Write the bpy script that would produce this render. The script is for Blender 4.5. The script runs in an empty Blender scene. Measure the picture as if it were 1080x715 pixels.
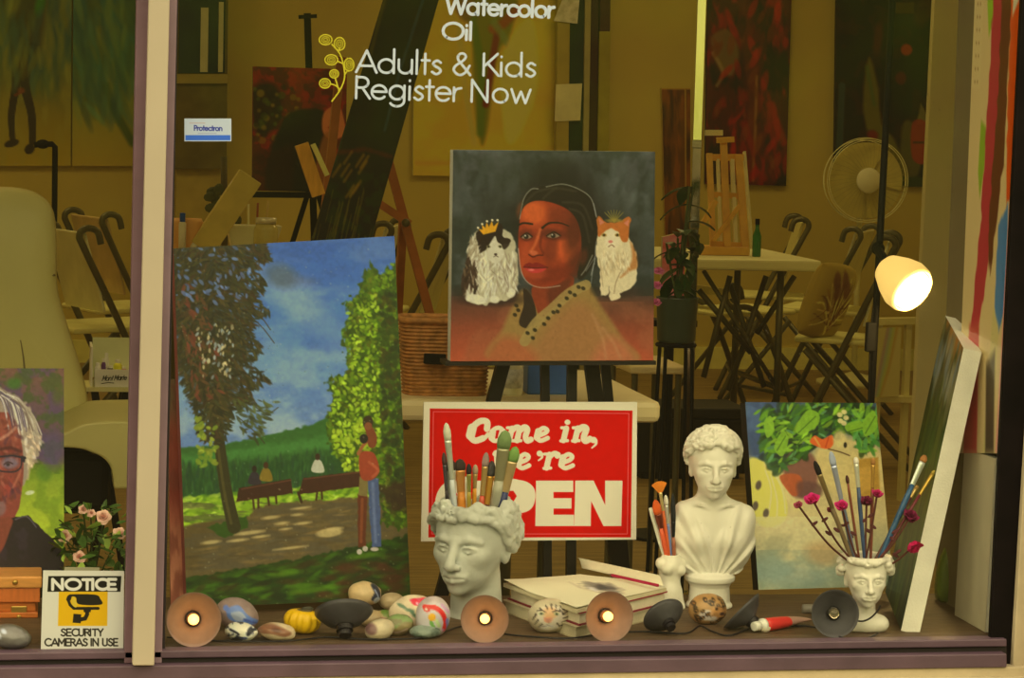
import bpy, bmesh, math, random
import numpy as np
from mathutils import Vector, Matrix
random.seed(7); RNG = np.random.default_rng(7)
SC = bpy.context.scene
COL = SC.collection
R_ = math.radians
# ------------------------------------------------------------------ camera
F = 2900.0
CAM = np.array([0.0, -4.4, 1.28])
YAW, PITCH, ROLL = R_(10.0), R_(4.8), R_(1.5)
FW = np.array([math.sin(YAW)*math.cos(PITCH), math.cos(YAW)*math.cos(PITCH), -math.sin(PITCH)])
R0 = np.array([math.cos(YAW), -math.sin(YAW), 0.0])
U0 = np.cross(R0, FW)
RT = math.cos(ROLL)*R0 + math.sin(ROLL)*U0
UP = -math.sin(ROLL)*R0 + math.cos(ROLL)*U0
cd = bpy.data.cameras.new('camera'); cam = bpy.data.objects.new('camera', cd); COL.objects.link(cam)
cd.sensor_width = 36.0; cd.lens = F/1080*36.0; cd.clip_start = 0.1; cd.clip_end = 100
cam.matrix_world = Matrix(((RT[0], UP[0], -FW[0], CAM[0]), (RT[1], UP[1], -FW[1], CAM[1]), (RT[2], UP[2], -FW[2], CAM[2]), (0, 0, 0, 1)))
SC.camera = cam
# ------------------------------------------------------------------ light and view
SC.view_settings.view_transform = 'Standard'; SC.view_settings.look = 'None'
SC.view_settings.exposure = 0.0; SC.view_settings.gamma = 1.0; SC.view_settings.use_curve_mapping = False
W = bpy.data.worlds.new('street_daylight'); SC.world = W; W.use_nodes = True
nt = W.node_tree; nt.nodes.clear()
wo = nt.nodes.new('ShaderNodeOutputWorld'); bg = nt.nodes.new('ShaderNodeBackground')
tc = nt.nodes.new('ShaderNodeTexCoord'); sx = nt.nodes.new('ShaderNodeSeparateXYZ'); cr = nt.nodes.new('ShaderNodeValToRGB')
mr = nt.nodes.new('ShaderNodeMapRange'); mr.inputs['From Min'].default_value = -1; mr.inputs['From Max'].default_value = 1
nt.links.new(tc.outputs['Generated'], sx.inputs[0])
nz_ = nt.nodes.new('ShaderNodeTexNoise'); nz_.inputs['Scale'].default_value = 34; nz_.inputs['Detail'].default_value = 4      # ragged tree line across the street
m1_ = nt.nodes.new('ShaderNodeMath'); m1_.operation = 'SUBTRACT'; m1_.inputs[1].default_value = 0.5; m2_ = nt.nodes.new('ShaderNodeMath'); m2_.operation = 'MULTIPLY_ADD'; m2_.inputs[1].default_value = 0.28
nt.links.new(tc.outputs['Generated'], nz_.inputs['Vector']); nt.links.new(nz_.outputs['Fac'], m1_.inputs[0]); nt.links.new(m1_.outputs[0], m2_.inputs[0]); nt.links.new(sx.outputs['Z'], m2_.inputs[2]); nt.links.new(m2_.outputs[0], mr.inputs['Value'])
nt.links.new(mr.outputs[0], cr.inputs[0]); nt.links.new(cr.outputs[0], bg.inputs[0]); nt.links.new(bg.outputs[0], wo.inputs[0])
e = cr.color_ramp.elements
e[0].position = 0.0; e[0].color = (0.07, 0.055, 0.022, 1)        # pavement
e[1].position = 1.0; e[1].color = (1.0, 0.86, 0.50, 1)          # overcast sky
for p, c in ((0.46, (0.055, 0.042, 0.017, 1)), (0.50, (0.07, 0.06, 0.02, 1)), (0.54, (0.10, 0.12, 0.02, 1)), (0.62, (0.36, 0.35, 0.06, 1)), (0.66, (1.0, 0.86, 0.50, 1))):
    x = e.new(p); x.color = c
bg.inputs[1].default_value = 2.75

def area(name, loc, size, power, color, rot=(0, 0, 0), size_y=None):
    l = bpy.data.lights.new(name, 'AREA'); l.energy = power; l.color = color; l.shape = 'RECTANGLE'; l.size = size; l.size_y = size_y or size
    o = bpy.data.objects.new(name, l); o.location = loc; o.rotation_euler = rot; COL.objects.link(o); return o
ROOMC = (1.0, 0.74, 0.24)
for k, (x, y, p) in enumerate(((-0.6, 3.2, 10), (2.6, 3.4, 10), (-0.6, 6.6, 13), (2.8, 6.8, 13))):
    area('ceiling_lamp_light', (x, y, 2.78), 1.2, p, ROOMC)

# ------------------------------------------------------------------ helpers
def ray(px, py): return FW + (px-540.0)/F*RT - (py-357.5)/F*UP
def at(px, py, Y):
    d = ray(px, py); t = (Y-CAM[1])/d[1]; return CAM + t*d
def onz(px, py, z):
    d = ray(px, py); t = (z-CAM[2])/d[2]; return CAM + t*d
def ppm(p): return F/float(np.dot(np.asarray(p)-CAM, FW))
def proj(P):
    v = np.asarray(P)-CAM; d = v@FW; return 540+F*(v@RT)/d, 357.5-F*(v@UP)/d
ZS = float(at(600, 680, 0.0)[2])      # display ledge height
ZT = 0.74

def lin(c):
    c = np.asarray(c, float)/255.0
    return np.where(c <= 0.04045, c/12.92, ((c+0.055)/1.055)**2.4)
ILL = {'D': np.array((0.70, 0.58, 0.28)), 'R': np.array((0.25, 0.175, 0.068)), 'N': np.array((0.52, 0.42, 0.19)), 'O': np.array((1.2, 1.02, 0.52)), 'W': np.array((1.0, 1.0, 1.0))}
HAZE = np.array((0.010, 0.0085, 0.0035))      # what the pane itself reflects
def C(rgb, z='D'): return np.clip((lin(rgb)-(HAZE if z in 'DRN' else 0))/ILL[z], 0.002, 0.93)

MATS = {}
def M(name, rgb, z='D', rough=0.55, metal=0.0, var=0.10, vs=18.0, bump=0.0, bs=60.0, wood=None, spec=0.5, coat=0.0):
    if name in MATS: return MATS[name]
    m = bpy.data.materials.new(name); m.use_nodes = True; n = m.node_tree.nodes; l = m.node_tree.links
    b = n['Principled BSDF']; b.inputs['Roughness'].default_value = rough; b.inputs['Metallic'].default_value = metal
    b.inputs['Specular IOR Level'].default_value = spec; b.inputs['Coat Weight'].default_value = coat
    c = C(rgb, z)
    tcn = n.new('ShaderNodeTexCoord'); nz = n.new('ShaderNodeTexNoise'); rp = n.new('ShaderNodeValToRGB')
    nz.inputs['Scale'].default_value = vs; nz.inputs['Detail'].default_value = 5
    if wood:
        mp = n.new('ShaderNodeMapping'); mp.inputs['Scale'].default_value = wood
        l.new(tcn.outputs['Object'], mp.inputs[0]); l.new(mp.outputs[0], nz.inputs['Vector'])
    else: l.new(tcn.outputs['Object'], nz.inputs['Vector'])
    rp.color_ramp.elements[0].position = 0.3; rp.color_ramp.elements[1].position = 0.7
    rp.color_ramp.elements[0].color = (*np.clip(c*(1-var), 0, 1), 1); rp.color_ramp.elements[1].color = (*np.clip(c*(1+var), 0, 1), 1)
    l.new(nz.outputs['Fac'], rp.inputs[0]); l.new(rp.outputs[0], b.inputs['Base Color'])
    if bump:
        n2 = n.new('ShaderNodeTexNoise'); n2.inputs['Scale'].default_value = bs; n2.inputs['Detail'].default_value = 6
        bp = n.new('ShaderNodeBump'); bp.inputs['Strength'].default_value = bump; bp.inputs['Distance'].default_value = 0.004
        l.new(tcn.outputs['Object'], n2.inputs['Vector']); l.new(n2.outputs['Fac'], bp.inputs['Height']); l.new(bp.outputs[0], b.inputs['Normal'])
    MATS[name] = m; return m
def MP(name, rough=0.45, bump=0.15, bs=500.0, spec=0.5, coat=0.0):
    """paint: colour from the mesh's own painted colour attribute, fine canvas grain as bump"""
    if name in MATS: return MATS[name]
    m = bpy.data.materials.new(name); m.use_nodes = True; n = m.node_tree.nodes; l = m.node_tree.links
    b = n['Principled BSDF']; b.inputs['Roughness'].default_value = rough; b.inputs['Specular IOR Level'].default_value = spec
    b.inputs['Coat Weight'].default_value = coat; b.inputs['Coat Roughness'].default_value = 0.15
    a = n.new('ShaderNodeAttribute'); a.attribute_name = 'paint'; l.new(a.outputs['Color'], b.inputs['Base Color'])
    if bump:
        tcn = n.new('ShaderNodeTexCoord'); n2 = n.new('ShaderNodeTexNoise'); n2.inputs['Scale'].default_value = bs
        bp = n.new('ShaderNodeBump'); bp.inputs['Strength'].default_value = bump; bp.inputs['Distance'].default_value = 0.001
        l.new(tcn.outputs['Object'], n2.inputs['Vector']); l.new(n2.outputs['Fac'], bp.inputs['Height']); l.new(bp.outputs[0], b.inputs['Normal'])
    MATS[name] = m; return m
def EM(name, rgb, strength):
    if name in MATS: return MATS[name]
    m = bpy.data.materials.new(name); m.use_nodes = True; b = m.node_tree.nodes['Principled BSDF']
    b.inputs['Base Color'].default_value = (*rgb, 1); b.inputs['Emission Color'].default_value = (*rgb, 1); b.inputs['Emission Strength'].default_value = strength
    MATS[name] = m; return m

LOC = {}
def tag(o, label, cat, group=None, kind=None):
    o['label'] = label; o['category'] = cat
    if group: o['group'] = group
    if kind: o['kind'] = kind
    return o
def thing(name, loc, label, cat, group=None):
    o = bpy.data.objects.new(name, None); o.empty_display_size = 0.05; COL.objects.link(o)
    o.location = tuple(float(v) for v in loc); LOC[o.name] = np.array(loc, float); return tag(o, label, cat, group)
class MB:
    def __init__(s): s.v = []; s.f = []
    def add(s, V, Fc):
        k = len(s.v); s.v.extend([tuple(map(float, p)) for p in V]); s.f.extend([tuple(int(i)+k for i in q) for q in Fc]); return s
    def hexa(s, A, B):      # two quads, same winding
        V = list(A)+list(B); return s.add(V, [(3, 2, 1, 0), (4, 5, 6, 7), (0, 1, 5, 4), (1, 2, 6, 5), (2, 3, 7, 6), (3, 0, 4, 7)])
    def box(s, lo, hi):
        x0, y0, z0 = lo; x1, y1, z1 = hi
        return s.hexa([(x0, y0, z0), (x1, y0, z0), (x1, y0, z1), (x0, y0, z1)], [(x0, y1, z0), (x1, y1, z0), (x1, y1, z1), (x0, y1, z1)])
    def bar(s, p, q, w, t, up=(0, 0, 1)):      # rectangular bar between two points
        p = np.array(p, float); q = np.array(q, float); d = q-p; d /= np.linalg.norm(d); u = np.array(up, float)
        if abs(u@d) > 0.95: u = np.array((0, 1.0, 0))
        a = np.cross(d, u); a /= np.linalg.norm(a); b = np.cross(a, d)
        o = [-a*w/2-b*t/2, a*w/2-b*t/2, a*w/2+b*t/2, -a*w/2+b*t/2]
        return s.hexa([p+k for k in o], [q+k for k in o])
    def tube(s, pts, r, n=10, cap=True, flat=1.0, up=None):
        P = np.array(pts, float); m = len(P); rr = np.broadcast_to(np.asarray(r, float), (m,)) if np.ndim(r) < 2 else None
        T = np.gradient(P, axis=0); T /= np.linalg.norm(T, axis=1)[:, None]+1e-12
        u = np.array(up if up is not None else ((0, 0, 1.0) if abs(T[0][2]) < 0.9 else (0, 1.0, 0)), float)
        V = []; k0 = len(s.v)
        for i in range(m):
            u = u-T[i]*(u@T[i]); u /= np.linalg.norm(u)+1e-12; w = np.cross(T[i], u)
            for j in range(n):
                a = 2*math.pi*j/n; V.append(P[i]+rr[i]*(math.cos(a)*w+flat*math.sin(a)*u))
        Fc = [(i*n+j, i*n+(j+1) % n, (i+1)*n+(j+1) % n, (i+1)*n+j) for i in range(m-1) for j in range(n)]
        if cap:
            Fc.append(tuple(range(n-1, -1, -1))); Fc.append(tuple((m-1)*n+j for j in range(n)))
        return s.add(V, Fc)
    def lathe(s, prof, p, axis=(0, 0, 1), n=32, flat=1.0, up=None):   # prof: (r, h) along axis from p
        ax = np.array(axis, float); ax /= np.linalg.norm(ax)
        u = np.array(up if up is not None else ((1.0, 0, 0) if abs(ax[0]) < 0.9 else (0, 0, 1.0)), float); u -= ax*(u@ax); u /= np.linalg.norm(u); w = np.cross(ax, u)
        p = np.array(p, float); V = []
        for r, h in prof:
            for j in range(n):
                a = 2*math.pi*j/n; V.append(p+ax*h+max(r, 1e-5)*(math.cos(a)*u+flat*math.sin(a)*w))
        m = len(prof)
        Fc = [(i*n+j, i*n+(j+1) % n, (i+1)*n+(j+1) % n, (i+1)*n+j) for i in range(m-1) for j in range(n)]
        if prof[0][0] > 0 : Fc.append(tuple(range(n-1, -1, -1)))
        if prof[-1][0] > 0: Fc.append(tuple((m-1)*n+j for j in range(n)))
        return s.add(V, Fc)
    def ell(s, c, rad, n=20, m=12, rot=None, fn=None):
        V = []; c = np.array(c, float)
        for i in range(m+1):
            th = math.pi*i/m
            for j in range(n):
                ph = 2*math.pi*j/n; d = np.array((math.sin(th)*math.cos(ph), math.sin(th)*math.sin(ph), math.cos(th)))
                q = d*np.array(rad)*(fn(d) if fn else 1.0)
                V.append(c+(rot@q if rot is not None else q))
        Fc = [(i*n+j, (i+1)*n+j, (i+1)*n+(j+1) % n, i*n+(j+1) % n) for i in range(m) for j in range(n)]
        return s.add(V, Fc)
    def poly(s, P, off):     # flat polygon with thickness vector off
        P = [np.array(p, float) for p in P]; n = len(P); off = np.array(off, float)
        V = P+[p+off for p in P]
        return s.add(V, [tuple(range(n)), tuple(range(2*n-1, n-1, -1))]+[(j, (j+1) % n, n+(j+1) % n, n+j) for j in range(n)])
    def build(s, name, mat, parent=None, smooth=False, loc=None, col=None, bevel=0.0, weld=True):
        me = bpy.data.meshes.new(name)
        base = LOC[parent.name] if parent is not None else (np.array(loc, float) if loc is not None else np.zeros(3))
        V = (np.array(s.v)-base)
        me.from_pydata(V.tolist(), [], s.f); me.update()
        if col is not None:
            a = me.color_attributes.new('paint', 'FLOAT_COLOR', 'POINT'); cc = np.ones((len(V), 4), np.float32); cc[:, :3] = col
            a.data.foreach_set('color', cc.ravel())
        else:
            bm = bmesh.new(); bm.from_mesh(me)
            if weld: bmesh.ops.remove_doubles(bm, verts=bm.verts, dist=1e-6)
            bmesh.ops.recalc_face_normals(bm, faces=bm.faces); bm.to_mesh(me); bm.free()
        if smooth: me.polygons.foreach_set('use_smooth', [True]*len(me.polygons))
        me.materials.append(mat)
        o = bpy.data.objects.new(name, me); COL.objects.link(o)
        if parent is not None: o.parent = parent; LOC[o.name] = base
        else: o.location = tuple(base); LOC[o.name] = base
        if bevel:
            md = o.modifiers.new('bevel', 'BEVEL'); md.width = bevel; md.segments = 2; md.limit_method = 'ANGLE'
        return o
def slab(name, px, Y, dy, mat, parent=None, bevel=0.0, loc=None):
    """board whose front outline (photo positions at distance Y, or four Ys) is extruded dy away from the street"""
    Ys = Y if hasattr(Y, '__len__') else [Y]*4
    A = [at(x, y, yy) for (x, y), yy in zip(px, Ys)]; B = [a+np.array((0, dy, 0)) for a in A]
    return MB().hexa(A, B).build(name, mat, parent, bevel=bevel, loc=loc)
def struct(o): o['kind'] = 'structure'; return o
def smoothstep(a, b, x): t = np.clip((x-a)/(b-a), 0, 1); return t*t*(3-2*t)

# ------------------------------------------------------------------ 2D painter working on the vertices of a painted surface
def vnoise(x, y, seed=0):
    xi = np.floor(x).astype(int); yi = np.floor(y).astype(int); fx = x-xi; fy = y-yi; fx = fx*fx*(3-2*fx); fy = fy*fy*(3-2*fy)
    def h(a, b):
        n = (a*374761393+b*668265263+seed*1442695041) & 0xffffffff; n = ((n ^ (n >> 13))*1274126177) & 0xffffffff
        return ((n ^ (n >> 16)) & 0xffff)/65535.0
    return (h(xi, yi)*(1-fx)+h(xi+1, yi)*fx)*(1-fy)+(h(xi, yi+1)*(1-fx)+h(xi+1, yi+1)*fx)*fy
def fbm(x, y, seed=0, o=4): return sum(vnoise(x*2**k, y*2**k, seed+k)*0.5**k for k in range(o))/sum(0.5**k for k in range(o))
class Art:
    def __init__(s, X, Y, base): s.X = X.ravel().astype(np.float32); s.Y = Y.ravel().astype(np.float32); s.c = np.empty((s.X.size, 3), np.float32); s.c[:] = base
    def mixm(s, idx, a, col):
        a = a[:, None]; s.c[idx] = s.c[idx]*(1-a)+np.asarray(col, np.float32)*a
    def box(s, x0, x1, y0, y1): return np.nonzero((s.X > x0) & (s.X < x1) & (s.Y > y0) & (s.Y < y1))[0]
    def vgrad(s, stops, mask=None):
        ys = [p for p, _ in stops]; cs = np.array([c for _, c in stops], float)
        g = np.stack([np.interp(s.Y, ys, cs[:, k]) for k in range(3)], 1)
        s.c[:] = g if mask is None else s.c*(1-mask[:, None])+g*mask[:, None]
    def mottle(s, sc, amp, seed=0, sy=None):
        n = fbm(s.X/sc, s.Y/(sy or sc), seed)-0.5; s.c *= (1+amp*2*n)[:, None]
    def tint(s, sc, col, amt, seed=0, th=0.5, w=0.12, sy=None, reg=None):
        n = fbm(s.X/sc, s.Y/(sy or sc), seed); a = smoothstep(th-w, th+w, n)*amt
        if reg is not None: a = a*reg
        s.mixm(slice(None), a, col)
    def poly(s, P, col, a=1.0, soft=0.8, wob=0, seed=1):
        P = np.array(P, float); i = s.box(P[:, 0].min()-soft-wob, P[:, 0].max()+soft+wob, P[:, 1].min()-soft-wob, P[:, 1].max()+soft+wob)
        if not len(i): return
        x, y = s.X[i], s.Y[i]
        if wob: x = x+(vnoise(s.X[i]/4, s.Y[i]/4, seed)-.5)*2*wob; y = y+(vnoise(s.X[i]/4, s.Y[i]/4, seed+9)-.5)*2*wob
        ins = np.zeros(len(i), bool); dm = np.full(len(i), 1e9)
        for k in range(len(P)):
            ax, ay = P[k]; bx, by = P[(k+1) % len(P)]
            if ay != by:
                cnd = ((ay > y) != (by > y)) & (x < (bx-ax)*(y-ay)/(by-ay)+ax); ins ^= cnd
            dx, dy = bx-ax, by-ay; t = np.clip(((x-ax)*dx+(y-ay)*dy)/(dx*dx+dy*dy+1e-9), 0, 1)
            dm = np.minimum(dm, (x-ax-t*dx)**2+(y-ay-t*dy)**2)
        sd = np.where(ins, -1, 1)*np.sqrt(dm); s.mixm(i, np.clip(0.5-sd/soft, 0, 1)*a, col)
    def blob(s, P, col, a=1.0, soft=0.8, wob=0, seed=1):   # smooth closed outline through points
        s.poly(spline(P, closed=True), col, a, soft, wob, seed)
    def ell(s, cx, cy, rx, ry, rot, col, a=1.0, soft=0.8):
        m = max(rx, ry)+soft; i = s.box(cx-m, cx+m, cy-m, cy+m)
        if not len(i): return
        co, si = math.cos(rot), math.sin(rot); x = s.X[i]-cx; y = s.Y[i]-cy; u = (x*co+y*si)/rx; v = (-x*si+y*co)/ry
        d = np.sqrt(u*u+v*v); sd = (d-1)*min(rx, ry); s.mixm(i, np.clip(0.5-sd/soft, 0, 1)*a, col)
    def stroke(s, P, w0, col, a=1.0, w1=None, soft=0.8, sm=False):
        P = spline(P) if sm and len(P) > 2 else P
        P = np.array(P, float); w1 = w0 if w1 is None else w1; m = max(w0, w1)/2+soft
        i = s.box(P[:, 0].min()-m, P[:, 0].max()+m, P[:, 1].min()-m, P[:, 1].max()+m)
        if not len(i): return
        x, y = s.X[i], s.Y[i]; best = np.full(len(i), 1e9); L = len(P)-1
        for k in range(L):
            ax, ay = P[k]; bx, by = P[k+1]; dx, dy = bx-ax, by-ay
            t = np.clip(((x-ax)*dx+(y-ay)*dy)/(dx*dx+dy*dy+1e-9), 0, 1)
            d = np.sqrt((x-ax-t*dx)**2+(y-ay-t*dy)**2)-((w0+(w1-w0)*(k+t)/L)/2); best = np.minimum(best, d)
        s.mixm(i, np.clip(0.5-best/soft, 0, 1)*a, col)
    def dabs(s, n, pts, cols, lx, ly, rot=0.0, rv=0.6, a=0.85, soft=1.0, seed=0, jit=0.08):
        r = np.random.default_rng(seed)
        for _ in range(n):
            x, y = pts(r); c = np.array(cols[r.integers(len(cols))], float)*(1+r.normal()*jit); k = 0.6+0.8*r.random()
            s.ell(x, y, lx*k, ly*k, (rot(x, y) if callable(rot) else rot)+r.normal()*rv, np.clip(c, 0, 255), a, soft)
def spline(P, closed=False, n=8):
    P = np.array(P, float); m = len(P); out = []
    rng_ = range(m if closed else m-1)
    for k in rng_:
        p0 = P[(k-1) % m] if closed or k > 0 else P[k]; p1 = P[k]; p2 = P[(k+1) % m]; p3 = P[(k+2) % m] if closed or k+2 < m else p2
        for j in range(n):
            t = j/n; out.append(0.5*((2*p1)+(-p0+p2)*t+(2*p0-5*p1+4*p2-p3)*t*t+(-p0+3*p1-3*p2+p3)*t**3))
    if not closed: out.append(P[-1])
    return np.array(out)
def inpoly(P):
    P = np.array(P, float); lo = P.min(0); hi = P.max(0)
    def f(r):
        for _ in range(200):
            x, y = lo+(hi-lo)*r.random(2); c = False
            for k in range(len(P)):
                ax, ay = P[k]; bx, by = P[k-1]
                if (ay > y) != (by > y) and x < (bx-ax)*(y-ay)/(by-ay)+ax: c = not c
            if c: return x, y
        return tuple(P.mean(0))
    return f
def panel(corners, Ys, nu, nv):
    """grid of points on a flat board from its four corners (TL, TR, BR, BL as photo positions with their distances); returns verts, quads, X, Y"""
    A = [at(x, y, yy) for (x, y), yy in zip(corners, Ys)]
    u, v = np.meshgrid(np.linspace(0, 1, nu), np.linspace(0, 1, nv))
    def bil(q): q = [np.asarray(k, float) for k in q]; return (q[0]*((1-u)*(1-v))[..., None]+q[1]*(u*(1-v))[..., None]+q[2]*(u*v)[..., None]+q[3]*((1-u)*v)[..., None])
    V = bil(A).reshape(-1, 3); XY = bil(corners).reshape(-1, 2)
    i = np.arange((nv-1)*nu).reshape(nv-1, nu)[:, :-1].ravel()
    Q = np.stack([i, i+nu, i+nu+1, i+1], 1)
    return A, V, Q, XY[:, 0], XY[:, 1]
def tonal(c): return 255*(np.clip(c, 0, 255)/255)**np.array((1.10, 1.14, 1.20))
def canvas(name, corners, Ys, thick, paint, base, z, label, cat='painting', nu=60, nv=60, edge=(200, 185, 140), group=None, paintmat='oil_paint', side_paint=None):
    """stretched canvas: painted face + wrapped edge (+ back) as parts"""
    A, V, Q, X, Y = panel(corners, Ys, nu, nv)
    nrm = np.cross(A[1]-A[0], A[3]-A[0]); nrm /= np.linalg.norm(nrm)
    if nrm[1] < 0: nrm = -nrm
    loc = (A[2]+A[3])/2
    t = thing(name, loc, label, cat, group)
    ar = Art(X, Y, base); paint(ar)
    mb = MB(); mb.v = [tuple(p) for p in V]; mb.f = [tuple(q) for q in Q]
    mb.build('painted_face', MP(paintmat), t, col=C(tonal(ar.c), z))
    B = [a+nrm*thick for a in A]; e = MB(); k = 0.0004
    A2 = [a+nrm*k for a in A]
    V8 = A2+B; e.add(V8, [(4, 5, 6, 7), (0, 1, 5, 4), (1, 2, 6, 5), (2, 3, 7, 6), (3, 0, 4, 7)])
    e.build('canvas_edge', M('canvas_edge_%d_%d_%d_%s' % (*edge, z), edge, z, rough=0.8, bump=0.3, bs=300), t)
    return t

# ------------------------------------------------------------------ setting
def gmat():
    m = bpy.data.materials.new('window_glass'); m.use_nodes = True; n = m.node_tree.nodes; l = m.node_tree.links; n.clear()
    o = n.new('ShaderNodeOutputMaterial'); mx = n.new('ShaderNodeMixShader')
    def math_(op, a_, b_=None):
        q = n.new('ShaderNodeMath'); q.operation = op
        for i_, v_ in enumerate((a_, b_)):
            if v_ is None: continue
            if isinstance(v_, (int, float)): q.inputs[i_].default_value = v_
            else: l.new(v_, q.inputs[i_])
        return q.outputs[0]
    ge = n.new('ShaderNodeNewGeometry'); vm = n.new('ShaderNodeVectorMath'); vm.operation = 'DOT_PRODUCT'
    l.new(ge.outputs['Normal'], vm.inputs[0]); l.new(ge.outputs['Incoming'], vm.inputs[1])
    schlick = math_('ADD', math_('MULTIPLY', math_('POWER', math_('SUBTRACT', 1.0, math_('ABSOLUTE', vm.outputs['Value'])), 5.0), 0.96), 0.04)
    tr = n.new('ShaderNodeBsdfTransparent'); gl = n.new('ShaderNodeBsdfGlossy'); gl.inputs['Roughness'].default_value = 0.02
    tr.inputs[0].default_value = (0.985, 0.98, 0.95, 1)
    l.new(schlick, mx.inputs[0]); l.new(tr.outputs[0], mx.inputs[1]); l.new(gl.outputs[0], mx.inputs[2])
    # specks of dust on the pane
    tcn = n.new('ShaderNodeTexCoord'); vo = n.new('ShaderNodeTexVoronoi'); vo.inputs['Scale'].default_value = 75
    n3 = n.new('ShaderNodeTexNoise'); n3.inputs['Scale'].default_value = 3.0
    lt = n.new('ShaderNodeMath'); lt.operation = 'LESS_THAN'
    th = n.new('ShaderNodeMapRange'); th.inputs['From Min'].default_value = 0.45; th.inputs['From Max'].default_value = 0.75; th.inputs['To Min'].default_value = 0.0; th.inputs['To Max'].default_value = 0.12
    l.new(tcn.outputs['Object'], vo.inputs['Vector']); l.new(tcn.outputs['Object'], n3.inputs['Vector']); l.new(n3.outputs['Fac'], th.inputs['Value'])
    l.new(vo.outputs['Distance'], lt.inputs[0]); l.new(th.outputs[0], lt.inputs[1])
    df = n.new('ShaderNodeBsdfDiffuse'); df.inputs[0].default_value = (0.5, 0.45, 0.35, 1); m2 = n.new('ShaderNodeMixShader')
    k = n.new('ShaderNodeMath'); k.operation = 'MULTIPLY'; k.inputs[1].default_value = 0.16
    l.new(lt.outputs[0], k.inputs[0]); l.new(k.outputs[0], m2.inputs[0]); l.new(mx.outputs[0], m2.inputs[1]); l.new(df.outputs[0], m2.inputs[2]); l.new(m2.outputs[0], o.inputs[0])
    return m
GL = gmat()
WALLC = M('olive_plaster', (118, 92, 30), 'R', rough=0.8, var=0.07, vs=2.0, bump=0.1)
X0, X1, YB = -2.6, 4.6, 9.0
struct(MB().box((X0, YB, 0), (X1, YB+0.1, 2.9)).build('wall_back', WALLC))
struct(MB().box((X0-0.1, 0.0, 0), (X0, YB, 2.9)).build('wall_left', WALLC))
struct(MB().box((X1, 0.0, 0), (X1+0.1, YB, 2.9)).build('wall_right', WALLC))
struct(MB().box((X0, -0.1, 2.9), (X1, YB, 3.0)).build('ceiling', M('ceiling_paint', (170, 150, 80), 'R', rough=0.9)))
def floor_mat():
    m = M('floor_planks', (138, 108, 46), 'D', rough=0.6, var=0.34, vs=3.0, wood=(1.2, 14, 1)); return m
struct(MB().box((X0, 0.0, -0.1), (X1, YB, 0)).build('floor', floor_mat()))
struct(MB().box((X0, YB-0.02, 0), (X1, YB, 0.11)).build('baseboard_back', M('baseboard_paint', (150, 120, 45), 'R')))
# shop front around the panes
beige = M('facade_stucco', (205, 175, 110), 'O', rough=0.85, bump=0.3, bs=90)
mauve = M('mauve_frame_paint', (116, 80, 70), 'O', rough=0.5, var=0.16, vs=14, bump=0.25, bs=40)
cream = M('cream_mullion_paint', (206, 178, 120), 'O', rough=0.5, var=0.04, vs=8)
dark = M('dark_brown_frame_paint', (20, 11, 7), 'O', rough=0.6, var=0.5, vs=12, bump=0.2, bs=25, spec=.15)
edgeline = M('frame_gasket', (40, 26, 20), 'O', rough=0.6)
zb0 = float(at(500, 686, -0.03)[2]); 
struct(MB().box((X0, -0.10, -0.6), (X1+1, 0.003, zb0-0.05)).build('wall_front_below', beige))
struct(MB().box((X0, -0.10, 2.35), (X1+1, 0.0, 3.0)).build('wall_front_above', beige))
xr = float(at(1080, 357, 0)[0])
struct(MB().box((xr+0.03, -0.10, -0.6), (X1+1, 0.0, 3.0)).build('wall_front_right', beige))
struct(MB().box((X0-1, -0.10, -0.6), (-1.25, 0.0, 3.0)).build('wall_front_left', beige))
# display ledge
XL, XRR = -1.3, xr+0.02
ledge = M('ledge_boards', (84, 62, 32), 'D', rough=0.65, var=0.35, vs=6, wood=(2, 22, 2), bump=0.3, bs=50)
struct(MB().box((XL, 0.004, ZS-0.04), (XRR, 0.46, ZS)).build('trim_1', ledge, bevel=0.003))
struct(MB().box((XL, 0.36, 0.0), (XRR, 0.46, ZS-0.04)).build('trim_2', ledge))
# bottom rail, built of its mouldings
def rail(name, ya, yb, Yf, dy, mat, xl=-900, xr_=1062, bevel=0.002):
    sl = -12/860.0
    def yy(x, y): return y+(x-200)*sl
    return struct(slab(name, [(xl, yy(xl, ya)), (xr_, yy(xr_, ya)), (xr_, yy(xr_, yb)), (xl, yy(xl, yb))], Yf, dy, mat, bevel=bevel))
mauve_d = M('mauve_rail_paint', (96, 68, 62), 'O', rough=0.5, var=0.18, vs=14, bump=0.25, bs=40)
rail('trim_3', 686, 694, -0.030, 0.034, mauve_d)
rail('trim_4', 693.5, 703, -0.022, 0.02, edgeline)
rail('trim_5', 701.5, 716, -0.045, 0.045, mauve_d)
rail('trim_6', 715.5, 760, -0.040, 0.04, beige, xr_=1090)
# mullion between the panes: mauve jambs and a cream cover strip
def post(name, xt0, xt1, xb0, xb1, Yf, dy, mat, yt=-60, yb=700, bevel=0.002):
    def X(a, b, y): return a+(b-a)*y/690.0
    return struct(slab(name, [(X(xt0, xb0, yt), yt), (X(xt1, xb1, yt), yt), (X(xt1, xb1, yb), yb), (X(xt0, xb0, yb), yb)], Yf, dy, mat, bevel=bevel))
post('trim_7', 144, 159, 131, 141, -0.030, 0.034, mauve)
post('trim_8', 157, 179, 140, 163, -0.055, 0.06, cream, yb=702)
post('trim_9', 177, 187, 162, 171, -0.030, 0.034, M('mauve_light_paint', (142, 108, 92), 'O', rough=0.5, var=0.12, vs=14, bump=0.25, bs=40))
post('trim_10', 186, 188.2, 170.5, 174, -0.012, 0.014, edgeline)
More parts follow.
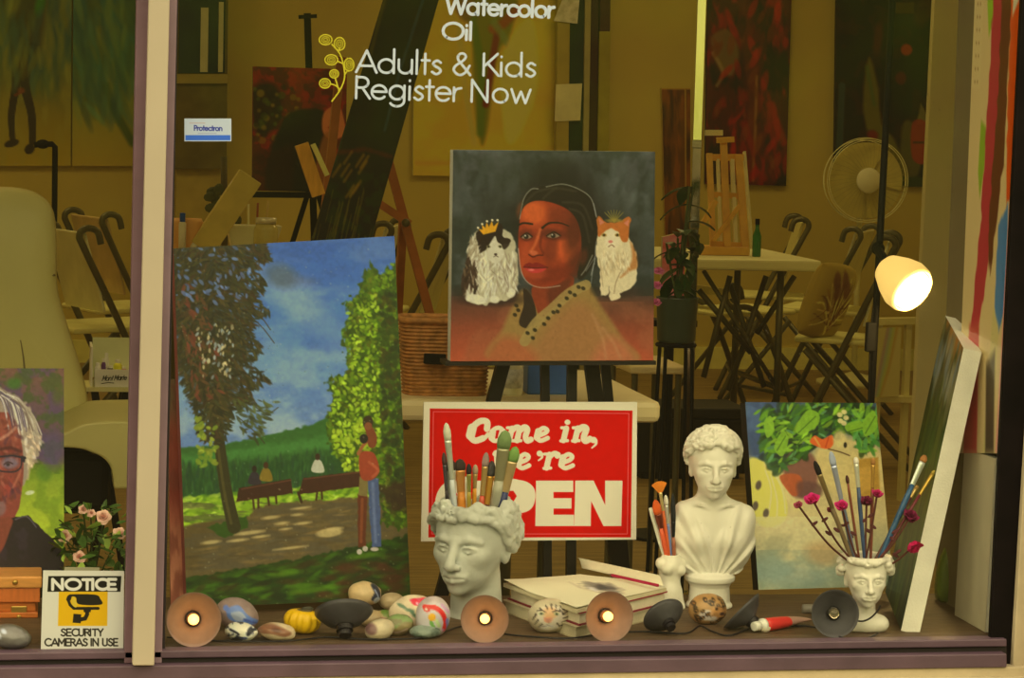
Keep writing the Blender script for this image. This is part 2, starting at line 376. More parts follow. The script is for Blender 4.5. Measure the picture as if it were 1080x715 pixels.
# right hand frame
post('trim_11', 1078, 1130, 1044, 1074, -0.016, 0.015, dark, yb=708)
post('trim_12', 1110, 1170, 1069, 1124, -0.03, 0.015, beige, yb=760)
gz0, gz1 = zb0-0.03, 2.40
xm0 = float(at(150, 357, 0)[0])
struct(MB().box((-1.25, 0.0, gz0), (xm0+0.02, 0.004, gz1)).build('window_1', GL))
struct(MB().box((xm0+0.021, 0.0, gz0), (xr+0.02, 0.004, gz1)).build('window_2', GL))
# ------------------------------------------------------------------ lettering made of pen strokes
def arc(cx, cy, rx, ry, a0, a1, n=20): return [(cx+rx*math.cos(R_(a0+(a1-a0)*k/n)), cy+ry*math.sin(R_(a0+(a1-a0)*k/n))) for k in range(n+1)]
def sp(*p): return [tuple(q) for q in spline(p)]
XH = 0.62; RC = 0.31
_circ = arc(RC, RC, RC, RC, 0, 360, 28)
GLY = {
 'A': ([[(0, 0), (.42, 1), (.84, 0)], [(.13, .3), (.71, .3)]], .92), 'd': ([_circ, [(.62, 0), (.62, 1.08)]], .82), 'a': ([_circ, [(.62, 0), (.62, .64)]], .82),
 'u': ([[(0, .62)]+arc(.27, .27, .27, .27, 180, 360)+[(.54, .62)], [(.54, .62), (.54, 0)]], .74), 'l': ([[(0, 0), (0, 1.08)]], .2), 'i': ([[(0, 0), (0, .6)], [(0, .86), (0, .88)]], .2),
 't': ([[(.14, .92), (.14, 0)], [(0, .62), (.32, .62)]], .42), 's': ([sp((.36, .53), (.2, .62), (.05, .49), (.14, .36), (.28, .28), (.36, .14), (.19, 0), (.01, .1))], .5),
 '&': ([sp((.72, 0), (.42, .4), (.2, .72), (.24, .92), (.4, .98), (.52, .84), (.4, .64), (.12, .42), (.04, .2), (.24, 0), (.48, .08), (.68, .42))], .9),
 'K': ([[(0, 0), (0, 1)], [(.56, 1), (.02, .42)], [(.16, .56), (.62, 0)]], .72), 'R': ([[(0, 0), (0, 1)], [(0, .97)]+arc(.24, .73, .26, .24, 90, -90)+[(0, .49)], [(.26, .48), (.58, 0)]], .66),
 'e': ([[(.02, .33), (.6, .33)], arc(RC, RC, RC, RC, 4, 318, 24)], .76), 'g': ([_circ, [(.62, .63), (.62, -.06)]+arc(.31, -.06, .31, .26, 0, -150)], .84),
 'r': ([[(0, 0), (0, .62)], sp((0, .3), (.09, .53), (.3, .6))], .4), 'N': ([[(0, 0), (0, 1), (.66, 0), (.66, 1)]], .9), 'o': ([_circ], .78), 'c': ([arc(RC, RC, RC, RC, 45, 315, 22)], .64),
 'w': ([[(0, .62), (.2, 0), (.4, .52), (.6, 0), (.8, .62)]], .92), 'W': ([[(0, 1), (.3, 0), (.6, .9), (.9, 0), (1.2, 1)]], 1.28), 'O': ([arc(.5, .5, .5, .5, 0, 360, 32)], 1.16),
 'T': ([[(0, .96), (.6, .96)], [(.3, .96), (.3, 0)]], .68), 'I': ([[(0, 0), (0, 1)]], .24), 'C': ([arc(.45, .5, .45, .5, 48, 312, 24)], .84), 'E': ([[(.5, 1), (0, 1), (0, 0), (.5, 0)], [(0, .5), (.44, .5)]], .64),
 'S': ([sp((.5, .86), (.28, 1), (.06, .84), (.12, .62), (.4, .44), (.52, .22), (.28, 0), (.0, .14))], .68), 'U': ([[(0, 1)]+arc(.28, .28, .28, .28, 180, 360)+[(.56, 1)]], .74),
 'Y': ([[(0, 1), (.3, .48), (.6, 1)], [(.3, .48), (.3, 0)]], .68), 'M': ([[(0, 0), (0, 1), (.38, .3), (.76, 1), (.76, 0)]], .94), 'P': ([[(0, 0), (0, 1)], [(0, .97)]+arc(.24, .72, .27, .25, 90, -90)+[(0, .47)]], .62),
 'n': ([[(0, 0), (0, .62)], [(0, .3)]+arc(.26, .34, .26, .28, 180, 0)+[(.52, 0)]], .7), ' ': ([], .36)}
def layout(txt, p0, p1, cap, track=0.0, vx=None):
    """pen strokes of a line of text in photo positions, from baseline start p0 to baseline end p1"""
    adv = 0; items = []
    for ch in txt:
        st, a = GLY[ch]; items.append((st, adv)); adv += a+track
    last = GLY[txt[-1]]; wlast = max(x for s in last[0] for x, _ in s); tot = items[-1][1]+wlast
    p0 = np.array(p0, float); p1 = np.array(p1, float); d = p1-p0; kx = d/tot; up = np.array((d[1], -d[0])); up = up/np.linalg.norm(up)*cap
    return [[tuple(p0+kx*(x+o)+up*y) for x, y in s] for st, o in items for s in st]
def ribbon(mb, P, w, Y, thick=0.0006):
    """flat vinyl stroke of width w (photo px) along P on the plane at distance Y"""
    P = np.array(P, float)
    Q = [P[0]]
    for p in P[1:]:
        if np.linalg.norm(p-Q[-1]) > 0.05: Q.append(p)
    P = np.array(Q); off = np.array((0, -thick, 0)); jit = lambda: (len(mb.f) % 61)*9e-6     # neighbouring pieces never share a plane
    def cap(c): mb.poly([at(c[0]+w/2*math.cos(a), c[1]+w/2*math.sin(a), Y-jit()) for a in np.linspace(0, 2*math.pi, 13)[:-1]], off)
    if len(P) == 1: cap(P[0]); return
    for a, b in zip(P[:-1], P[1:]):
        d = b-a; n = np.array((-d[1], d[0])); n = n/np.linalg.norm(n)*w/2
        jj = jit(); mb.poly([at(*(q), Y-jj) for q in (a+n, b+n, b-n, a-n)], off)
    for q in P: cap(q)
YL = -0.0035
vin = M('white_vinyl', (212, 212, 190), 'O', rough=0.5, var=0.02)
t = thing('window_lettering', at(470, 109, YL), 'white lettering with a yellow sprig stuck on the upper part of the glass', 'lettering')
for txt, p0, p1, cap, w in (('Watercolor', (470, 14), (584, 18.5), 18, 3.4), ('Oil', (467, 41), (496, 42), 17, 3.2), ('Adults & Kids', (375.5, 76), (564, 81), 23, 2.65), ('Register Now', (375.5, 103.5), (559, 109), 23, 2.65)):
    mb = MB()
    for s in layout(txt, p0, p1, cap): ribbon(mb, s, w, YL)
    mb.build('text_line', vin, t, weld=False)
mb = MB(); Tq = lambda x, y: (240+x/2.98, y/2.98)
def sub(P, k=3): return [tuple(p) for p in np.array(P)[::k]]
for P in ([(328, 318), (355, 280), (368, 240), (362, 195), (350, 165), (328, 140)], [(352, 160), (352, 150)], [(362, 200), (345, 192)], [(368, 235), (378, 220)], [(350, 285), (338, 244)], [(352, 280), (338, 268), (322, 263)]):
    ribbon(mb, [Tq(*p) for p in sub(spline(P), 2)], 1.5, YL)
for cx, cy, rx, ry in ((308, 125, 20, 16), (352, 138, 17, 20), (326, 188, 20, 16), (382, 203, 15, 20), (335, 232, 14, 13), (306, 262, 17, 15)):
    for k in (1.0, .62, .3): ribbon(mb, [Tq(*p) for p in arc(cx, cy, rx*k, ry*k, 0, 360, 20)], 1.35 if k == 1 else 0.9, YL)
mb.build('sprig_motif', M('yellow_vinyl', (212, 190, 25), 'O', rough=0.5, var=0.03), t, weld=False)

def sticker(name, corners, Y, nu, nv, paint, base, label, cat='sticker'):
    A, V, Q, X, Yy = panel(corners, [Y]*4, nu, nv); ar = Art(X, Yy, base); paint(ar)
    mb = MB(); mb.v = [tuple(p) for p in V]; mb.f = [tuple(q) for q in Q]
    o = mb.build(name, MP('printed_vinyl', rough=0.45, bump=0.0), None, col=C(np.clip(ar.c, 0, 255), 'O'), loc=(A[2]+A[3])/2)
    tag(o, label, cat); return o
def p_notice(a):
    a.poly([(51, 607.5), (128, 607.5), (127, 624), (50, 624)], (20, 16, 8), soft=.6)
    a.poly([(62, 624), (113.5, 624), (113, 660), (61, 660)], (235, 175, 5), soft=.6)
    for s in layout('NOTICE', (55.5, 621.5), (122, 621.5), 10.6): a.stroke(s, 3.3, (235, 222, 170), soft=.5)
    k = lambda x, y: (40+x/7.947, 600+y/7.947)
    D = (30, 24, 12)
    a.blob([k(238, 262), k(252, 222), k(300, 212), k(480, 216), k(522, 250), k(528, 298), k(345, 296), k(318, 240), k(285, 232), k(272, 262)], D, soft=.5)
    a.stroke([k(252, 255), k(268, 300), k(300, 330), k(505, 330)], 3.0, D, soft=.5)
    a.blob([k(282, 262), k(300, 232), k(325, 285), k(320, 322), k(290, 305)], (225, 185, 40), soft=.5)
    a.stroke([k(412, 340), k(412, 380), k(395, 415), k(350, 425)], 4.2, D, soft=.5); a.poly([k(380, 340), k(445, 340), k(440, 362), k(385, 362)], D, soft=.5)
    a.poly([k(298, 375), k(362, 380), k(358, 455), k(290, 450)], D, soft=.5)
    for s in layout('SECURITY', (64.5, 670.5), (108.5, 670.5), 7.2): a.stroke(s, 1.6, (40, 32, 18), soft=.5)
    for s in layout('CAMERAS IN USE', (47.5, 681), (124, 681), 7.4): a.stroke(s, 1.6, (40, 32, 18), soft=.5)
sticker('security_sticker', [(45.5, 601.5), (131, 602), (130, 684.5), (43, 684.5)], -0.0025, 270, 262, p_notice, (226, 212, 160), 'white security notice sticker with a yellow square and black camera on the glass')
o = slab('tape_strip', [(68, 598), (105, 598.5), (105, 606), (68, 606)], -0.0012, 0.0008, M('clear_tape', (165, 150, 95), 'O', rough=0.3)); tag(o, 'pale strip of tape sticking out above the security notice sticker', 'tape')
def p_prot(a):
    a.poly([(195.5, 142.5), (243, 142.5), (243, 148), (195.5, 148)], (55, 110, 190), soft=.5)
    for s in layout('Protectron', (205, 137.5), (234, 137.8), 5.2): a.stroke(s, 1.15, (50, 60, 130), soft=.5)
    a.stroke([(200, 129.8), (216, 129.8)], .8, (200, 140, 110), .6); a.stroke([(209, 140.6), (228, 140.6)], .7, (120, 120, 140), .5)
sticker('alarm_sticker', [(194.5, 125), (244, 125), (244, 149), (194.5, 149)], -0.0025, 200, 100, p_prot, (205, 208, 190), 'small white alarm sticker with a blue bottom band on the glass')

# ------------------------------------------------------------------ red shop sign
def p_open(a):
    T = lambda x, y: (420+x/3.25, 360+y/3.25)
    red = (192, 2, 12); wh = (222, 205, 150)
    a.poly([T(108, 230), T(803, 237), T(797, 672), T(103, 672)], red, soft=.5); a.mottle(6, .03, 3)
    for q in ([(120, 241), (790, 247), (785, 660), (115, 660), (120, 241)],): a.stroke([T(*p) for p in q], .8, (222, 120, 90), .8, soft=.6)
    S = lambda P, w, w1=None: a.stroke([T(*p) for p in spline(P)], w*1.2/3.25, wh, w1=(w1 or w)*1.2/3.25, soft=.5)
    L = lambda P, w, w1=None: a.stroke([T(*p) for p in P], w/3.25, wh, w1=(w1 or w)/3.25, soft=.5)
    def bowl(x0, x1, y0, y1, w=20):   # slanted o
        cx, cy = (x0+x1)/2, (y0+y1)/2
        pts = []
        for k in range(25):
            an = 2*math.pi*k/24; pts.append((cx+(x1-x0-w)/2*math.cos(an)-.22*(cy+(y1-y0-10)/2*math.sin(an)-cy), cy+(y1-y0-12)/2*math.sin(an)))
        a.stroke([T(*p) for p in pts], w*.8/3.25, wh, soft=.5)
        S([(cx-(x1-x0-w)/2+3, cy+12), (cx-(x1-x0-w)/2+6, cy-8)], w); S([(cx+(x1-x0-w)/2-6, cy+10), (cx+(x1-x0-w)/2-1, cy-10)], w)
    S([(302, 300), (302, 276), (278, 274), (252, 297), (246, 325), (262, 340), (288, 332)], 18); S([(252, 297), (246, 322)], 26); S([(262, 340), (290, 334), (306, 318)], 12)
    L([(300, 272), (298, 300)], 11)
    bowl(306, 366, 290, 347, 19)
    def stem(x, y0, y1, w=19): L([(x+10, y0+8), (x, y1-8)], w); L([(x-6, y0+6), (x+10, y0+6)], 11); L([(x-9, y1-6), (x+14, y1-7)], 11)
    stem(378, 290, 347); S([(388, 306), (402, 294), (412, 300), (406, 340)], 15); stem(404, 292, 347); S([(414, 306), (430, 294), (440, 302), (434, 326), (440, 340), (452, 336)], 17)
    def ee(x, y0, y1, k=1.0):
        S([(x+8*k, (y0+y1)/2+6), (x+34*k, (y0+y1)/2-4), (x+42*k, y0+14), (x+28*k, y0+7), (x+10*k, y0+22), (x+6*k, y1-18), (x+20*k, y1-7), (x+44*k, y1-16)], 13); S([(x+12*k, y0+18), (x+7*k, y1-18)], 19)
    ee(466, 290, 347)
    stem(564, 290, 347, 20); a.ell(*T(578, 277), 10/3.25, 9/3.25, 0, wh, soft=.5)
    stem(604, 290, 347, 20); S([(614, 306), (630, 294), (643, 300), (634, 328), (640, 341), (655, 334)], 18)
    a.ell(*T(668, 338), 12/3.25, 11/3.25, 0, wh, soft=.5); S([(676, 340), (676, 352), (662, 365)], 10, 4)
    # second line
    S([(330, 386), (334, 384), (338, 425), (350, 434), (372, 400), (376, 386), (374, 420), (384, 434), (402, 400), (398, 384)], 15)
    ee(402, 380, 441); a.ell(*T(482, 384), 10/3.25, 10/3.25, 0, wh, soft=.5); S([(490, 386), (490, 398), (478, 408)], 9, 4)
    stem(506, 380, 441, 20); S([(514, 398), (532, 384), (546, 388)], 15); a.ell(*T(543, 392), 10/3.25, 10/3.25, 0, wh, soft=.5)
    ee(550, 380, 441, 1.05)
    # OPEN
    P = lambda q: a.poly([T(*p) for p in q], wh, soft=.5)
    a.ell(*T(188, 556), 62/3.25, 80/3.25, 0, wh, soft=.5); a.ell(*T(188, 556), 18/3.25, 44/3.25, 0, red, soft=.5)
    a.blob([T(x, y) for x, y in ((340, 477), (420, 476), (458, 496), (468, 530), (456, 570), (420, 588), (340, 590))], wh, soft=.5); P([(262, 477), (345, 477), (345, 633), (262, 633)])
    a.poly([T(x, y) for x, y in ((330, 512), (392, 512), (404, 530), (392, 550), (330, 550))], red, soft=.5)
    P([(470, 477), (598, 477), (598, 516), (530, 516), (530, 537), (592, 537), (592, 573), (530, 573), (530, 594), (601, 594), (601, 633), (467, 633)])
    P([(605, 477), (668, 477), (708, 560), (708, 477), (768, 477), (764, 633), (702, 633), (660, 548), (658, 633), (601, 633)])
canvas_s = [(447, 424), (672, 424), (671, 569), (444, 571)]
A, V, Q, X, Yy = panel(canvas_s, [0.475, 0.475, 0.465, 0.465], 470, 306)
t = thing('shop_sign', (A[2]+A[3])/2, 'red and white Come in, we\'re OPEN sign leaning upright behind the large head planter', 'sign')
ar = Art(X, Yy, (220, 203, 150)); ar.mottle(20, .04, 5); p_open(ar)
mb = MB(); mb.v = [tuple(p) for p in V]; mb.f = [tuple(q) for q in Q]; mb.build('printed_face', MP('sign_print', rough=0.5, bump=0.0, spec=.15), t, col=C(np.clip(ar.c, 0, 255)))
MB().hexa([a_+np.array((0, .0004, 0)) for a_ in A], [a_+np.array((0, .004, 0)) for a_ in A]).build('backing_board', M('sign_board', (205, 190, 140), rough=0.5), t)

# ------------------------------------------------------------------ paintings in the window
def p_landscape(a):
    a.vgrad([(245, (52, 92, 150)), (300, (66, 108, 160)), (350, (84, 124, 165)), (410, (112, 144, 165)), (455, (140, 158, 160))])
    a.tint(40, (130, 155, 175), .55, 3, .55, .15, sy=22); a.tint(30, (60, 95, 145), .5, 8, .55, .15, sy=18)
    a.ell(312, 318, 32, 14, .4, (140, 165, 180), .5, 14); a.ell(340, 345, 30, 12, .3, (120, 150, 175), .45, 14)
    a.ell(296, 292, 17, 12, .3, (84, 98, 100), .75, 10); a.ell(318, 296, 14, 6, .2, (92, 105, 125), .5, 8)
    # meadow and reeds
    a.poly([(180, 474), (240, 468), (285, 458), (330, 448), (345, 440), (362, 438), (440, 430), (440, 545), (180, 560)], (52, 96, 42), soft=2, wob=1.5)
    a.poly([(180, 482), (260, 473), (360, 458), (430, 452), (430, 470), (340, 474), (250, 484), (180, 492)], (70, 122, 56), .8, soft=6, wob=2)
    a.poly([(180, 500), (260, 488), (370, 476), (430, 470), (430, 505), (340, 508), (250, 518), (180, 525)], (36, 72, 36), .85, soft=7, wob=3)
    a.dabs(500, inpoly([(185, 490), (390, 470), (390, 510), (185, 525)]), [(30, 66, 36), (45, 86, 40), (58, 98, 44), (40, 70, 50)], 1.2, 5, 0, .1, .5, 1, 11)
    a.poly([(185, 528), (245, 520), (300, 520), (390, 508), (400, 530), (330, 540), (262, 546), (185, 566)], (128, 158, 34), .9, soft=7, wob=4)
    a.dabs(260, inpoly([(190, 525), (392, 508), (392, 532), (190, 562)]), [(150, 178, 44), (110, 146, 30), (170, 190, 70), (84, 120, 28)], 5, 1.8, -.1, .4, .7, 1.2, 12)
    # path
    a.poly([(190, 575), (232, 548), (262, 545), (266, 536), (300, 530), (390, 524), (440, 528), (440, 566), (385, 574), (300, 594), (190, 612)], (98, 84, 50), soft=2, wob=1.5); a.poly([(180, 560), (205, 552), (232, 548), (215, 600), (180, 600)], (92, 78, 44), soft=3)
    a.tint(22, (82, 76, 56), .6, 4, .5, .1, sy=6, reg=((a.Y > 530) & (a.Y < 600)).astype(float))
    a.dabs(150, inpoly([(200, 575), (270, 542), (385, 530), (385, 568), (300, 590), (200, 605)]), [(112, 94, 56), (80, 70, 44), (88, 82, 58), (124, 102, 58)], 8, 1.2, -.12, .1, .5, 1.5, 13)
    for x, y, w, h in ((284, 546, 9, 1.8), (296, 552, 7, 1.6), (312, 543, 6, 1.4), (318, 552, 9, 1.5), (346, 562, 14, 4.5), (352, 558, 9, 2), (262, 562, 16, 2), (274, 566, 9, 1.4), (305, 578, 18, 1.3), (316, 536, 10, 1.3), (300, 558, 6, 1.2), (222, 572, 10, 2), (250, 570, 11, 1.6)):
        a.ell(x, y, w, h, -.12, (186, 164, 104), .8, 1.6)
    a.poly([(218, 556), (258, 544), (260, 556), (235, 568)], (46, 78, 22), .95, soft=2, wob=1.5)
    # foreground grass
    a.poly([(185, 612), (240, 602), (300, 592), (385, 574), (440, 562), (445, 660), (185, 660)], (38, 62, 18), soft=2, wob=2)
    a.dabs(420, inpoly([(190, 612), (300, 594), (438, 566), (440, 648), (190, 650)]), [(30, 50, 16), (52, 84, 22), (70, 108, 24), (44, 56, 20), (60, 52, 24)], 8, 2.2, -.15, .25, .6, 1.8, 14)
    for x, y, w in ((330, 622, 26), (300, 605, 16), (385, 586, 18), (318, 618, 14), (268, 622, 14)): a.ell(x, y, w, 3.0, -.14, (88, 128, 26), .65, 3)
    a.dabs(40, inpoly([(340, 600), (432, 585), (432, 640), (340, 636)]), [(70, 50, 24), (80, 44, 24)], 9, 3, -.1, .2, .5, 2.5, 15)
    # bright tree
    rt = [(392, 278), (402, 292), (416, 276), (432, 300), (440, 560), (404, 552), (398, 500), (372, 505), (358, 488), (347, 470), (344, 440), (352, 424), (346, 400), (364, 396), (366, 372), (360, 350), (372, 330), (362, 322), (378, 312), (382, 296)]
    a.poly(rt, (56, 80, 18), soft=3, wob=6)
    a.dabs(2200, inpoly(rt), [(88, 122, 22), (66, 98, 18), (112, 140, 26), (48, 74, 16), (78, 100, 22), (90, 96, 24)], 2.5, 1.5, 0, 1.5, .8, 1.2, 16)
    a.dabs(330, inpoly([(402, 300), (436, 320), (440, 540), (412, 530), (400, 460)]), [(34, 52, 14), (46, 66, 18), (56, 54, 20)], 3.4, 2.4, 0, 1.5, .7, 1.5, 17)
    a.dabs(300, inpoly([(364, 330), (398, 305), (400, 470), (350, 480), (348, 405), (370, 390)]), [(150, 176, 40), (164, 186, 56), (128, 160, 30)], 2.2, 1.3, 0, 1.5, .8, 1, 18)
    a.dabs(120, inpoly([(346, 455), (388, 440), (392, 500), (362, 496)]), [(160, 178, 50), (140, 164, 36)], 2.4, 1.5, 0, 1.5, .85, 1, 19)
    a.poly([(396, 515), (440, 500), (440, 540), (415, 540)], (56, 36, 26), .8, soft=6, wob=3)
    # dark tree
    lt = [(182, 258), (278, 250), (284, 272), (268, 284), (280, 300), (270, 318), (284, 330), (264, 345), (276, 372), (262, 384), (284, 402), (262, 412), (268, 428), (246, 432), (238, 462), (226, 472), (210, 460), (206, 430), (194, 412), (184, 380)]
    tr = [(212, 400), (226, 430), (232, 478), (238, 520), (246, 556)]
    a.stroke(tr, 9, (54, 52, 26), w1=14, sm=True); a.stroke([(224, 430), (230, 478), (236, 520), (243, 552)], 3, (92, 84, 40), .6, sm=True)
    a.stroke([(186, 330), (200, 380), (216, 420), (230, 470)], 4, (58, 46, 30), .9, w1=8, sm=True)
    a.poly([(184, 258), (262, 252), (258, 300), (264, 345), (258, 400), (240, 440), (216, 440), (196, 405), (184, 360)], (50, 48, 26), .75, soft=9, wob=9)
    lf = lambda x, y: .75 if x > 225 else 2.2
    a.dabs(2600, inpoly(lt), [(50, 50, 26), (64, 62, 30), (40, 44, 28), (76, 66, 34), (52, 56, 34), (66, 52, 32)], 4.2, 1.15, lf, .5, .85, .8, 20)
    a.dabs(90, inpoly([(184, 300), (212, 300), (240, 420), (205, 420)]), [(110, 58, 42), (96, 66, 40)], 4, 1.3, 1.2, .5, .8, .9, 21)
    a.dabs(70, inpoly([(205, 340), (248, 345), (244, 400), (214, 400)]), [(186, 170, 120), (160, 150, 110), (140, 150, 140)], 2.2, 1.1, 1.8, .4, .85, .8, 22)
    a.dabs(60, inpoly([(184, 265), (262, 258), (262, 330), (184, 330)]), [(96, 118, 150), (80, 100, 130)], 3.0, 1.4, .8, .6, .8, .8, 23)
    a.dabs(60, inpoly([(206, 440), (228, 450), (228, 490), (208, 495)]), [(140, 150, 50), (110, 130, 40)], 3, 1.8, 0, 1, .8, 1, 24)
    for P in ([(258, 330), (275, 345), (288, 362)], [(255, 320), (272, 332), (284, 348)], [(262, 425), (280, 436), (292, 430)], [(240, 400), (262, 418), (274, 432)], [(250, 440), (268, 456), (278, 468)]): a.stroke(P, 1, (62, 58, 40), sm=True)
    a.dabs(70, inpoly([(246, 420), (292, 424), (280, 445), (268, 470), (250, 450)]), [(60, 66, 40), (80, 90, 46)], 4, 1.3, .6, .5, .8, .8, 25)
    # benches, sitters, the couple
    T = lambda x, y: (240+x/3.575, 440+y/3.575)
    for cx, cy, hair, shirt in ((97, 196, (44, 34, 28), (50, 44, 50)), (140, 182, (70, 44, 26), (124, 104, 36)), (335, 150, (60, 40, 28), (176, 172, 140))):
        a.blob([T(cx-22, cy+55), T(cx-14, cy+18), T(cx, cy+10), T(cx+16, cy+20), T(cx+24, cy+58)], shirt, soft=.8); a.ell(*T(cx, cy), 2.6, 3.6, 0, hair)
    for q in ([(92, 310), (96, 345)], [(112, 310), (112, 342)], [(148, 300), (152, 332)], [(178, 298), (180, 325)], [(334, 280), (330, 312)], [(350, 278), (352, 308)]): a.stroke([T(*p) for p in q], 2.2, (66, 40, 26))
    a.poly([T(38, 268), T(234, 232), T(242, 288), T(30, 320)], (60, 34, 24), soft=.8, wob=.5); a.poly([T(280, 230), T(500, 203), T(496, 262), T(262, 292)], (64, 36, 24), soft=.8, wob=.5)
    a.stroke([T(50, 272), T(234, 238)], 1.4, (104, 66, 44), .7); a.stroke([T(285, 234), T(496, 208)], 1.4, (104, 66, 44), .7); a.stroke([T(262, 285), T(274, 320)], 3, (60, 40, 24))
    a.poly([T(488, 290), T(524, 295), T(518, 490), T(488, 492)], (96, 50, 30), soft=.8, wob=.6); a.stroke([T(505, 310), T(500, 470)], 3, (140, 78, 44), .6)
    a.poly([T(524, 235), T(568, 232), T(578, 488), T(542, 490)], (72, 88, 112), soft=.8, wob=.6); a.stroke([T(545, 250), T(556, 470)], 3, (116, 128, 144), .6, soft=2)
    a.poly([T(495, 225), T(528, 222), T(524, 300), T(490, 295)], (118, 104, 58), soft=.8)
    a.blob([T(495, 140), T(535, 130), T(558, 150), T(570, 205), T(540, 238), T(500, 228)], (146, 64, 40), soft=.8); a.stroke([T(530, 170), T(566, 200), T(545, 225)], 3, (166, 86, 54), sm=True)
    a.blob([T(512, 30), T(540, 36), T(560, 70), T(556, 110), T(530, 112), T(520, 60)], (118, 62, 36), soft=.8); a.stroke([T(490, 138), T(508, 108), T(520, 95)], 3.6, (150, 92, 54))
    a.ell(*T(527, 20), 5.6, 7, 0, (56, 46, 32)); a.ell(*T(528, 34), 4, 4, 0, (128, 78, 46)); a.ell(*T(511, 82), 4.6, 5, 0, (34, 30, 28))
    for q in ((494, 508, 3.6, 4), (516, 496, 3.6, 4), (552, 498, 5.6, 3)): a.ell(*T(q[0], q[1]), q[2]*.8, q[3]*.7, 0, (180, 168, 140))
    a.mottle(3, .07, 30); a.dabs(260, lambda r: (190+r.random()*235, 262+r.random()*375), [(200, 200, 150)], .7, .7, 0, 1, .25, .5, 31)
canvas('landscape_painting', [(183, 262), (416, 249), (433, 631), (197, 641)], [0.36, 0.40, 0.33, 0.29], 0.034, p_landscape, (70, 110, 160), 'D', 'large park landscape painting with blue sky, benches and an embracing couple', nu=290, nv=450, edge=(128, 62, 46))

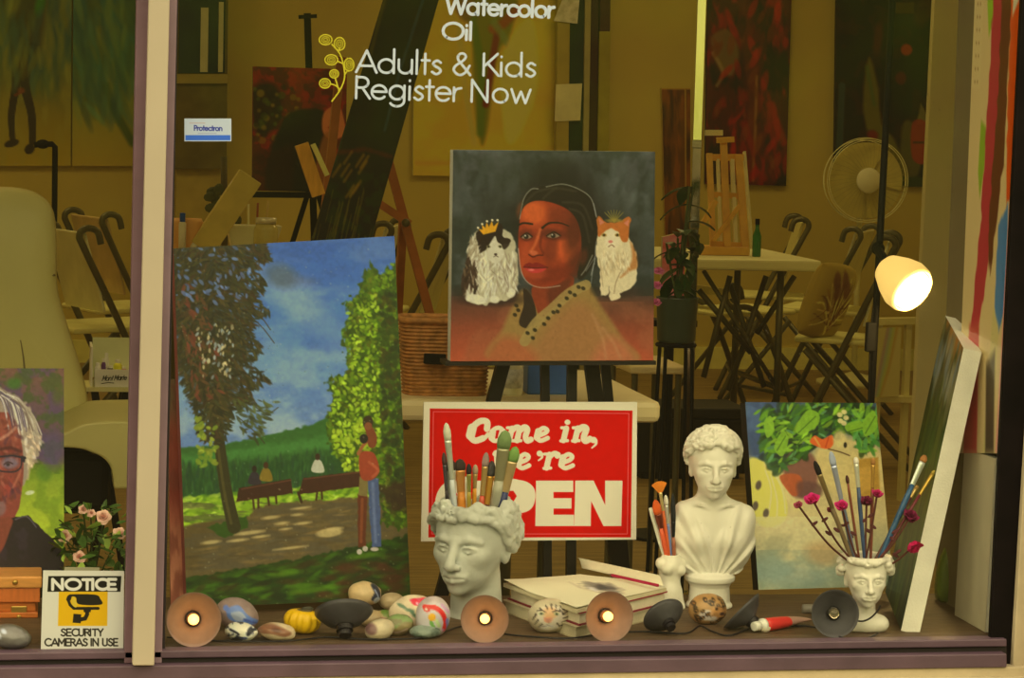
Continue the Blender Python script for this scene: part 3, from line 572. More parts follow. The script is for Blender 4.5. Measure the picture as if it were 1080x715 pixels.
def p_strip(a): a.vgrad([(425, (92, 70, 42)), (455, (120, 52, 34)), (520, (112, 40, 28)), (560, (150, 92, 62)), (640, (190, 128, 88))]); a.tint(6, (88, 34, 24), .5, 3, sy=22)
canvas('painted_strip', [(177, 400), (186, 400), (198, 643), (180, 643)], [0.375, 0.375, 0.325, 0.325], 0.018, p_strip, (150, 90, 60), 'D', 'narrow red and peach painted strip standing at the left edge of the park landscape', nu=14, nv=120, edge=(120, 70, 50))
def p_cats(a):
    T = lambda x, y: (460+x/2.86, 150+y/2.86)
    a.vgrad([(150, (78, 80, 74)), (230, (62, 68, 58)), (300, (58, 64, 58)), (318, (92, 60, 44)), (345, (132, 70, 46)), (385, (172, 84, 52))])
    a.tint(26, (92, 98, 88), .6, 2, .55, .14, reg=(a.Y < 300).astype(float)); a.tint(22, (36, 44, 34), .6, 6, .52, .12, reg=(a.Y < 312).astype(float)); a.tint(30, (150, 96, 62), .4, 9, .55, .12, reg=(a.Y > 318).astype(float))
    a.dabs(120, lambda r: (476+r.random()*212, 160+r.random()*70), [(86, 92, 82), (52, 60, 48), (70, 78, 68)], 3, 10, .1, .25, .4, 4, 1)
    for x, y, w, h in ((350, 90, 130, 60), (180, 200, 60, 70), (530, 300, 70, 130)): a.ell(*T(x, y), w/2.86, h/2.86, 0, (34, 36, 28), .55, 22)
    a.ell(*T(365, 240), 138/2.86, 170/2.86, 0, (32, 30, 22), .65, 16)
    # shawl
    a.blob([T(170, 660), T(200, 560), T(235, 480), T(262, 445), T(300, 470), T(380, 445), T(450, 425), T(500, 500), T(560, 590), T(590, 665)], (142, 114, 62), soft=5)
    a.blob([T(300, 665), T(330, 560), T(430, 480), T(520, 560), T(590, 665)], (150, 104, 62), .75, soft=14); a.blob([T(470, 665), T(520, 590), T(570, 610), T(600, 670)], (176, 104, 70), .7, soft=12)
    a.blob([T(150, 670), T(190, 590), T(260, 600), T(300, 670)], (164, 86, 54), .7, soft=12)
    for P in ([(500, 560), (530, 600), (555, 650)], [(470, 520), (500, 590), (510, 650)]): a.stroke([T(*p) for p in P], 3, (176, 132, 88), .5, soft=3, sm=True)
    # neck
    a.blob([T(262, 440), T(290, 470), T(300, 530), T(275, 560), T(248, 545), T(262, 490)], (52, 42, 30), soft=1); a.blob([T(292, 430), T(400, 400), T(408, 440), T(350, 500), T(318, 528), T(300, 500)], (128, 58, 32), soft=1.2); a.blob([T(340, 430), T(402, 412), T(390, 450), T(340, 490)], (88, 44, 28), .7, soft=5)
    a.stroke([T(*p) for p in ((265, 600), (300, 545), (350, 500), (400, 455), (450, 430))], 11, (150, 128, 74), .9, sm=True)
    for x, y in ((274, 575), (296, 566), (290, 590), (324, 548), (336, 530), (352, 512), (370, 492), (364, 510), (392, 470), (402, 452), (416, 460), (428, 436), (442, 440), (240, 492), (246, 506), (236, 520)): a.ell(*T(x, y), 2.4, 1.9, .6, (44, 40, 24), .9, .8); 
    # face
    face = [T(262, 190), T(250, 240), T(246, 300), T(248, 350), T(258, 395), T(280, 426), T(312, 436), T(362, 428), T(402, 398), T(425, 360), T(436, 300), T(428, 245), T(400, 205), T(350, 182), T(300, 176)]
    a.blob(face, (146, 60, 30), soft=1)
    a.ell(*T(292, 212), 15, 13, .2, (198, 96, 46), .85, 9); a.ell(*T(390, 320), 14, 12, .3, (192, 88, 44), .85, 8); a.ell(*T(415, 262), 10, 30, .1, (84, 42, 24), .85, 9); a.ell(*T(372, 222), 14, 10, .3, (112, 50, 28), .7, 8); a.ell(*T(425, 365), 9, 18, .5, (84, 40, 24), .8, 7); a.ell(*T(350, 400), 24, 9, -.2, (112, 44, 26), .75, 7)
    a.ell(*T(345, 320), 7, 16, .1, (112, 48, 28), .7, 5); a.ell(*T(268, 345), 6, 17, .1, (176, 80, 44), .6, 5); a.ell(*T(270, 280), 9, 6, .1, (96, 42, 28), .75, 4); a.ell(*T(350, 277), 14, 6, .1, (88, 40, 28), .75, 4)
    a.ell(*T(300, 395), 10, 6, 0, (168, 74, 44), .6, 4)
    a.stroke([T(*p) for p in ((246, 250), (262, 243), (288, 246))], 1.8, (34, 20, 14), sm=True, w1=2.2); a.stroke([T(*p) for p in ((318, 258), (340, 243), (372, 243), (398, 252))], 2.6, (34, 20, 14), sm=True, w1=1)
    for ex, ey, w in ((271, 284, 15), (352, 281, 19)):
        a.blob([T(ex-w, ey+2), T(ex, ey-7), T(ex+w, ey), T(ex, ey+7)], (136, 122, 94), .9, soft=.8); a.ell(*T(ex-1, ey), 2.5, 2.6, 0, (44, 40, 32)); a.ell(*T(ex-4, ey-3), .8, .8, 0, (200, 190, 160))
        a.stroke([T(ex-w-2, ey+1), T(ex, ey-11), T(ex+w+2, ey)], 1.3, (30, 18, 12), sm=True); a.stroke([T(ex-w, ey+6), T(ex, ey+12), T(ex+w, ey+5)], .9, (80, 36, 24), .7, sm=True)
    a.stroke([T(*p) for p in ((312, 262), (300, 300), (284, 328))], 3, (196, 104, 58), .75, sm=True, soft=2); a.stroke([T(*p) for p in ((318, 270), (312, 310), (322, 335))], 2.4, (96, 40, 26), .7, sm=True, soft=2)
    a.ell(*T(293, 333), 4.4, 2.6, .1, (196, 108, 68), .8, 1.5); a.stroke([T(*p) for p in ((278, 338), (290, 345), (304, 340), (320, 340))], 1.4, (70, 26, 20), .9, sm=True)
    a.blob([T(262, 374), T(278, 362), T(290, 366), T(302, 362), T(334, 376), T(300, 378)], (126, 34, 30), soft=.8); a.blob([T(264, 376), T(300, 379), T(332, 377), T(312, 392), T(282, 392)], (176, 58, 52), soft=.8); a.stroke([T(262, 376), T(298, 379), T(335, 377)], 1, (66, 18, 18)); a.ell(*T(285, 384), 3, 1.2, 0, (214, 120, 104), .8, 1)
    # hair
    a.blob([T(246, 240), T(258, 178), T(284, 144), T(330, 130), T(400, 132), T(452, 155), T(478, 205), T(486, 280), T(474, 360), T(440, 410), T(424, 400), T(438, 330), T(430, 255), T(402, 208), T(350, 182), T(300, 176), T(264, 194)], (38, 34, 24), soft=1)
    for P in ([(262, 190), (300, 150), (360, 136)], [(320, 170), (360, 140), (420, 148)], [(400, 200), (440, 220), (460, 300)], [(380, 180), (440, 190), (470, 260)]): a.stroke([T(*p) for p in P], 2.2, (74, 70, 48), .5, soft=2, sm=True)
    for P in ([(250, 230), (262, 172), (284, 142), (306, 140)], [(330, 134), (380, 126), (430, 142), (466, 170), (482, 225)], [(246, 320), (256, 392), (280, 426), (320, 438), (372, 432)], [(470, 340), (450, 380), (436, 400)], [(478, 350), (466, 400)]): a.stroke([T(*p) for p in P], 1.0, (186, 180, 150), .6, sm=True)
    a.ell(*T(443, 345), 4, 9, .2, (92, 46, 28), .7, 3)
    # black and white cat, left
    k = lambda x, y: (480+x/5.107, 190+y/5.107)
    a.ell(*k(200, 640), 36, 7, 0, (46, 36, 30), .7, 5)
    a.blob([k(30, 560), k(50, 470), k(80, 400), k(110, 440), k(100, 600), k(50, 630)], (66, 50, 38), soft=1.5, wob=2)
    a.blob([k(85, 330), k(110, 280), k(180, 270), k(262, 265), k(310, 300), k(330, 400), k(338, 540), k(310, 620), k(240, 655), k(110, 668), k(50, 620), k(70, 585), k(95, 540), k(80, 440)], (176, 166, 128), soft=1.6, wob=2)
    a.dabs(300, inpoly([k(95, 410), k(320, 400), k(330, 590), k(120, 640), k(60, 610)]), [(206, 198, 162), (166, 154, 118), (216, 208, 176), (140, 124, 98)], 5, .8, 1.5, .35, .6, .8, 3)
    a.blob([k(110, 290), k(150, 262), k(245, 235), k(255, 300), k(290, 330), k(240, 345), k(212, 320), k(195, 325), k(180, 345), k(160, 370), k(130, 390), k(120, 340)], (44, 34, 26), soft=1, wob=1)
    a.ell(*k(272, 325), 5, 3, 0, (52, 40, 30)); a.blob([k(100, 300), k(95, 350), k(75, 365), k(100, 320)], (196, 186, 150), soft=1)
    a.blob([k(196, 322), k(214, 300), k(226, 330), k(250, 350), k(262, 400), k(232, 440), k(196, 440), k(170, 405), k(180, 352)], (196, 186, 150), .95, soft=1.2); a.blob([k(246, 318), k(290, 318), k(288, 348), k(262, 372), k(246, 345)], (46, 36, 28), .9, soft=1.2)
    a.dabs(70, inpoly([k(95, 300), k(60, 380), k(100, 420), k(130, 390)]), [(196, 186, 150), (150, 136, 104)], 4, .8, 1.9, .4, .8, .8, 33); a.dabs(60, inpoly([k(50, 460), k(110, 450), k(110, 600), k(40, 580)]), [(70, 52, 38), (48, 36, 28), (110, 90, 64)], 4, 1, 1.7, .4, .8, .8, 34)
    for ex in (178, 240): a.ell(*k(ex, 356), 2.2, 1.4, .2, (120, 112, 78)); a.ell(*k(ex, 356), .8, 1.2, 0, (30, 26, 20))
    a.ell(*k(216, 398), 1.7, 1.2, 0, (60, 46, 40)); a.stroke([k(205, 412), k(217, 405), k(230, 412)], .7, (70, 56, 46))
    for q in ((210, 640, 5, 4), (298, 606, 4.5, 5), (110, 640, 11, 5)): a.ell(*k(q[0], q[1]), q[2], q[3], .2, (208, 198, 160), .9, 1.4)
    a.stroke([k(270, 480), k(285, 560), k(280, 600)], 1, (120, 104, 80), .7, sm=True)
    a.poly([k(125, 262), k(150, 292), k(215, 275), k(232, 222), k(205, 248), k(196, 220), k(180, 250), k(168, 226), k(160, 256), k(143, 238), k(146, 264)], (206, 150, 34), soft=.8)
    for p in ((122, 255), (144, 235), (170, 220), (198, 214), (226, 214)): a.ell(*k(*p), 1.1, 1.1, 0, (232, 214, 160))
    # ginger cat, right
    k = lambda x, y: (610+x/5.5, 200+y/5.5)
    a.ell(*k(220, 590), 24, 6, 0, (50, 40, 32), .7, 5)
    a.blob([k(105, 290), k(140, 230), k(250, 225), k(300, 290), k(330, 360), k(340, 440), k(330, 540), k(260, 590), k(238, 600), k(238, 630), k(185, 636), k(178, 560), k(172, 606), k(128, 606), k(122, 480), k(102, 380)], (204, 186, 138), soft=1.2, wob=1)
    a.blob([k(300, 300), k(335, 370), k(340, 450), k(300, 470), k(240, 510), k(300, 430), k(310, 370)], (164, 104, 48), .8, soft=3)
    a.blob([k(108, 215), k(112, 150), k(160, 185), k(230, 188), k(298, 152), k(294, 240), k(280, 300), k(245, 290), k(232, 250), k(190, 228), k(150, 240), k(118, 270)], (176, 104, 46), soft=1.2, wob=1)
    a.poly([k(116, 165), k(122, 205), k(148, 188)], (190, 120, 92), soft=1); a.poly([k(292, 170), k(262, 192), k(286, 212)], (190, 120, 92), soft=1)
    a.blob([k(190, 225), k(225, 260), k(240, 310), k(190, 350), k(150, 310), k(165, 260)], (214, 196, 150), .9, soft=3)
    for ex in (146, 224): a.ell(*k(ex, 262), 2.6, 1.7, 0, (146, 120, 50)); a.ell(*k(ex, 262), 1.0, 1.4, 0, (40, 30, 20))
    a.ell(*k(184, 300), 2.4, 1.6, 0, (196, 122, 100)); a.stroke([k(172, 330), k(190, 318), k(206, 330)], .8, (110, 70, 46), sm=True); a.stroke([k(120, 400), k(130, 480), k(140, 560)], 1, (150, 130, 90), .6, sm=True)
    a.stroke([k(240, 480), k(215, 540), k(205, 600)], 1.2, (140, 116, 80), .7, sm=True); a.dabs(130, inpoly([k(125, 370), k(290, 360), k(290, 480), k(140, 480)]), [(216, 200, 154), (180, 158, 112)], 4, .7, 1.5, .3, .6, .8, 5)
    for x in range(7): a.stroke([k(205, 185), k(150+x*18, 135-18*math.sin((x+.5)/7*math.pi))], 1.6, (134, 122, 52), .8, w1=.8)
    a.ell(*k(205, 178), 9, 2, 0, (146, 128, 54), .8, 1.5)
    for P in ([(85, 80), (100, 150)], [(100, 380), (40, 470)], [(85, 430), (70, 540)], [(100, 300), (90, 430)]): a.stroke([k(*p) for p in P], .9, (150, 150, 136), .6)
    a.mottle(2.6, .06, 30)
canvas('portrait_painting', [(478, 158), (691, 160), (689, 380), (475, 381)], [0.435, 0.435, 0.43, 0.43], 0.036, p_cats, (66, 72, 66), 'D', 'square portrait of a dark-haired woman between two crowned cats, on a black easel', nu=290, nv=300, edge=(196, 186, 140))

def p_botanic(a):
    T = lambda x, y: (780+x/3.32, 415+y/3.32)
    a.vgrad([(420, (70, 92, 96)), (470, (100, 110, 92)), (500, (170, 150, 96)), (545, (192, 172, 112)), (580, (160, 154, 108)), (605, (136, 142, 108)), (625, (136, 138, 98))])
    a.blob([T(20, 30), T(150, 30), T(160, 140), T(110, 230), T(40, 230)], (66, 88, 110), .9, soft=10); a.tint(14, (44, 60, 80), .5, 3, .55, .12, reg=(a.Y < 480).astype(float))
    a.blob([T(265, 190), T(380, 150), T(500, 200), T(510, 340), T(440, 380), T(280, 310)], (196, 172, 104), .9, soft=10); a.poly([T(395, 232), T(485, 224), T(492, 350), T(420, 375)], (164, 122, 44), .85, soft=2); a.poly([T(410, 262), T(470, 256), T(472, 330), T(425, 350)], (188, 146, 66), .8, soft=3)
    a.blob([T(30, 240), T(100, 245), T(150, 290), T(160, 440), T(60, 450)], (206, 194, 84), .95, soft=3); a.stroke([T(*p) for p in ((100, 250), (150, 300), (170, 360), (200, 400))], 9, (196, 176, 110), .9, soft=4, sm=True)
    for P in ([(120, 280), (150, 340), (160, 420)], [(110, 290), (130, 370), (130, 430)], [(90, 270), (110, 340), (100, 430)]): a.stroke([T(*p) for p in P], 1.6, (214, 196, 130), .7, sm=True)
    for x, y in ((66, 322), (92, 420), (55, 395)): a.ell(*T(x, y), 3, 5, .2, (74, 62, 60), .85, 1.5)
    a.blob([T(150, 210), T(230, 200), T(270, 250), T(262, 340), T(200, 365), T(165, 320)], (118, 76, 60), .9, soft=4); a.blob([T(140, 290), T(205, 285), T(222, 330), T(195, 360), T(170, 345)], (164, 84, 44), .95, soft=1.5); a.blob([T(205, 310), T(280, 320), T(280, 360), T(210, 365)], (96, 66, 56), .8, soft=4)
    a.tint(24, (206, 188, 128), .6, 5, .5, .15, reg=((a.Y > 545) & (a.X < 890)).astype(float)); a.tint(18, (130, 140, 108), .6, 7, .5, .14, sy=12, reg=(a.Y > 580).astype(float)); a.ell(*T(200, 640), 40, 12, .1, (126, 142, 118), .5, 10); a.ell(*T(290, 560), 18, 12, .2, (176, 140, 86), .6, 9); a.ell(*T(110, 620), 20, 16, .2, (132, 148, 120), .5, 9)
    lf = inpoly([T(60, 60), T(180, 35), T(480, 35), T(500, 150), T(430, 215), T(380, 130), T(290, 150), T(230, 220), T(130, 290), T(80, 190)])
    a.dabs(170, lf, [(26, 50, 18), (36, 66, 20), (50, 80, 46), (30, 48, 40)], 8, 4, 0, 1.5, .75, 1.5, 2)
    a.dabs(150, lf, [(70, 112, 26), (96, 138, 34), (56, 96, 44), (40, 76, 24)], 6, 1.9, -.8, .7, .9, 1, 3); a.dabs(60, lf, [(134, 168, 50), (120, 150, 40), (88, 130, 80)], 5, 1.5, -.7, .6, .9, .8, 13)
    a.dabs(60, inpoly([T(380, 60), T(490, 60), T(490, 200), T(420, 215)]), [(64, 118, 44), (88, 140, 70), (110, 150, 50)], 5, 1.7, 1.0, .7, .85, 1, 4)
    for P in ([(195, 120), (235, 60), (275, 70), (272, 110), (215, 145)], [(120, 190), (150, 130), (170, 160), (150, 220)], [(430, 100), (470, 60), (482, 120), (440, 150)], [(85, 100), (110, 80), (120, 130), (95, 155)], [(370, 110), (420, 95), (430, 125), (380, 135)]): a.blob([T(*p) for p in P], (124, 160, 46), .9, soft=1); 
    for P in ([(205, 138), (265, 80)], [(130, 200), (160, 150)], [(440, 140), (475, 80)], [(180, 235), (200, 180), (230, 150), (300, 120)], [(110, 260), (170, 230), (240, 200)], [(300, 120), (360, 140), (430, 120)]): a.stroke([T(*p) for p in P], 1, (54, 86, 26), .8)
    a.blob([T(245, 170), T(262, 148), T(290, 160), T(322, 146), T(328, 175), T(310, 194), T(275, 188)], (206, 96, 40), soft=1); a.stroke([T(262, 156), T(280, 185)], 2, (226, 150, 70), .8); a.stroke([T(310, 156), T(300, 188)], 1.6, (172, 66, 30), .8); a.stroke([T(*p) for p in ((310, 195), (350, 205), (384, 218))], 1.2, (80, 56, 30), sm=True)
    for x, y in ((350, 75), (365, 65), (372, 85), (352, 96), (364, 104)): a.ell(*T(x, y), 3, 2.6, .3, (206, 186, 120), .9, 1)
    a.ell(*T(350, 160), 7, 9, 0, (204, 180, 108), .8, 4); a.ell(*T(369, 181), 1.8, 3, 0, (44, 40, 24)); a.mottle(2.6, .06, 30); a.c *= 1.10
canvas('botanical_painting', [(786, 424), (924, 425), (942, 618), (800, 622)], [0.42, 0.44, 0.38, 0.36], 0.03, p_botanic, (150, 150, 100), 'D', 'small painting of green leaves over a yellow chair and orange pot', nu=200, nv=260, edge=(34, 28, 16))

def p_self(a):
    T = lambda x, y: (x/4.47, 380+y/4.47)
    a.vgrad([(385, (118, 84, 66)), (430, (100, 76, 78)), (480, (96, 74, 72)), (500, (124, 142, 44)), (560, (168, 180, 50)), (615, (140, 150, 44))])
    a.tint(14, (88, 70, 92), .7, 3, .5, .1, reg=(a.Y < 490).astype(float)); a.tint(10, (60, 88, 34), .6, 6, .6, .08, reg=(a.Y < 500).astype(float)); a.tint(14, (104, 130, 34), .6, 5, .52, .12, reg=(a.Y > 490).astype(float))
    a.ell(*T(65, 110), 8, 6, .1, (64, 106, 40), .85, 4); a.ell(*T(275, 160), 6, 10, .2, (80, 92, 40), .7, 5); a.ell(*T(210, 530), 8, 10, .2, (80, 116, 36), .7, 5)
    a.ell(*T(250, 420), 12, 20, 0, (84, 72, 96), .7, 8)
    # head of grey hair, face, dark coat
    a.blob([(-60, 400), (-20, 398), T(0, 130), T(70, 165), T(130, 215), T(160, 290), T(190, 380), T(180, 450), T(140, 470), T(120, 590), T(60, 640), (-60, 600)], (150, 134, 110), soft=1.5, wob=2)
    a.blob([(-60, 440), T(0, 245), T(50, 260), T(85, 320), T(105, 420), T(110, 520), T(98, 640), (18, 540), (4, 552), (-60, 560)], (132, 66, 54), soft=1.2)
    a.blob([T(0, 260), T(60, 300), T(95, 350), T(60, 400), T(0, 420)], (150, 84, 64), .7, soft=5); a.ell(*T(40, 600), 8, 10, .2, (150, 64, 56), .8, 4); a.ell(*T(30, 420), 14, 8, 0, (110, 50, 46), .7, 4); a.stroke([T(0, 370), T(40, 345), T(75, 320)], 3, (186, 128, 96), .6, soft=2)
    for q in range(60):
        r = np.random.default_rng(q); x = r.random()*150; y0 = 140+x*x*.004+r.random()*30
        a.stroke([T(x-40, y0-10), T(x+10, y0+30), T(x+35+20*r.random(), y0+110+80*r.random())], 1.6, [(196, 184, 150), (164, 150, 122), (116, 100, 84), (206, 196, 168), (88, 74, 88)][q % 5], .8, sm=True)
    for q in range(40):
        r = np.random.default_rng(100+q); x = r.random()*150; y0 = 140+x*x*.004+r.random()*30
        P = [T(x-40, y0-10), T(x+10, y0+30), T(x+35+20*r.random(), y0+110+80*r.random())]; a.stroke([(-10-px_, py_) for px_, py_ in P], 1.6, [(196, 184, 150), (164, 150, 122), (116, 100, 84), (206, 196, 168), (88, 74, 88)][q % 5], .8, sm=True)
    a.dabs(50, inpoly([T(110, 320), T(195, 360), T(180, 440), T(130, 520)]), [(200, 186, 156), (160, 140, 112), (206, 180, 140)], 4, 1.4, 1.3, .5, .8, 1, 9)
    a.stroke([T(120, 480), T(150, 420), T(130, 560)], 3, (180, 160, 120), .6, sm=True)
    fp = inpoly([(-20, 440), T(0, 250), T(50, 265), T(85, 320), T(104, 420), T(108, 520), T(92, 620), (8, 535), (-20, 540)])
    a.dabs(170, fp, [(112, 58, 50), (146, 80, 62), (96, 50, 52), (164, 104, 82), (128, 66, 56), (86, 52, 62), (150, 70, 60)], 4.2, 1.7, 1.2, .6, .6, 1.4, 41); a.stroke([T(0, 372), T(36, 352), T(72, 318)], 3, (186, 136, 108), .7, soft=2); a.stroke([T(60, 600), T(80, 560), T(98, 520)], 2.4, (176, 110, 84), .6, soft=1.5)
    a.stroke([T(0, 420), T(50, 414), T(96, 430)], 3.4, (74, 40, 40), .75, soft=2, sm=True); a.ell(-2, 536, 8, 9, .2, (126, 108, 104), .7, 3); a.ell(-2, 527, 5, 2, .1, (110, 46, 44), .8, 1.5)
    fr = (44, 40, 50)
    a.stroke([(-10-px_, py_) for px_, py_ in (T(0, 455), T(60, 450), T(118, 462))], 2.2, fr); a.stroke([(-10-px_, py_) for px_, py_ in (T(100, 462), T(98, 500), T(70, 525), T(10, 525))], 1.6, fr, sm=True); a.ell(-20, 488, 9, 6, 0, (120, 124, 134), .6, 3); a.ell(-18, 490, 2, 1.8, 0, (50, 40, 40), .8, 1)
    a.stroke([T(0, 455), T(60, 450), T(118, 462)], 2.2, fr); a.stroke([T(100, 462), T(98, 500), T(70, 525), T(10, 525), T(0, 520)], 1.6, fr, sm=True); a.poly([T(100, 450), T(120, 455), T(116, 482), T(98, 480)], fr); a.ell(*T(45, 485), 9, 6, 0, (120, 124, 134), .6, 3); a.stroke([T(18, 492), T(36, 480), T(58, 488)], 1.6, (60, 40, 40), .8, sm=True); a.ell(*T(37, 492), 2.0, 1.8, 0, (50, 40, 40), .8, 1)
    a.stroke([T(20, 440), T(90, 445)], 1.6, (92, 54, 44), .7)
    a.poly([(-70, 562), (10, 546), (18, 545), (30, 544), (38, 552), (52, 566), (67, 580), (67, 612), (-70, 612)], (40, 32, 34), soft=1, wob=1); a.stroke([(16, 548), (28, 545), (38, 556)], 1.6, (92, 86, 90), .8, sm=True); a.tint(12, (56, 44, 54), .6, 12, .55, .1, reg=(a.Y > 556).astype(float)*(a.X < 40))
    a.blob([(-14, 548), (2, 546), (13, 548), (10, 560), (2, 580), (-10, 590)], (124, 66, 50), soft=1.5); a.ell(*T(140, 625), 5, 2.2, -.2, (206, 204, 170), .8, 1); a.mottle(2.6, .07, 30)
canvas('face_painting', [(-70, 388), (67.5, 388.5), (67.5, 608), (-70, 608)], [0.40, 0.40, 0.35, 0.35], 0.02, p_self, (120, 90, 70), 'D', 'painted portrait of a grey-haired person in glasses, cut off by the left edge', nu=180, nv=240, edge=(170, 160, 110))
# canvases at the right end: one seen almost edge-on, one with paint drips on the side, one blank
def quadcanvas(name, P, thick, paint, base, z, label, nu, nv, edge, uvpx, cat='painting', coat=0.0):
    """canvas from four world corners TL TR BR BL; uvpx gives the painter's own coordinates of those corners"""
    A = [np.array(p, float) for p in P]; u, v = np.meshgrid(np.linspace(0, 1, nu), np.linspace(0, 1, nv))
    def bil(q): q = [np.asarray(k, float) for k in q]; return (q[0]*((1-u)*(1-v))[..., None]+q[1]*(u*(1-v))[..., None]+q[2]*(u*v)[..., None]+q[3]*((1-u)*v)[..., None])
    V = bil(A).reshape(-1, 3); XY = bil(uvpx).reshape(-1, 2); i = np.arange((nv-1)*nu).reshape(nv-1, nu)[:, :-1].ravel(); Q = np.stack([i, i+nu, i+nu+1, i+1], 1)
    n = np.cross(A[1]-A[0], A[3]-A[0]); n /= np.linalg.norm(n)
    t = thing(name, (A[2]+A[3])/2, label, cat); ar = Art(XY[:, 0], XY[:, 1], base); paint(ar)
    mb = MB(); mb.v = [tuple(p) for p in V]; mb.f = [tuple(q) for q in Q]; mb.build('painted_face', MP('oil_paint' if not coat else 'glossy_paint', coat=coat), t, col=C(tonal(ar.c), z))
    B = [a+n*thick for a in A]; A2 = [a+n*.0004 for a in A]; e = MB(); e.add(A2+B, [(4, 5, 6, 7), (0, 1, 5, 4), (1, 2, 6, 5), (2, 3, 7, 6), (3, 0, 4, 7)])
    e.build('canvas_edge', M('canvas_edge_%d_%d_%d' % edge, edge, z, rough=0.8, bump=0.3, bs=300), t); return t
# ------------------------------------------------------------------ sculpting: signed distance field on a grid, meshed with surface nets
class Field:
    def __init__(s, lo, hi, h):
        s.lo = np.array(lo, float); s.h = h; n = np.ceil((np.array(hi)-s.lo)/h).astype(int)+1
        s.ax = [(s.lo[k]+h*np.arange(n[k])).astype(np.float32) for k in range(3)]; s.D = np.full(tuple(n), 1e3, np.float32)
    def sl(s, lo, hi):
        i0 = [int(np.clip(np.floor((lo[k]-s.lo[k])/s.h), 0, s.D.shape[k])) for k in range(3)]; i1 = [int(np.clip(np.ceil((hi[k]-s.lo[k])/s.h)+1, 0, s.D.shape[k])) for k in range(3)]
        S = tuple(slice(a, b) for a, b in zip(i0, i1)); return S, np.meshgrid(*[s.ax[k][S[k]] for k in range(3)], indexing='ij')
    def comb(s, S, d, k, mode):
        D = s.D[S]
        if D.size == 0: return
        if mode == 'sub': d = -d; D2 = -D; h = np.clip(.5+.5*(D2-(-d)*-1)/1, 0, 1)
        if mode == 'add':
            h = np.clip(.5+.5*(d-D)/k, 0, 1); s.D[S] = d*(1-h)+D*h-k*h*(1-h)
        else:      # d is already negated: smooth max
            h = np.clip(.5-.5*(d-D)/k, 0, 1); s.D[S] = d*(1-h)+D*h+k*h*(1-h)
    def ell(s, c, r, k=1.0, mode='add', rot=None, pad=None):
        c = np.array(c, float); r = np.array(r, float); m = max(r)+(pad if pad is not None else 2*k+4*s.h); S, (x, y, z) = s.sl(c-m, c+m)
        x, y, z = x-c[0], y-c[1], z-c[2]
        if rot is not None: x, y, z = (rot[0][0]*x+rot[1][0]*y+rot[2][0]*z, rot[0][1]*x+rot[1][1]*y+rot[2][1]*z, rot[0][2]*x+rot[1][2]*y+rot[2][2]*z)
        k0 = np.sqrt((x/r[0])**2+(y/r[1])**2+(z/r[2])**2); k1 = np.sqrt((x/r[0]**2)**2+(y/r[1]**2)**2+(z/r[2]**2)**2)+1e-9
        s.comb(S, (k0*(k0-1)/k1).astype(np.float32), k, mode)
    def cap(s, a, b, ra, rb=None, k=1.0, mode='add'):
        rb = ra if rb is None else rb; a = np.array(a, float); b = np.array(b, float); m = max(ra, rb)+2*k+4*s.h
        S, (x, y, z) = s.sl(np.minimum(a, b)-m, np.maximum(a, b)+m); d = b-a; L = d@d+1e-9
        t = np.clip(((x-a[0])*d[0]+(y-a[1])*d[1]+(z-a[2])*d[2])/L, 0, 1)
        dd = np.sqrt((x-a[0]-t*d[0])**2+(y-a[1]-t*d[1])**2+(z-a[2]-t*d[2])**2)-(ra+(rb-ra)*t); s.comb(S, dd.astype(np.float32), k, mode)
    def chain(s, P, ra, rb=None, k=1.0, mode='add'):
        rb = ra if rb is None else rb; n = len(P)-1
        for i in range(n): s.cap(P[i], P[i+1], ra+(rb-ra)*i/n, ra+(rb-ra)*(i+1)/n, k, mode)
    def fn(s, f):  # f(D, x, y, z) -> new D on the whole grid
        x, y, z = np.meshgrid(*s.ax, indexing='ij'); s.D = f(s.D, x, y, z).astype(np.float32)
    def mesh(s):
        D = np.pad(s.D, 1, constant_values=1e3); n = D.shape; I = D < 0; c = np.zeros(tuple(k-1 for k in n), np.int8)
        offs = [(a, b, d) for a in (0, 1) for b in (0, 1) for d in (0, 1)]
        for a, b, d in offs: c += I[a:n[0]-1+a, b:n[1]-1+b, d:n[2]-1+d]
        act = np.argwhere((c > 0) & (c < 8)); idx = np.full(c.shape, -1, np.int32); idx[tuple(act.T)] = np.arange(len(act))
        val = np.stack([D[act[:, 0]+a, act[:, 1]+b, act[:, 2]+d] for a, b, d in offs], 1).astype(float); val = np.clip(val, -3*s.h, 3*s.h)
        O = np.array(offs, float); acc = np.zeros((len(act), 3)); cnt = np.zeros(len(act))
        for i in range(8):
            for j in range(i+1, 8):
                if np.abs(O[i]-O[j]).sum() != 1: continue
                a, b = val[:, i], val[:, j]; cr_ = (a < 0) != (b < 0); t = np.where(cr_, a/(a-b+1e-12), 0)
                acc += np.where(cr_[:, None], O[i]+t[:, None]*(O[j]-O[i]), 0); cnt += cr_
        V = s.lo+s.h*(act-1+acc/cnt[:, None]); Fs = []
        for ax in range(3):
            sl0 = [slice(None)]*3; sl1 = [slice(None)]*3; sl0[ax] = slice(0, -1); sl1[ax] = slice(1, None)
            A = I[tuple(sl0)]; B = I[tuple(sl1)]; e = np.argwhere(A != B); u, v = (ax+1) % 3, (ax+2) % 3
            e = e[(e[:, u] > 0) & (e[:, v] > 0)]
            def ci(du, dv): q = e.copy(); q[:, u] -= du; q[:, v] -= dv; return idx[tuple(q.T)]
            q = np.stack([ci(0, 0), ci(1, 0), ci(1, 1), ci(0, 1)], 1); fl = A[tuple(e.T)]; q[~fl] = q[~fl][:, ::-1]; Fs.append(q)
        Q = np.concatenate(Fs); ed_ = np.concatenate([Q[:, [0, 1]], Q[:, [1, 2]], Q[:, [2, 3]], Q[:, [3, 0]]])
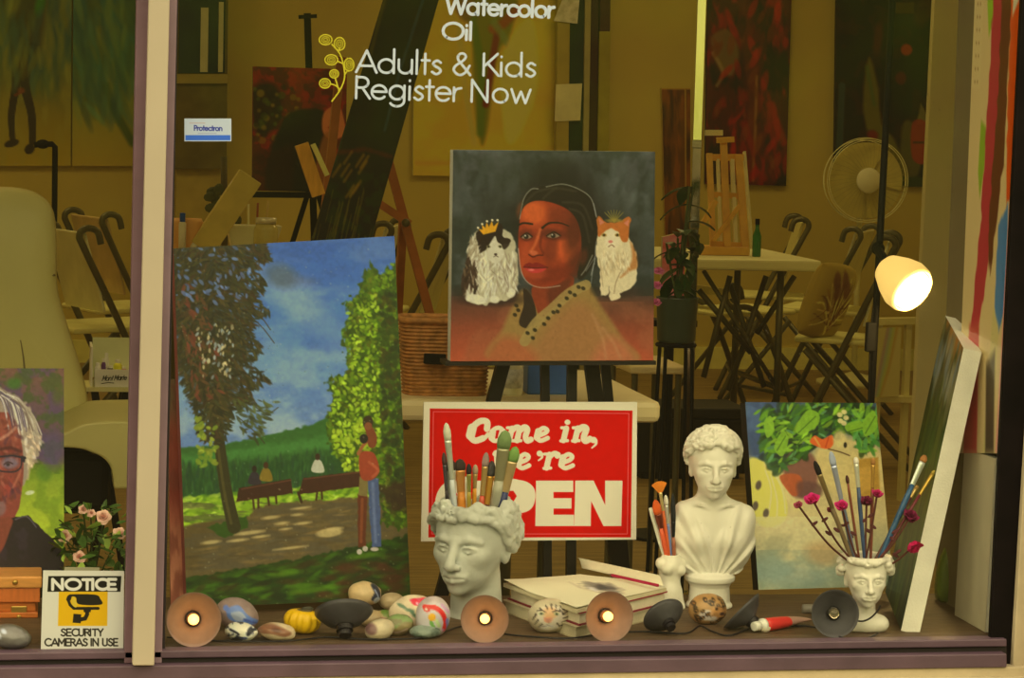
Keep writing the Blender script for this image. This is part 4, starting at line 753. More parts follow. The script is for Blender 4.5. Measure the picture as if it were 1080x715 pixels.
        for lam in (.5, -.5, .4):      # light relaxing, without shrinking
            s_, c_ = np.zeros_like(V), np.zeros(len(V))
            for a_, b_ in ((0, 1), (1, 0)): np.add.at(s_, ed_[:, a_], V[ed_[:, b_]]); np.add.at(c_, ed_[:, a_], 1)
            V = V+lam*(s_/np.maximum(c_, 1)[:, None]-V)
        return V, Q
def rotz(a): c, s_ = math.cos(a), math.sin(a); return np.array([[c, -s_, 0], [s_, c, 0], [0, 0, 1.0]])
def rotx(a): c, s_ = math.cos(a), math.sin(a); return np.array([[1.0, 0, 0], [0, c, -s_], [0, s_, c]])
def roty(a): c, s_ = math.cos(a), math.sin(a); return np.array([[c, 0, s_], [0, 1.0, 0], [-s_, 0, c]])
def face(f, s=1.0, o=(0, 0, 0), hairk=0.03):
    """a head of height s with its chin at o; the face looks along -y"""
    o = np.array(o, float); p = lambda x, y, z: o+s*np.array((x, y, z)); k = lambda v: v*s
    f.ell(p(0, .06, .60), (k(.36), k(.43), k(.39)), k(.05)); f.ell(p(0, -.10, .40), (k(.285), k(.28), k(.37)), k(.10)); f.ell(p(0, -.17, .22), (k(.20), k(.20), k(.20)), k(.08))
    f.ell(p(0, -.31, .085), (k(.085), k(.07), k(.075)), k(.07))
    for e in (-1, 1):
        f.ell(p(e*.185, -.25, .39), (k(.085), k(.08), k(.08)), k(.08))
        f.ell(p(e*.135, -.41, .465), (k(.095), k(.075), k(.052)), k(.05), 'sub_')
        f.chain([p(e*.05, -.372, .525), p(e*.14, -.368, .55), p(e*.235, -.30, .525)], k(.020), k(.016), k(.05))
        f.ell(p(e*.135, -.305, .458), (k(.072), k(.062), k(.050)), k(.012))
        f.chain([p(e*.062, -.350, .452), p(e*.10, -.372, .478), p(e*.15, -.372, .482), p(e*.205, -.325, .458)], k(.013), k(.011), k(.012))
        f.chain([p(e*.066, -.348, .448), p(e*.13, -.366, .428), p(e*.20, -.325, .450)], k(.010), k(.009), k(.012))
    f.cap(p(0, -.365, .53), p(0, -.475, .315), k(.034), k(.046), k(.05)); f.ell(p(0, -.475, .305), (k(.052), k(.05), k(.045)), k(.03))
    for e in (-1, 1): f.ell(p(e*.055, -.425, .292), (k(.034), k(.045), k(.032)), k(.02))
    f.ell(p(0, -.36, .19), (k(.12), k(.06), k(.075)), k(.05))
    f.chain([p(-.105, -.375, .197), p(-.035, -.420, .215), p(0, -.418, .209), p(.035, -.420, .215), p(.105, -.375, .197)], k(.020), k(.020), k(.02))
    f.chain([p(-.085, -.380, .172), p(0, -.415, .160), p(.085, -.380, .172)], k(.022), k(.022), k(.02))
    f.chain([p(-.11, -.395, .187), p(0, -.45, .187), p(.11, -.395, .187)], k(.008), k(.008), k(.008), 'sub_')
    for e in (-1, 1):
        f.ell(p(e*.315, .05, .42), (k(.045), k(.085), k(.13)), k(.03)); f.ell(p(e*.36, .03, .43), (k(.03), k(.045), k(.075)), k(.02), 'sub_')
_comb0 = Field.comb
def _comb(s, S, d, k, mode): return _comb0(s, S, -d if mode == 'sub_' else d, max(k, 1e-6), 'add' if mode == 'add' else 'max')
Field.comb = _comb
def place(V, px, py_, z, scale_units, R3=None, center=None, Y=None):
    """local px-sized coordinates -> world, standing on height z under the photo position (px, py)"""
    b = onz(px, py_, z) if Y is None else at(px, py_, Y); q = 1.0/ppm(b)*scale_units
    V = V if R3 is None else V@R3.T
    return b+V*q, b, q

def hair(f, s, O, n_, rad, hl, side, seed, part=True, swirl=.16, lift=1.0, thr=(0, math.pi), bias=1.0):
    """wavy locks over a head of height s with its chin at O, swept from the middle of the forehead to the back"""
    r = np.random.default_rng(seed); grooves = []; c0 = np.array((0, .055*s, .60*s))+np.array(O, float)
    for q_ in range(n_):
        sg = (-1, 1)[q_ % 2]; a0 = r.uniform(*thr); pts = []; ln = r.uniform(.5, 1.0); u0 = r.random()**bias
        for k in range(7):
            a = a0+ln*k/6; fr = math.cos(a)                       # 0 = forehead, pi = nape
            low = side+(hl-side)*smoothstep(-.1, .75, fr); ph = low+(1.50-low)*u0*(.95 if u0 < .97 else 1)+swirl*.45*math.sin(k*1.7+q_)
            ph = max(ph, low); b_ = lift*(1+.035*math.sin(k*1.7+q_*1.3)); th = -math.pi/2+sg*a
            pts.append(c0+b_*s*np.array((.375*math.cos(ph)*math.cos(th), .445*math.cos(ph)*math.sin(th), .405*math.sin(ph))))
        f.chain(pts, rad*r.uniform(.8, 1.2), rad*.7, rad*.28)
        if q_ % 2 == 0: grooves.append([c0+(p_-c0)*1.055+np.array((0, 0, rad*.6)) for p_ in pts])
    for g_ in grooves: f.chain(g_, rad*.34, rad*.2, rad*.2, 'sub_')
# --- head planter (curly hair, open top), sits on the ledge
f = Field((-62, -66, -2), (62, 62, 130), 1.15)
s_ = 112.0; O = (0, 0, 27)
face(f, s_, O)
f.cap((0, 8, 44), (0, 12, 0), 26, 28, 8); f.ell((0, 12, 0), (30, 30, 6), 4)
r = np.random.default_rng(5)
hair(f, s_, O, 120, 4.2, .32, -.42, 5, lift=1.03, thr=(0, 2.6), bias=1.5, swirl=.24); hair(f, s_, O, 46, 3.8, .34, -.2, 6, lift=1.09, thr=(.3, 2.6), bias=1.4, swirl=.3)
P = lambda th, ph, rr=1.0: np.array((0, 6, O[2]+.62*s_))+rr*np.array((.37*s_*math.cos(ph)*math.cos(th), .44*s_*math.cos(ph)*math.sin(th), .40*s_*math.sin(ph)))
for n_ in range(26):
    th = r.uniform(0, 2*math.pi); ph = r.uniform(.45, .75); c = P(th, ph, 1.03); f.ell(c, (4.6, 4.6, 4.0), 1.0); f.ell(c*1.0+np.array((0, 0, 4.5)), (1.6, 1.6, 3), 1.2, 'sub_')
zc = O[2]+.86*s_
f.fn(lambda D, x, y, z: np.maximum(D, z-zc-3*np.sin(np.arctan2(y, x)*5)-1.5*np.sin(np.arctan2(y, x)*11)))
f.fn(lambda D, x, y, z: np.maximum(D, -np.maximum(np.sqrt((x/31)**2+((y-5)/36)**2)*31-31, zc-60-z)))
V, Q = f.mesh(); V, base, q_ = place(V, 497, 651, ZS, 1.0, rotz(R_(-36)))
PL = M('aged_plaster', (170, 161, 118), rough=0.75, var=0.22, vs=16, bump=0.25, bs=120)
mb = MB(); mb.v = [tuple(p) for p in V]; mb.f = [tuple(x) for x in Q]
o = mb.build('head_planter', PL, None, smooth=True, loc=base); tag(o, 'grey-green plaster head planter with curly hair, packed with paintbrushes', 'planter'); PLB, PLQ = base, q_
# --- white classical bust
f = Field((-50, -38, -2), (52, 46, 194), 1.0)
face(f, 71.0, (-1, -3, 117)); HC = np.array((-1, 1, 117+.60*71))
hair(f, 71.0, (-1, -3, 117), 150, 2.5, .36, -.28, 9, lift=1.03, thr=(0, 2.4)); hair(f, 71.0, (-1, -3, 117), 70, 3.0, .40, .0, 10, lift=1.10, thr=(.05, 1.5))
f.chain([HC+np.array((28.5*math.cos(t_), -9+9*abs(math.cos(t_)), 9+22.5*math.sin(t_))) for t_ in np.linspace(.05, math.pi-.05, 18)], 2.4, 2.4, .6)
f.ell(HC+np.array((0, 30, 6)), (11, 9, 10), 4)
for e in (-1, 1): f.cap((e*6-1, 4, 112), (e*30+1, 5, 97), 10, 9, 8)
f.cap((-1, 4, 92), (-1, 2, 132), 17, 14, 6)
f.ell((0, 4, 72), (43, 21, 46), 4); f.ell((-24, 5, 94), (17, 15, 16), 10); f.ell((28, 5, 90), (17, 16, 19), 10); f.ell((-26, 5, 74), (15, 15, 22), 8); f.ell((28, 5, 70), (14, 15, 24), 8); f.ell((-14, -8, 72), (13, 12, 13), 6); f.ell((15, -8, 72), (13, 12, 13), 6)
f.chain([(-4, -10, 106), (-16, -11, 110), (-27, -3, 108)], 1.6, 1.2, 2.5); f.chain([(4, -10, 106), (16, -11, 110), (27, -3, 108)], 1.6, 1.2, 2.5)
def drape(D, x, y, z):
    th = np.arctan2(x-3, z-26); w = smoothstep(4, 14, np.abs(x+1)+(86-z)*.42)*smoothstep(122, 108, z)*(z > 34)
    neckline = smoothstep(-2, 3, np.abs(x)*.9+(76-z)*.55-4)
    fold = np.sin(th*20+x*.10)*1.0+np.sin(th*37+z*.05)*.45
    D2 = D-(1.3+fold)*neckline*smoothstep(118, 104, z)*(np.abs(D) < 9)
    cutz = 33+np.abs(x)*.10
    return np.maximum(D2, cutz-z)
f.fn(lambda D, x, y, z: np.where(z < 112, drape(D, x, y, z), D))
def ped(D, x, y, z):
    rr = np.sqrt(x*x+(y-3)**2); R1 = np.interp(z, [-2, 0, 3, 6, 22, 26, 28, 30, 33, 36, 37], [25, 25, 24.5, 22, 21, 23, 26, 26.5, 26.5, 23, 18]); return np.maximum(np.maximum((rr-R1)*.9, -z), z-38)
gx = ped(None, *np.meshgrid(*f.ax, indexing='ij')); f.D = np.minimum(f.D, gx.astype(np.float32))
V, Q = f.mesh(); V, base, q_ = place(V, 748, 640, ZS, 1.0, rotz(R_(-8)))
WP = M('white_plaster', (224, 212, 156), rough=0.42, var=0.05, vs=10, bump=0.05, bs=120)
mb = MB(); mb.v = [tuple(p) for p in V]; mb.f = [tuple(x) for x in Q]
o = mb.build('bust_statue', WP, None, smooth=True, loc=base); tag(o, 'white bust of a draped figure with a hairband on a round pedestal', 'bust')
# --- small head vase with a bust foot
f = Field((-34, -38, -2), (36, 38, 86), 0.8)
face(f, 63.0, (0, 0, 28)); f.cap((0, 5, 12), (0, 5, 45), 12.5, 12, 4); f.ell((2, 4, 8), (22, 15, 12), 5); f.ell((17, 3, 8), (10, 11, 9), 4); f.ell((-14, 3, 6), (10, 11, 8), 4)
r = np.random.default_rng(4); HC = np.array((0, 4, 28+.62*63))
for n_ in range(190):
    th = r.uniform(0, 2*math.pi); front = -math.sin(th); ph = r.uniform(min(.34, -.35+.9*max(front, 0)), .9)
    c = HC+np.array((26.5*math.cos(ph)*math.cos(th), 29.5*math.cos(ph)*math.sin(th), 25*math.sin(ph))); f.ell(c, (4.8, 4.8, 4.2), .6)
    if n_ % 3 == 0: f.ell(c*1.0+np.array((2*math.cos(th), 2*math.sin(th), .5))*2, (1.4, 1.4, 1.4), .8, 'sub_')
f.fn(lambda D, x, y, z: np.maximum(np.maximum(D, z-81), -z+.5))
f.fn(lambda D, x, y, z: np.maximum(D, -np.maximum(np.sqrt((x/19)**2+((y-3)/21)**2)*19-19, 50-z)))
V, Q = f.mesh(); V, base, q_ = place(V, 911, 666, ZS, 1.0, rotz(R_(-6)))
mb = MB(); mb.v = [tuple(p) for p in V]; mb.f = [tuple(x) for x in Q]
o = mb.build('head_vase', WP, None, smooth=True, loc=base); tag(o, 'small white head vase with short curls holding brushes and dried roses', 'vase'); DVB, DVQ = base, q_
# --- little torso vase
f = Field((-24, -20, -2), (24, 20, 62), 0.7)
f.chain([(2, 0, 0), (-1, 0, 8), (-1, 0, 16)], 16, 15, 3); f.cap((-1, 0, 14), (0, 0, 30), 14, 10.5, 4); f.cap((0, 0, 30), (1, 0, 44), 10.5, 13, 4); f.cap((1, 0, 44), (1, 0, 56), 12, 9.5, 4)
f.ell((-6, -8, 43), (6.5, 6.5, 6.5), 2); f.ell((8, -8, 41), (6.5, 6.5, 6.5), 2); f.cap((-8, -10, 4), (-3, -6, 20), 7, 5, 3); f.ell((14, 0, 47), (5, 6, 6), 3); f.ell((-11, 0, 48), (5, 6, 6), 3)
f.fn(lambda D, x, y, z: np.maximum(np.maximum(D, z-57), -z)); f.fn(lambda D, x, y, z: np.maximum(D, -np.maximum(np.sqrt((x-1)**2+y*y)-7.5, 36-z)))
V, Q = f.mesh(); V, base, q_ = place(V, 705, 641, ZS, 1.0, rotz(R_(12)))
mb = MB(); mb.v = [tuple(p) for p in V]; mb.f = [tuple(x) for x in Q]
o = mb.build('torso_vase', M('cream_glaze', (222, 204, 138), rough=0.3, var=0.03, vs=8, coat=0.3), None, smooth=True, loc=base); tag(o, 'small cream torso-shaped vase with a few brushes, left of the white bust', 'vase'); TVB, TVQ = base, q_

# ------------------------------------------------------------------ brushes
def tone(rgb, rough=.4, metal=0.0, var=.08): return M('tone_%d_%d_%d_%d' % (*rgb, int(metal*10)), rgb, 'D', rough=rough, metal=metal, var=var, vs=40)
def brush(name, tip, mid, base, Y, w, bris, fer, hand, label, fb=.22, ff=.3, flat=1.0, hand2=None, Yb=None, fan=False, group='brushes', wh=None):
    """tip..base are photo positions; base end may stand inside a vase. fb/ff: share of the length taken by bristles / ferrule"""
    a = at(*tip, Y); b = at(*base, Y if Yb is None else Yb); L = np.linalg.norm(b-a); d = (b-a)/L; q = 1/ppm(a); r0 = w*q/2; rh = (wh if wh else w*.8)*q/2
    t = thing(name, b, label, 'paintbrush'); vdir = np.array((0, 1.0, 0))
    P = lambda u: a+d*L*u
    if bris is not None:
        mb = MB()
        if fan:
            c = P(fb); side = np.cross(d, vdir); side /= np.linalg.norm(side)
            pts = [c+side*r0*.25*e for e in (-1, 1)]
            n_ = 15; fanp = [c+(-d*math.cos(x)+side*math.sin(x))*L*fb*(1+.04*(k % 2)) for k, x in enumerate(np.linspace(-.75, .75, n_))]
            mb.poly([pts[0]]+fanp+[pts[1]] if False else [c-side*r0*.25]+fanp+[c+side*r0*.25], vdir*.002)
        else:
            mb.lathe([(r0*.15, 0), (r0*.6, L*fb*.12), (r0*1.0, L*fb*.45), (r0*1.02, L*fb*.75), (r0*.9, L*fb)], a, d, 14, flat, up=np.cross(d, vdir))
        mb.build('bristles', tone(bris, .85, 0, .25), t, smooth=not fan)
    if fer is not None:
        r1 = rh if fan else r0; MB().lathe([(r1*.92, L*fb*.98), (r1*.92, L*fb+.02*L), (r1*.8, L*(fb+ff*.5)), (rh*.9, L*(fb+ff)), (rh*.9, L*(fb+ff)+.001)], a, d, 14, max(flat, .6), up=np.cross(d, vdir)).build('ferrule', tone(fer, .28, .55), t, smooth=True)
    h0 = fb+(ff if fer is not None else 0)-.005
    MB().lathe([(rh*.8, L*h0), (rh*1.0, L*(h0+.12)), (rh*.95, L*(h0+(1-h0)*.6)), (rh*.6, L*.985), (rh*.2, L)], a, d, 12, 1.0).build('handle', tone(hand, .35), t, smooth=True)
    return t
HY = float(PLB[1])
g_ = 'brushes standing in the large head planter'
PB = [((470.5, 446), (482, 560), 8, (196, 186, 130), (196, 190, 164), (182, 176, 150), .16, .35, 1.0, 'tall brush with a pale rounded tip at the left of the head planter'),
      ((468, 477), (474, 560), 5, (70, 50, 36), (90, 80, 66), (48, 40, 32), .16, .3, 1.0, 'thin dark brush at the far left of the head planter, below the tall pale one'),
      ((475, 484), (479, 560), 11, (56, 44, 30), (200, 190, 150), (190, 184, 156), .16, .4, .5, 'flat brush with dark bristles and a white handle in the head planter'),
      ((485, 484), (488, 560), 12, (58, 46, 30), (196, 130, 56), (188, 112, 34), .16, .3, .5, 'broad flat brush with an orange handle beside the white-handled one'),
      ((494.5, 489), (495, 560), 6, (44, 36, 28), (150, 140, 60), (156, 128, 40), .15, .25, 1.0, 'small dark-tipped brush with a yellow-green handle in the head planter'),
      ((501.5, 490), (499, 560), 6, (160, 130, 84), (176, 140, 70), (196, 128, 34), .14, .2, 1.0, 'small brush with a tan tip and amber handle in the middle of the head planter'),
      ((513, 477), (505, 560), 7.5, (140, 112, 84), (176, 140, 70), (176, 70, 40), .18, .36, 1.0, 'brush with a dusty brown tip and red-brown handle in the head planter'),
      ((519, 486), (510, 560), 9.5, (74, 68, 52), (196, 138, 46), (96, 50, 26), .22, .4, .8, 'round grey-tipped brush with an orange ferrule in the head planter'),
      ((533.5, 454), (519, 560), 15, (108, 122, 60), (150, 138, 84), (150, 140, 96), .18, .32, .6, 'largest brush with a wide green tip in the head planter'),
      ((544, 471), (523, 560), 12, (104, 128, 52), (184, 150, 84), (38, 44, 62), .18, .36, .6, 'green-tipped brush with a navy handle at the right of the head planter'),
      ((491.5, 503), (492, 560), 3, None, None, (214, 200, 156), .0, .0, 1.0, 'short white stick among the brushes in the head planter')]
for n_, (tip, base, w, b_, f_, h_, fb, ff, fl, lab) in enumerate(PB):
    brush('paintbrush', tip, None, base, HY-.02+.008*(n_ % 4), w, b_, f_, h_, lab, fb, ff, fl, Yb=HY+.004*(n_ % 3))
DY = float(DVB[1])
for n_, (tip, base, w, b_, f_, h_, fb, ff, fl, lab) in enumerate([
      ((859, 486), (903, 602), 6.5, (34, 30, 22), (130, 106, 54), (120, 96, 54), .12, .3, 1.0, 'brush with a black tip and tan handle leaning left in the head vase'),
      ((876, 476), (904, 602), 7, (150, 150, 140), (160, 158, 140), (96, 100, 92), .12, .28, .5, 'grey flat brush in the head vase, next to the black-tipped one'),
      ((893, 501), (908, 602), 4, (70, 40, 26), None, (122, 66, 36), .08, 0, 1.0, 'thin brown brush in the middle of the head vase'),
      ((902.5, 482), (913, 602), 6, (196, 180, 130), (206, 200, 180), (60, 74, 82), .06, .2, 1.0, 'brush with a white ferrule and slate-blue handle upright in the head vase'),
      ((921, 483), (918, 602), 5, (150, 100, 40), (176, 128, 50), (120, 62, 36), .06, .2, 1.0, 'brown brush standing upright at the right of the slate-blue one'),
      ((976, 480), (922, 602), 8, (168, 108, 46), (196, 190, 170), (50, 80, 88), .06, .2, .6, 'flat brush with silver ferrule and teal handle leaning right in the head vase'),
      ((986, 496), (920, 602), 4.5, (186, 150, 50), (196, 150, 50), (112, 44, 40), .04, .2, 1.0, 'longest thin brush with a golden tip leaning to the tilted canvas'),
      ((968, 512), (916, 602), 4.5, (176, 130, 56), (196, 156, 70), (96, 52, 36), .04, .1, 1.0, 'short brush with a small golden ferrule, behind the teal brush')]):
    brush('paintbrush', tip, None, base, DY-.03+.012*n_, w, b_, f_, h_, lab, fb, ff, fl, Yb=DY+.003*(n_ % 3))
TY = float(TVB[1])
brush('fan_brush', (695, 508), None, (707, 596), TY-.006, 17, (204, 108, 26), (196, 170, 90), (200, 90, 36), 'fan brush with orange bristles in the little torso vase', .13, .22, .4, Yb=TY, fan=True, wh=4)
brush('paintbrush', (691, 527), None, (705, 596), TY-.012, 9, (196, 80, 26), (110, 50, 26), (206, 84, 40), 'brush with ragged orange bristles below the fan brush', .22, .22, .7, Yb=TY-.002, wh=5)
brush('palette_knife', (686, 536), None, (703, 596), TY+.002, 6, None, None, (206, 196, 160), 'white flat stick leaning left in the little torso vase', 0, 0, 1, Yb=TY+.002)
brush('paintbrush', (702, 522), None, (708, 596), TY+.006, 5, (206, 196, 150), (200, 190, 150), (110, 120, 132), 'thin pale-tipped brush in the little torso vase', .15, .25, 1, Yb=TY+.003)
brush('paintbrush', (709.5, 520), None, (711, 596), TY+.004, 5.5, (36, 36, 26), (40, 40, 30), (150, 88, 50), 'black-tipped brush beside the bust in the little torso vase', .4, .2, 1, Yb=TY+.003)
# ------------------------------------------------------------------ dried roses in the head vase
def rose_head(mb, c, r0, seed, up=np.array((0, -.5, .85)), tilts=(.25, .55, .95, 1.35)):
    r = np.random.default_rng(seed); up = up/np.linalg.norm(up); u = np.cross(up, (1.0, 0, .1)); u /= np.linalg.norm(u); w = np.cross(up, u)
    for ring, (n_, tilt, sc) in enumerate(((3, tilts[0], .55), (4, tilts[1], .75), (5, tilts[2], .95), (5, tilts[3], 1.05))):
        for k in range(n_):
            a = 2*math.pi*k/n_+ring*.7+r.normal()*.15; out = math.cos(a)*u+math.sin(a)*w; tl = tilt+r.normal()*.12; side = np.cross(up, out); V = []
            for i in range(5):
                s2 = i/4; rad = r0*sc*(.12+.9*math.sin(tl)*s2); hgt = r0*sc*(-.35+1.15*math.cos(tl*.8)*s2-(.28*s2**3 if ring > 1 else 0))
                for j in range(5):
                    t2 = (j-2)/2; wd = r0*sc*.62*math.sin(math.pi*min(.92, .18+.72*s2)); V.append(c+out*(rad-.22*wd*t2*t2)+up*(hgt-.12*r0*t2*t2*s2)+side*wd*t2)
            mb.add(V, [(i*5+j, i*5+j+1, (i+1)*5+j+1, (i+1)*5+j) for i in range(4) for j in range(4)])
for n_, (x, y, w, colr, dy, lab) in enumerate(((842, 533, 9, (150, 60, 62), -.05, 'smallest dried rose at the far left above the head vase'), (857, 527, 15, (184, 34, 78), -.055, 'crimson dried rose left of the black-tipped brush, over the yellow painting'),
        (888, 534, 14, (190, 36, 80), -.05, 'crimson dried rose in front of the brushes above the head vase'), (925, 521, 11, (168, 34, 66), -.01, 'dried rose at the top right of the small painting'), (914, 529, 13, (110, 30, 44), .0, 'dark dried rose behind the upright brown brush'),
        (960, 545, 17, (112, 20, 44), .0, 'large dark red dried rose beside the tilted canvas'), (964, 576, 17, (186, 24, 66), -.05, 'bright pink dried rose hanging in front of the tilted canvas edge'), (876, 538, 8, (120, 44, 40), .0, 'withered brown rosebud behind the crimson roses'))):
    c = at(x, y, DY+dy); b = at(906+n_*1.6, 600, DY); q = 1/ppm(c); t = thing('dried_rose', b, lab, 'flower')
    up = np.array(((x-910)/160, -.45, .8)) if n_ != 6 else np.array((.3, -.5, -.7))
    mb = MB(); rose_head(mb, c, w*q*.72, n_, up, (.15, .32, .52, .74)); mb.build('petals', tone(colr, .8, 0, .25), t, smooth=True)
    m_ = (c+b)/2+np.array((0, 0, -.012)); MB().tube(spline([b, m_, c]), .0019, 6).build('stem', tone((84, 44, 28), .8), t, smooth=True)
    lf = MB()
    for k in range(2): lf.ell(b+(c-b)*(.55+.15*k)+np.array((.004*(-1)**k, 0, .002)), (.007, .0012, .003), 8, 5, rot=roty(.6*(-1)**k))
    lf.build('dry_leaves', tone((86, 44, 34), .9, 0, .3), t, smooth=True)
# ------------------------------------------------------------------ string of lamps on the ledge
DKM = M('gunmetal_shade', (70, 64, 50), rough=0.55, metal=0.25, var=0.18, vs=30)
CUP = M('glow_toned_shade', (122, 90, 60), rough=0.55, metal=0.1, var=0.10, vs=60)  # lit shades only: the bulb's warm glow is put into the colour
SOCK = M('black_plastic', (30, 26, 20), rough=0.5)
CG = bpy.data.materials.new('clear_bulb_glass'); CG.use_nodes = True; _b = CG.node_tree.nodes['Principled BSDF']; _b.inputs['Transmission Weight'].default_value = .9; _b.inputs['Roughness'].default_value = .05; _b.inputs['Base Color'].default_value = (.9, .8, .6, 1)
GLOW = EM('lamp_filament', (1.0, 0.50, 0.11), 5)
def cup_lamp(px, py_, rpx, axis, lit, label, up=0.0, squash=1.0):
    """cone shade with socket; (px,py) is the middle of the rim seen in the photo; axis points out of the opening"""
    ax = np.array(axis, float); ax /= np.linalg.norm(ax)
    lowp = rpx*math.sqrt(max(1-ax[2]**2, 0)); b = onz(px, py_+lowp*up, ZS+.001); q = 1/ppm(b); R = rpx*q
    c = np.array((b[0], b[1], ZS+R*math.sqrt(max(1-ax[2]**2, 0))+.001)); dep = R*.56; c = np.array((c[0], c[1], max(c[2], ZS+.002+max(ax[2], 0)*dep*1.62+R*.22*math.sqrt(max(1-ax[2]**2, 0)))))
    t = thing('string_lamp', (c[0], c[1], ZS), label, 'lamp'); o_ = c-ax*dep
    zmin = None
    prof = [(R*.30, 0), (R*.36, dep*.10), (R*.66, dep*.38), (R*.9, dep*.78), (R, dep)]; pin = [(R*.985, dep), (R*.875, dep*.80), (R*.64, dep*.42), (R*.32, dep*.14), (R*.27, .0012)]
    MB().lathe(prof+pin+[prof[0]], o_, ax, 40).build('shade', CUP if lit else DKM, t, smooth=True)
    MB().lathe([(R*.20, -dep*.62), (R*.22, -dep*.60), (R*.22, -dep*.30), (R*.29, -dep*.28), (R*.29, dep*.02), (R*.22, dep*.05)], o_, ax, 24).build('socket', SOCK, t)
    MB().lathe([(R*.24, dep*.06), (R*.24, dep*.34), (R*.20, dep*.36), (R*.18, dep*.30)], o_, ax, 24).build('bulb_holder', tone((96, 58, 30), .5) if lit else SOCK, t)  # lit lamps get a browner holder, glow put into its colour
    bl = MB().lathe([(R*.08, dep*.30), (R*.16, dep*.48), (R*.20, dep*.72), (R*.17, dep*.95), (R*.07, dep*1.06), (0, dep*1.07)] if lit else [(R*.10, dep*.30), (R*.17, dep*.40), (R*.22, dep*.56), (R*.19, dep*.72), (R*.08, dep*.82), (0, dep*.84)], o_, ax, 20)
    bl.build('bulb', GLOW if lit else CG, t, smooth=True)
    if lit:
        l = bpy.data.lights.new('lamp_light', 'POINT'); l.energy = 0.0045; l.color = (1.0, .56, .22); l.shadow_soft_size = .006; lo = bpy.data.objects.new('lamp_light', l); lo.location = tuple(c+ax*R*.12); COL.objects.link(lo)
    return c, o_, ax
cup_lamp(204, 682, 29, (.02, -1, .12), True, 'lit string lamp with a warm glow-coloured shade at the left end of the ledge')
cup_lamp(510.5, 678, 25.5, (-.22, -1, .10), True, 'lit string lamp in front of the large head planter')
cup_lamp(642, 677, 27, (.16, -1, .10), True, 'lit string lamp in front of the open sketchbook, right of the tiger stone')
cup_lamp(362, 672, 31, (.0, .60, .80), False, 'dark unlit lamp turned away beside the yellow gourd')
cup_lamp(699, 668, 23, (-.25, .80, .52), False, 'dark unlit lamp in front of the torso vase')
cup_lamp(781, 664, 26, (-.62, .35, .62), False, 'dark unlit lamp tipped over right of the leopard stone')
cup_lamp(880, 672, 25.5, (-.12, -1, .16), False, 'dark unlit lamp facing out, left of the small head vase')
wz = ZS+.003
MB().tube(spline([onz(x, y, wz) for x, y in ((176, 672), (232, 676), (300, 676), (345, 672), (385, 674), (450, 672), (490, 660), (530, 668), (556, 671), (600, 673), (640, 668), (680, 666), (722, 668), (738, 660), (752, 666), (770, 670), (800, 660), (830, 660), (862, 662), (900, 676), (926, 668))]), .0016, 7).build('lamp_cable', SOCK, None, smooth=True, loc=onz(530, 662, ZS))
tag(bpy.data.objects['lamp_cable'], 'black cable of the string lamps winding along the ledge', 'cable')
b0 = onz(911, 666, ZS); MB().tube(spline([b0+np.array(p)*DVQ for p in ((-12, -14, 14), (-6, -19, 15), (2, -19, 19), (10, -14, 25), (15, -6, 29))]), .0016, 7).build('neck_cord', SOCK, None, smooth=True, loc=b0); tag(bpy.data.objects['neck_cord'], 'short black cord looped round the neck of the small head vase', 'cord')

# ------------------------------------------------------------------ stones on the ledge
def stone(px, py_, rx, rz, base, paint, label, ry=None, rot=0.0, seed=0, z=0.0, name='painted_stone', lump=.08, cat='stone', Y=None, tip=0):
    """pebble whose outline in the photo is centred at (px,py) with half sizes rx, rz (px)"""
    b = onz(px, py_+rz*.93, ZS) if Y is None else at(px, py_+rz*.93, Y); q = 1/ppm(b); ry = ry or (rx*.8); n, m = 72, 44
    u, v = np.meshgrid(np.linspace(0, 2*math.pi, n, endpoint=False), np.linspace(0, math.pi, m)); d = np.stack([np.sin(v)*np.cos(u), np.sin(v)*np.sin(u), np.cos(v)], -1).reshape(-1, 3)
    k = 1+lump*2*(fbm(d[:, 0]*1.4+seed*7+5+d[:, 1]*.8, d[:, 2]*1.4+seed*3+9+d[:, 1]*.6, seed, 3)-.5)
    L = d*k[:, None]*np.array((rx, ry, rz)); L = L@roty(rot).T; L[:, 2] = np.where(L[:, 2] < -rz*.9, -rz*.9+(L[:, 2]+rz*.9)*.3, L[:, 2])
    ar = Art(L[:, 0], -L[:, 2], base); ar.mottle(7, .12, seed+2)
    fr = L[:, 1] < rz*.45
    keep = ar.c.copy()
    if paint: paint(ar); ar.c = np.where(fr[:, None], ar.c, keep)
    zmin = L[:, 2].min(); V = np.array((b[0], b[1], ZS+z))+(L-np.array((0, 0, zmin)))*q
    Q = [(i*n+j, (i+1)*n+j, (i+1)*n+(j+1) % n, i*n+(j+1) % n) for i in range(m-1) for j in range(n)]
    mb = MB(); mb.v = [tuple(p) for p in V]; mb.f = Q
    o = mb.build(name, MP('glazed_stone', rough=0.4, bump=0.2, bs=160, coat=.25), None, smooth=True, col=C(np.clip(ar.c, 0, 255)), loc=(b[0], b[1], ZS+z)); tag(o, label, cat); return o
def s_bird(a):
    a.blob([(-12, -8), (0, -12), (10, -2), (22, 6), (12, 9), (0, 6), (-10, 2)], (96, 116, 156), soft=1); a.blob([(-8, -4), (2, -6), (8, 2), (-2, 4)], (150, 152, 160), soft=1); a.stroke([(6, 2), (20, 8)], 2, (70, 84, 120)); a.ell(-13, -9, 3, 3, 0, (90, 108, 150))
stone(250, 648, 23, 17, (134, 108, 82), s_bird, 'brown stone painted with a blue bird, behind the black and white stone', rot=.35, seed=1)
